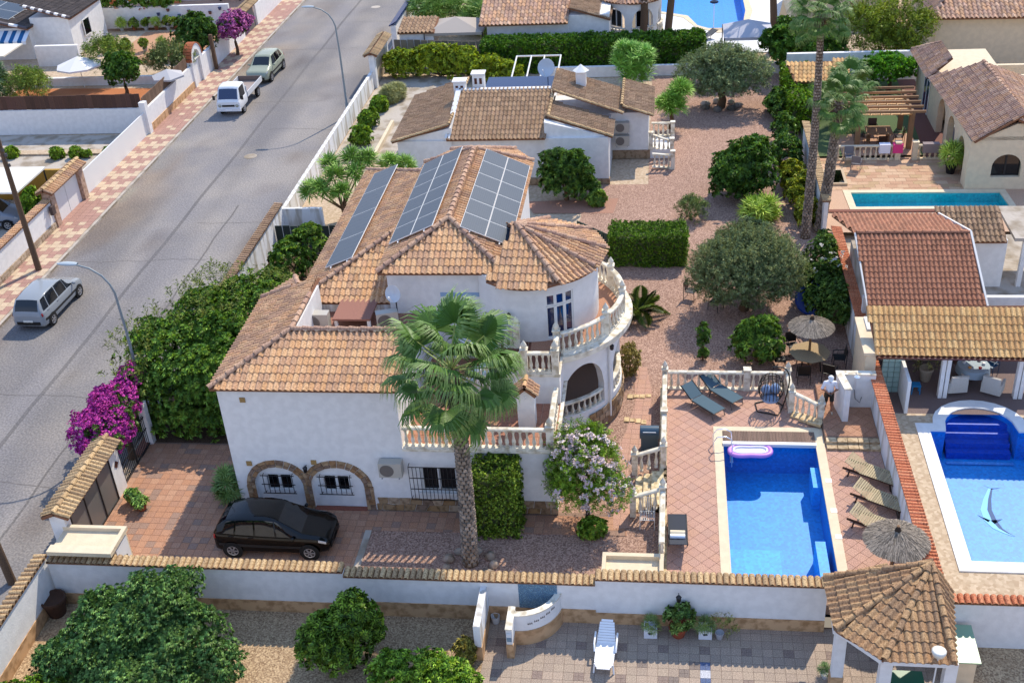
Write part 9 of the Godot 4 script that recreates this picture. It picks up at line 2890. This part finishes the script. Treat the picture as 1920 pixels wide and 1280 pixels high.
func greenery() -> void:
	var olive := [Color(0.055, 0.085, 0.040), Color(0.17, 0.22, 0.13)]
	var citrus := [Color(0.020, 0.055, 0.010), Color(0.085, 0.17, 0.025)]
	var lime := [Color(0.06, 0.13, 0.010), Color(0.17, 0.27, 0.03)]
	var ivy := [Color(0.025, 0.06, 0.012), Color(0.10, 0.17, 0.035)]
	tree("olive_tree", "round clipped olive tree with grey green crown in the gravel garden behind the pool", Vector3(3.65, 0, -48.1), 0.9, [[W(0, 2.15, 0), W(2.35, 1.7, 2.2)], [W(-1.0, 2.2, 0.5), W(1.6, 1.35, 1.5)], [W(1.1, 2.3, 0.3), W(1.6, 1.4, 1.6)], [W(0.2, 3.0, -0.4), W(1.7, 1.1, 1.6)]], 8200, "fine", [Color(0.07, 0.10, 0.045), Color(0.19, 0.235, 0.14)], 0.26, 0.42, "tree", "", 0.2, 0.35, 0.6, 0.12)
	tree("citrus_tree", "dark green round citrus bush at the far end of the gravel, left of the hedge", Vector3(4.35, 0, -60.6), 0.5, [[W(0, 1.6, 0), W(1.75, 1.5, 1.6)], [W(0.4, 2.5, -0.2), W(1.1, 0.9, 1.0)], [W(-0.7, 1.2, 0.4), W(1.2, 1.0, 1.1)]], 1900, "broad", citrus, 0.3, 0.5)
	tree("citrus_bush", "bright green leafy bush between the round olive and the pool balustrade", Vector3(4.0, 0, -43.7), 0.3, [[W(0, 0.95, 0), W(1.05, 0.85, 0.95)], [W(0.15, 1.5, -0.2), W(0.7, 0.55, 0.65)]], 900, "broad", [citrus[0], Color(0.12, 0.22, 0.03)], 0.24, 0.4)
	tree("oleander_shrub", "small grey green shrub on the far gravel near the clipped hedge block", Vector3(1.36, 0, -57.7), 0.0, [[W(0, 0.6, 0), W(0.75, 0.65, 0.7)]], 420, "fine", [Color(0.04, 0.08, 0.03), Color(0.16, 0.22, 0.08)], 0.25, 0.4, "shrub")
	tree("young_tree", "thin young tree alone on the shaded gravel behind the loungers", Vector3(1.65, 0, -43.7), 0.9, [[W(0, 1.3, 0), W(0.22, 0.6, 0.22)], [W(0.05, 0.35, 0), W(0.22, 0.25, 0.22)]], 110, "broad", citrus, 0.2, 0.3, "tree", "", 0.04)
	hedge_box("hedge", "square clipped hedge block in the garden beside the round tower", Vector3(-2.75, 0, -52.3), Vector3(1.0, 1.65, -54.2), 3800, [Color(0.035, 0.085, 0.008), Color(0.12, 0.22, 0.02)])
	var wb := tree("rose_bush", "tall climbing bush with white blossoms spilling over the boundary wall", Vector3(7.3, 0, -48.0), 0.3, [[W(0.1, 1.3, -2.4), W(0.85, 1.3, 1.5)], [W(0.0, 1.2, -0.2), W(1.0, 1.2, 1.5)], [W(0.3, 1.3, 1.6), W(0.8, 1.0, 1.1)]], 2300, "broad", ivy, 0.22, 0.36, "shrub")
	foliage(wb, "blossoms", [[W(0.1, 1.3, -1.0), W(1.05, 1.35, 2.6)]], 60, "flower", "petal", [Color(0.7, 0.68, 0.62), Color(0.85, 0.82, 0.8)], 0.16, 0.26, 0.9)
	feather_palm("young date palm with arching yellow green fronds beside the tower", Vector3(-1.2, 0, -47.3), 16, 1.7, [Color(0.10, 0.17, 0.02), Color(0.20, 0.27, 0.05)])
	tree("round_shrub", "dry yellowish shrub at the foot of the tower by the curved path", Vector3(-1.5, 0, -42.6), 0.0, [[W(0, 0.6, 0), W(0.5, 0.75, 0.7)]], 420, "tuft", [Color(0.10, 0.09, 0.03), Color(0.24, 0.19, 0.07)], 0.16, 0.26, "shrub")
	var ol := tree("oleander_tree", "flowering tree with pale pink blossoms at the corner of the front terrace", Vector3(-2.75, 0, -32.7), 0.9, [[W(0.0, 2.1, -0.2), W(1.25, 1.2, 1.2)], [W(-0.3, 2.9, -0.6), W(1.0, 0.8, 0.9)], [W(0.7, 1.6, 0.2), W(0.85, 0.7, 0.8)], [W(-0.6, 1.6, 0.2), W(0.7, 0.7, 0.7)]], 2300, "fine", [Color(0.05, 0.11, 0.012), Color(0.19, 0.32, 0.03)], 0.26, 0.4, "tree", "", 0.09)
	foliage(ol, "blossoms", [[W(0.0, 2.1, -0.2), W(1.3, 1.25, 1.25)], [W(-0.3, 2.9, -0.6), W(1.05, 0.85, 0.95)], [W(0.7, 1.6, 0.2), W(0.9, 0.75, 0.85)]], 330, "flower", "petal", [Color(0.72, 0.52, 0.52), Color(0.9, 0.80, 0.74)], 0.2, 0.34, 0.92)
	tree("low_shrub", "small bush with yellow leaves at the foot of the flowering tree", Vector3(-2.5, 0, -32.0), 0.0, [[W(0, 0.35, 0), W(0.5, 0.4, 0.4)]], 140, "broad", lime, 0.2, 0.3, "shrub")
	hedge_box("climbing_vine", "dense green climber covering the terrace wall right of the big palm", Vector3(-6.7, 0, -33.05), Vector3(-5.15, 2.75, -31.7), 2500, [Color(0.05, 0.10, 0.012), Color(0.17, 0.25, 0.04)], 0.17, 0.26, "climber")
	fan_palm("tall fan palm with rough trunk in front of the villa terrace", Vector3(-6.7, 0, -30.35), Vector3(-6.9, 7.5, -31.4), 0.25, 0.19, 25, 1.28)
	for i in 9:   # rocks round the palm foot
		var r := B.new()
		r.col = Color(0.42, 0.34, 0.27) * rf(0.6, 1.2)
		var a := i * 0.7
		r.blob(Vector3(-6.7 + cos(a) * 0.85, 0.1, -30.2 + sin(a) * 0.7), Vector3(rf(0.15, 0.3), rf(0.12, 0.2), rf(0.14, 0.25)), 4)
		solo("rock", r, "rubble", Vector3(-6.7 + cos(a) * 0.85, 0, -30.2 + sin(a) * 0.7), NTH[i] + " brown rock clockwise round the foot of the big fan palm", "rock", "rocks at the palm foot")
	# hedge mass and bougainvillea by the street
	var hm := tree("overgrown_hedge", "huge overgrown dark green hedge between street wall and garage wing", Vector3(-18.8, 0, -40.5), 0.4, [[W(-0.6, 1.7, 2.0), W(2.6, 1.7, 1.6)], [W(-0.2, 1.9, -0.5), W(2.7, 1.8, 2.2)], [W(-2.2, 2.3, 0.6), W(1.8, 1.5, 2.0)], [W(0.4, 2.2, -3.4), W(2.0, 1.6, 2.0)], [W(1.2, 1.9, 1.4), W(1.4, 1.6, 2.0)], [W(-0.5, 0.7, 2.9), W(2.5, 0.8, 0.8)], [W(-1.6, 2.6, -2.2), W(1.4, 1.2, 1.8)]], 7200, "broad", [Color(0.03, 0.08, 0.012), Color(0.14, 0.25, 0.04)], 0.24, 0.40, "hedge", "", 0.12, 0.35, 0.5, 0.25)
	foliage(hm, "shoots", [[W(-3.2, 2.6, 0.6), W(1.2, 1.3, 2.6)], [W(-0.5, 3.4, -2.6), W(2.4, 0.9, 2.4)]], 420, "fine", "leaf", [Color(0.09, 0.12, 0.03), Color(0.17, 0.21, 0.06)], 0.35, 0.6, 0.8, 1.2)
	var bg := tree("bougainvillea", "bright purple bougainvillea hanging over the street gate", Vector3(-21.5, 0, -35.9), 1.2, [[W(-0.2, 2.0, 0.9), W(0.95, 0.9, 1.0)], [W(-0.2, 2.2, -0.6), W(0.9, 0.8, 1.0)], [W(-0.1, 2.6, -2.0), W(0.7, 0.6, 1.0)]], 420, "broad", ivy, 0.2, 0.32, "shrub")
	foliage(bg, "blossoms", [[W(-0.45, 2.05, 0.9), W(1.2, 0.95, 1.1)], [W(-0.5, 2.2, -0.6), W(1.1, 0.85, 1.0)], [W(-0.2, 2.7, -1.9), W(0.6, 0.5, 0.8)]], 1700, "flower", "petal", [Color(0.38, 0.012, 0.24), Color(0.66, 0.06, 0.42)], 0.22, 0.36, 0.6)
	var p1 := bush_pot("terracotta_pot", "terracotta pot with pale rosette plant by the gate, farther one", Vector3(-20.25, 0, -33.1), 0.2, 0.3, lin(0.62, 0.36, 0.24))
	foliage(p1, "foliage", [[W(0, 0.42, 0), W(0.22, 0.18, 0.22)]], 26, "broad", "leaf", [Color(0.10, 0.2, 0.06), Color(0.22, 0.33, 0.12)], 0.3, 0.42)
	var p2 := bush_pot("terracotta_pot", "terracotta pot with pale rosette plant by the gate, nearer one", Vector3(-19.77, 0, -32.71), 0.2, 0.3, lin(0.62, 0.36, 0.24))
	foliage(p2, "foliage", [[W(0, 0.42, 0), W(0.22, 0.18, 0.22)]], 26, "broad", "leaf", [Color(0.10, 0.2, 0.06), Color(0.22, 0.33, 0.12)], 0.3, 0.42)
	tree("corner_bush", "dark spiky bush against the left corner of the garage front", Vector3(-16.4, 0, -33.3), 0.0, [[W(0, 0.7, 0), W(0.35, 0.7, 0.4)]], 70, "blade", [Color(0.03, 0.06, 0.02), Color(0.08, 0.13, 0.04)], 0.4, 0.6, "shrub")
	tree("olive_shrub", "yellow green shrub beside the west wing wall near the street", Vector3(-18.4, 0, -50.6), 0.2, [[W(-0.4, 1.2, 0.2), W(1.1, 1.1, 1.3)], [W(0.4, 1.8, -1.0), W(1.0, 0.9, 1.0)], [W(-0.8, 0.8, 1.2), W(0.9, 0.7, 0.8)]], 1000, "broad", [Color(0.03, 0.075, 0.012), Color(0.13, 0.22, 0.03)], 0.24, 0.4, "shrub")
	# yuccas behind the wing
	var yb := []
	for q in [[-0.9, 2.1, 0.6], [-0.1, 2.6, 0.2], [0.9, 2.5, -0.4], [-1.7, 1.8, 0.2], [0.3, 1.9, 0.9], [1.5, 3.0, -1.2], [2.6, 2.6, -1.4], [0.6, 3.2, -1.0], [3.4, 2.4, -1.8], [-0.6, 2.9, -0.8]]: yb.append([W(q[0], q[1], q[2]), W(0.3, 0.28, 0.3)])
	tree("yucca_tree", "group of branching yucca trees with sword leaves behind the west wing", Vector3(-18.0, 0, -58.2), 0.6, yb, 210, "blade", [Color(0.035, 0.09, 0.012), Color(0.14, 0.23, 0.05)], 0.55, 0.85, "tree", "", 0.11, 0.2, 0.9)
	# lower garden
	var fb := []
	for q in [[0, 1.4, 0, 1.7], [-1.5, 1.1, 0.3, 1.35], [1.5, 1.3, 0.0, 1.35], [0.4, 2.0, -0.6, 1.3], [-2.5, 0.5, 0.6, 1.1], [0.2, 0.9, 1.3, 1.5], [2.3, 0.9, 0.6, 1.0], [-1.2, 1.8, -0.5, 1.0], [1.0, 2.3, -1.3, 0.7]]: fb.append([W(q[0], q[1], q[2]), W(q[3], q[3] * 0.8, q[3])])
	tree("fig_tree", "large spreading tree with whorled lobed leaves filling the lower left corner", Vector3(-16.8, -0.6, -25.6), 0.5, fb, 2300, "palmate", [Color(0.030, 0.085, 0.025), Color(0.16, 0.29, 0.11)], 0.34, 0.52, "tree", "", 0.16, 0.4, 0.9)
	tree("citrus_tree", "glossy citrus tree in the lower garden in front of the wall", Vector3(-10.2, -0.6, -26.0), 0.5, [[W(0, 1.2, 0), W(1.15, 1.1, 1.0)], [W(0.4, 1.9, -0.2), W(0.85, 0.75, 0.8)], [W(-0.6, 1.4, 0.3), W(0.8, 0.8, 0.8)]], 1100, "broad", [Color(0.025, 0.065, 0.010), Color(0.15, 0.24, 0.03)], 0.26, 0.42)
	tree("low_hedge", "light green leafy hedge along the bottom edge of the lower garden", Vector3(-7.4, -0.6, -25.0), 0.1, [[W(-0.8, 0.7, 0), W(1.0, 0.8, 0.8)], [W(0.5, 0.6, 0.1), W(1.0, 0.75, 0.8)], [W(1.3, 0.55, 0.2), W(0.6, 0.6, 0.6)], [W(0.2, 1.0, -0.3), W(0.5, 0.45, 0.5)]], 900, "broad", [Color(0.05, 0.12, 0.012), Color(0.20, 0.32, 0.04)], 0.22, 0.36, "hedge")
	tree("dry_shrub", "small yellowing shrub against the dividing wall in the lower garden", Vector3(-6.3, -0.6, -26.3), 0.0, [[W(0, 0.5, 0), W(0.35, 0.5, 0.5)]], 120, "broad", [Color(0.08, 0.07, 0.015), Color(0.26, 0.22, 0.05)], 0.2, 0.3, "shrub")
	tree("low_hedge", "yellow green bush at the very bottom left corner of the lower garden", Vector3(-19.9, -0.6, -23.5), 0.1, [[W(0, 0.5, 0), W(1.2, 0.6, 0.8)]], 260, "broad", lime, 0.24, 0.36, "hedge")

func W(x: float, y: float, z: float) -> Vector3: return Vector3(x, y, z)
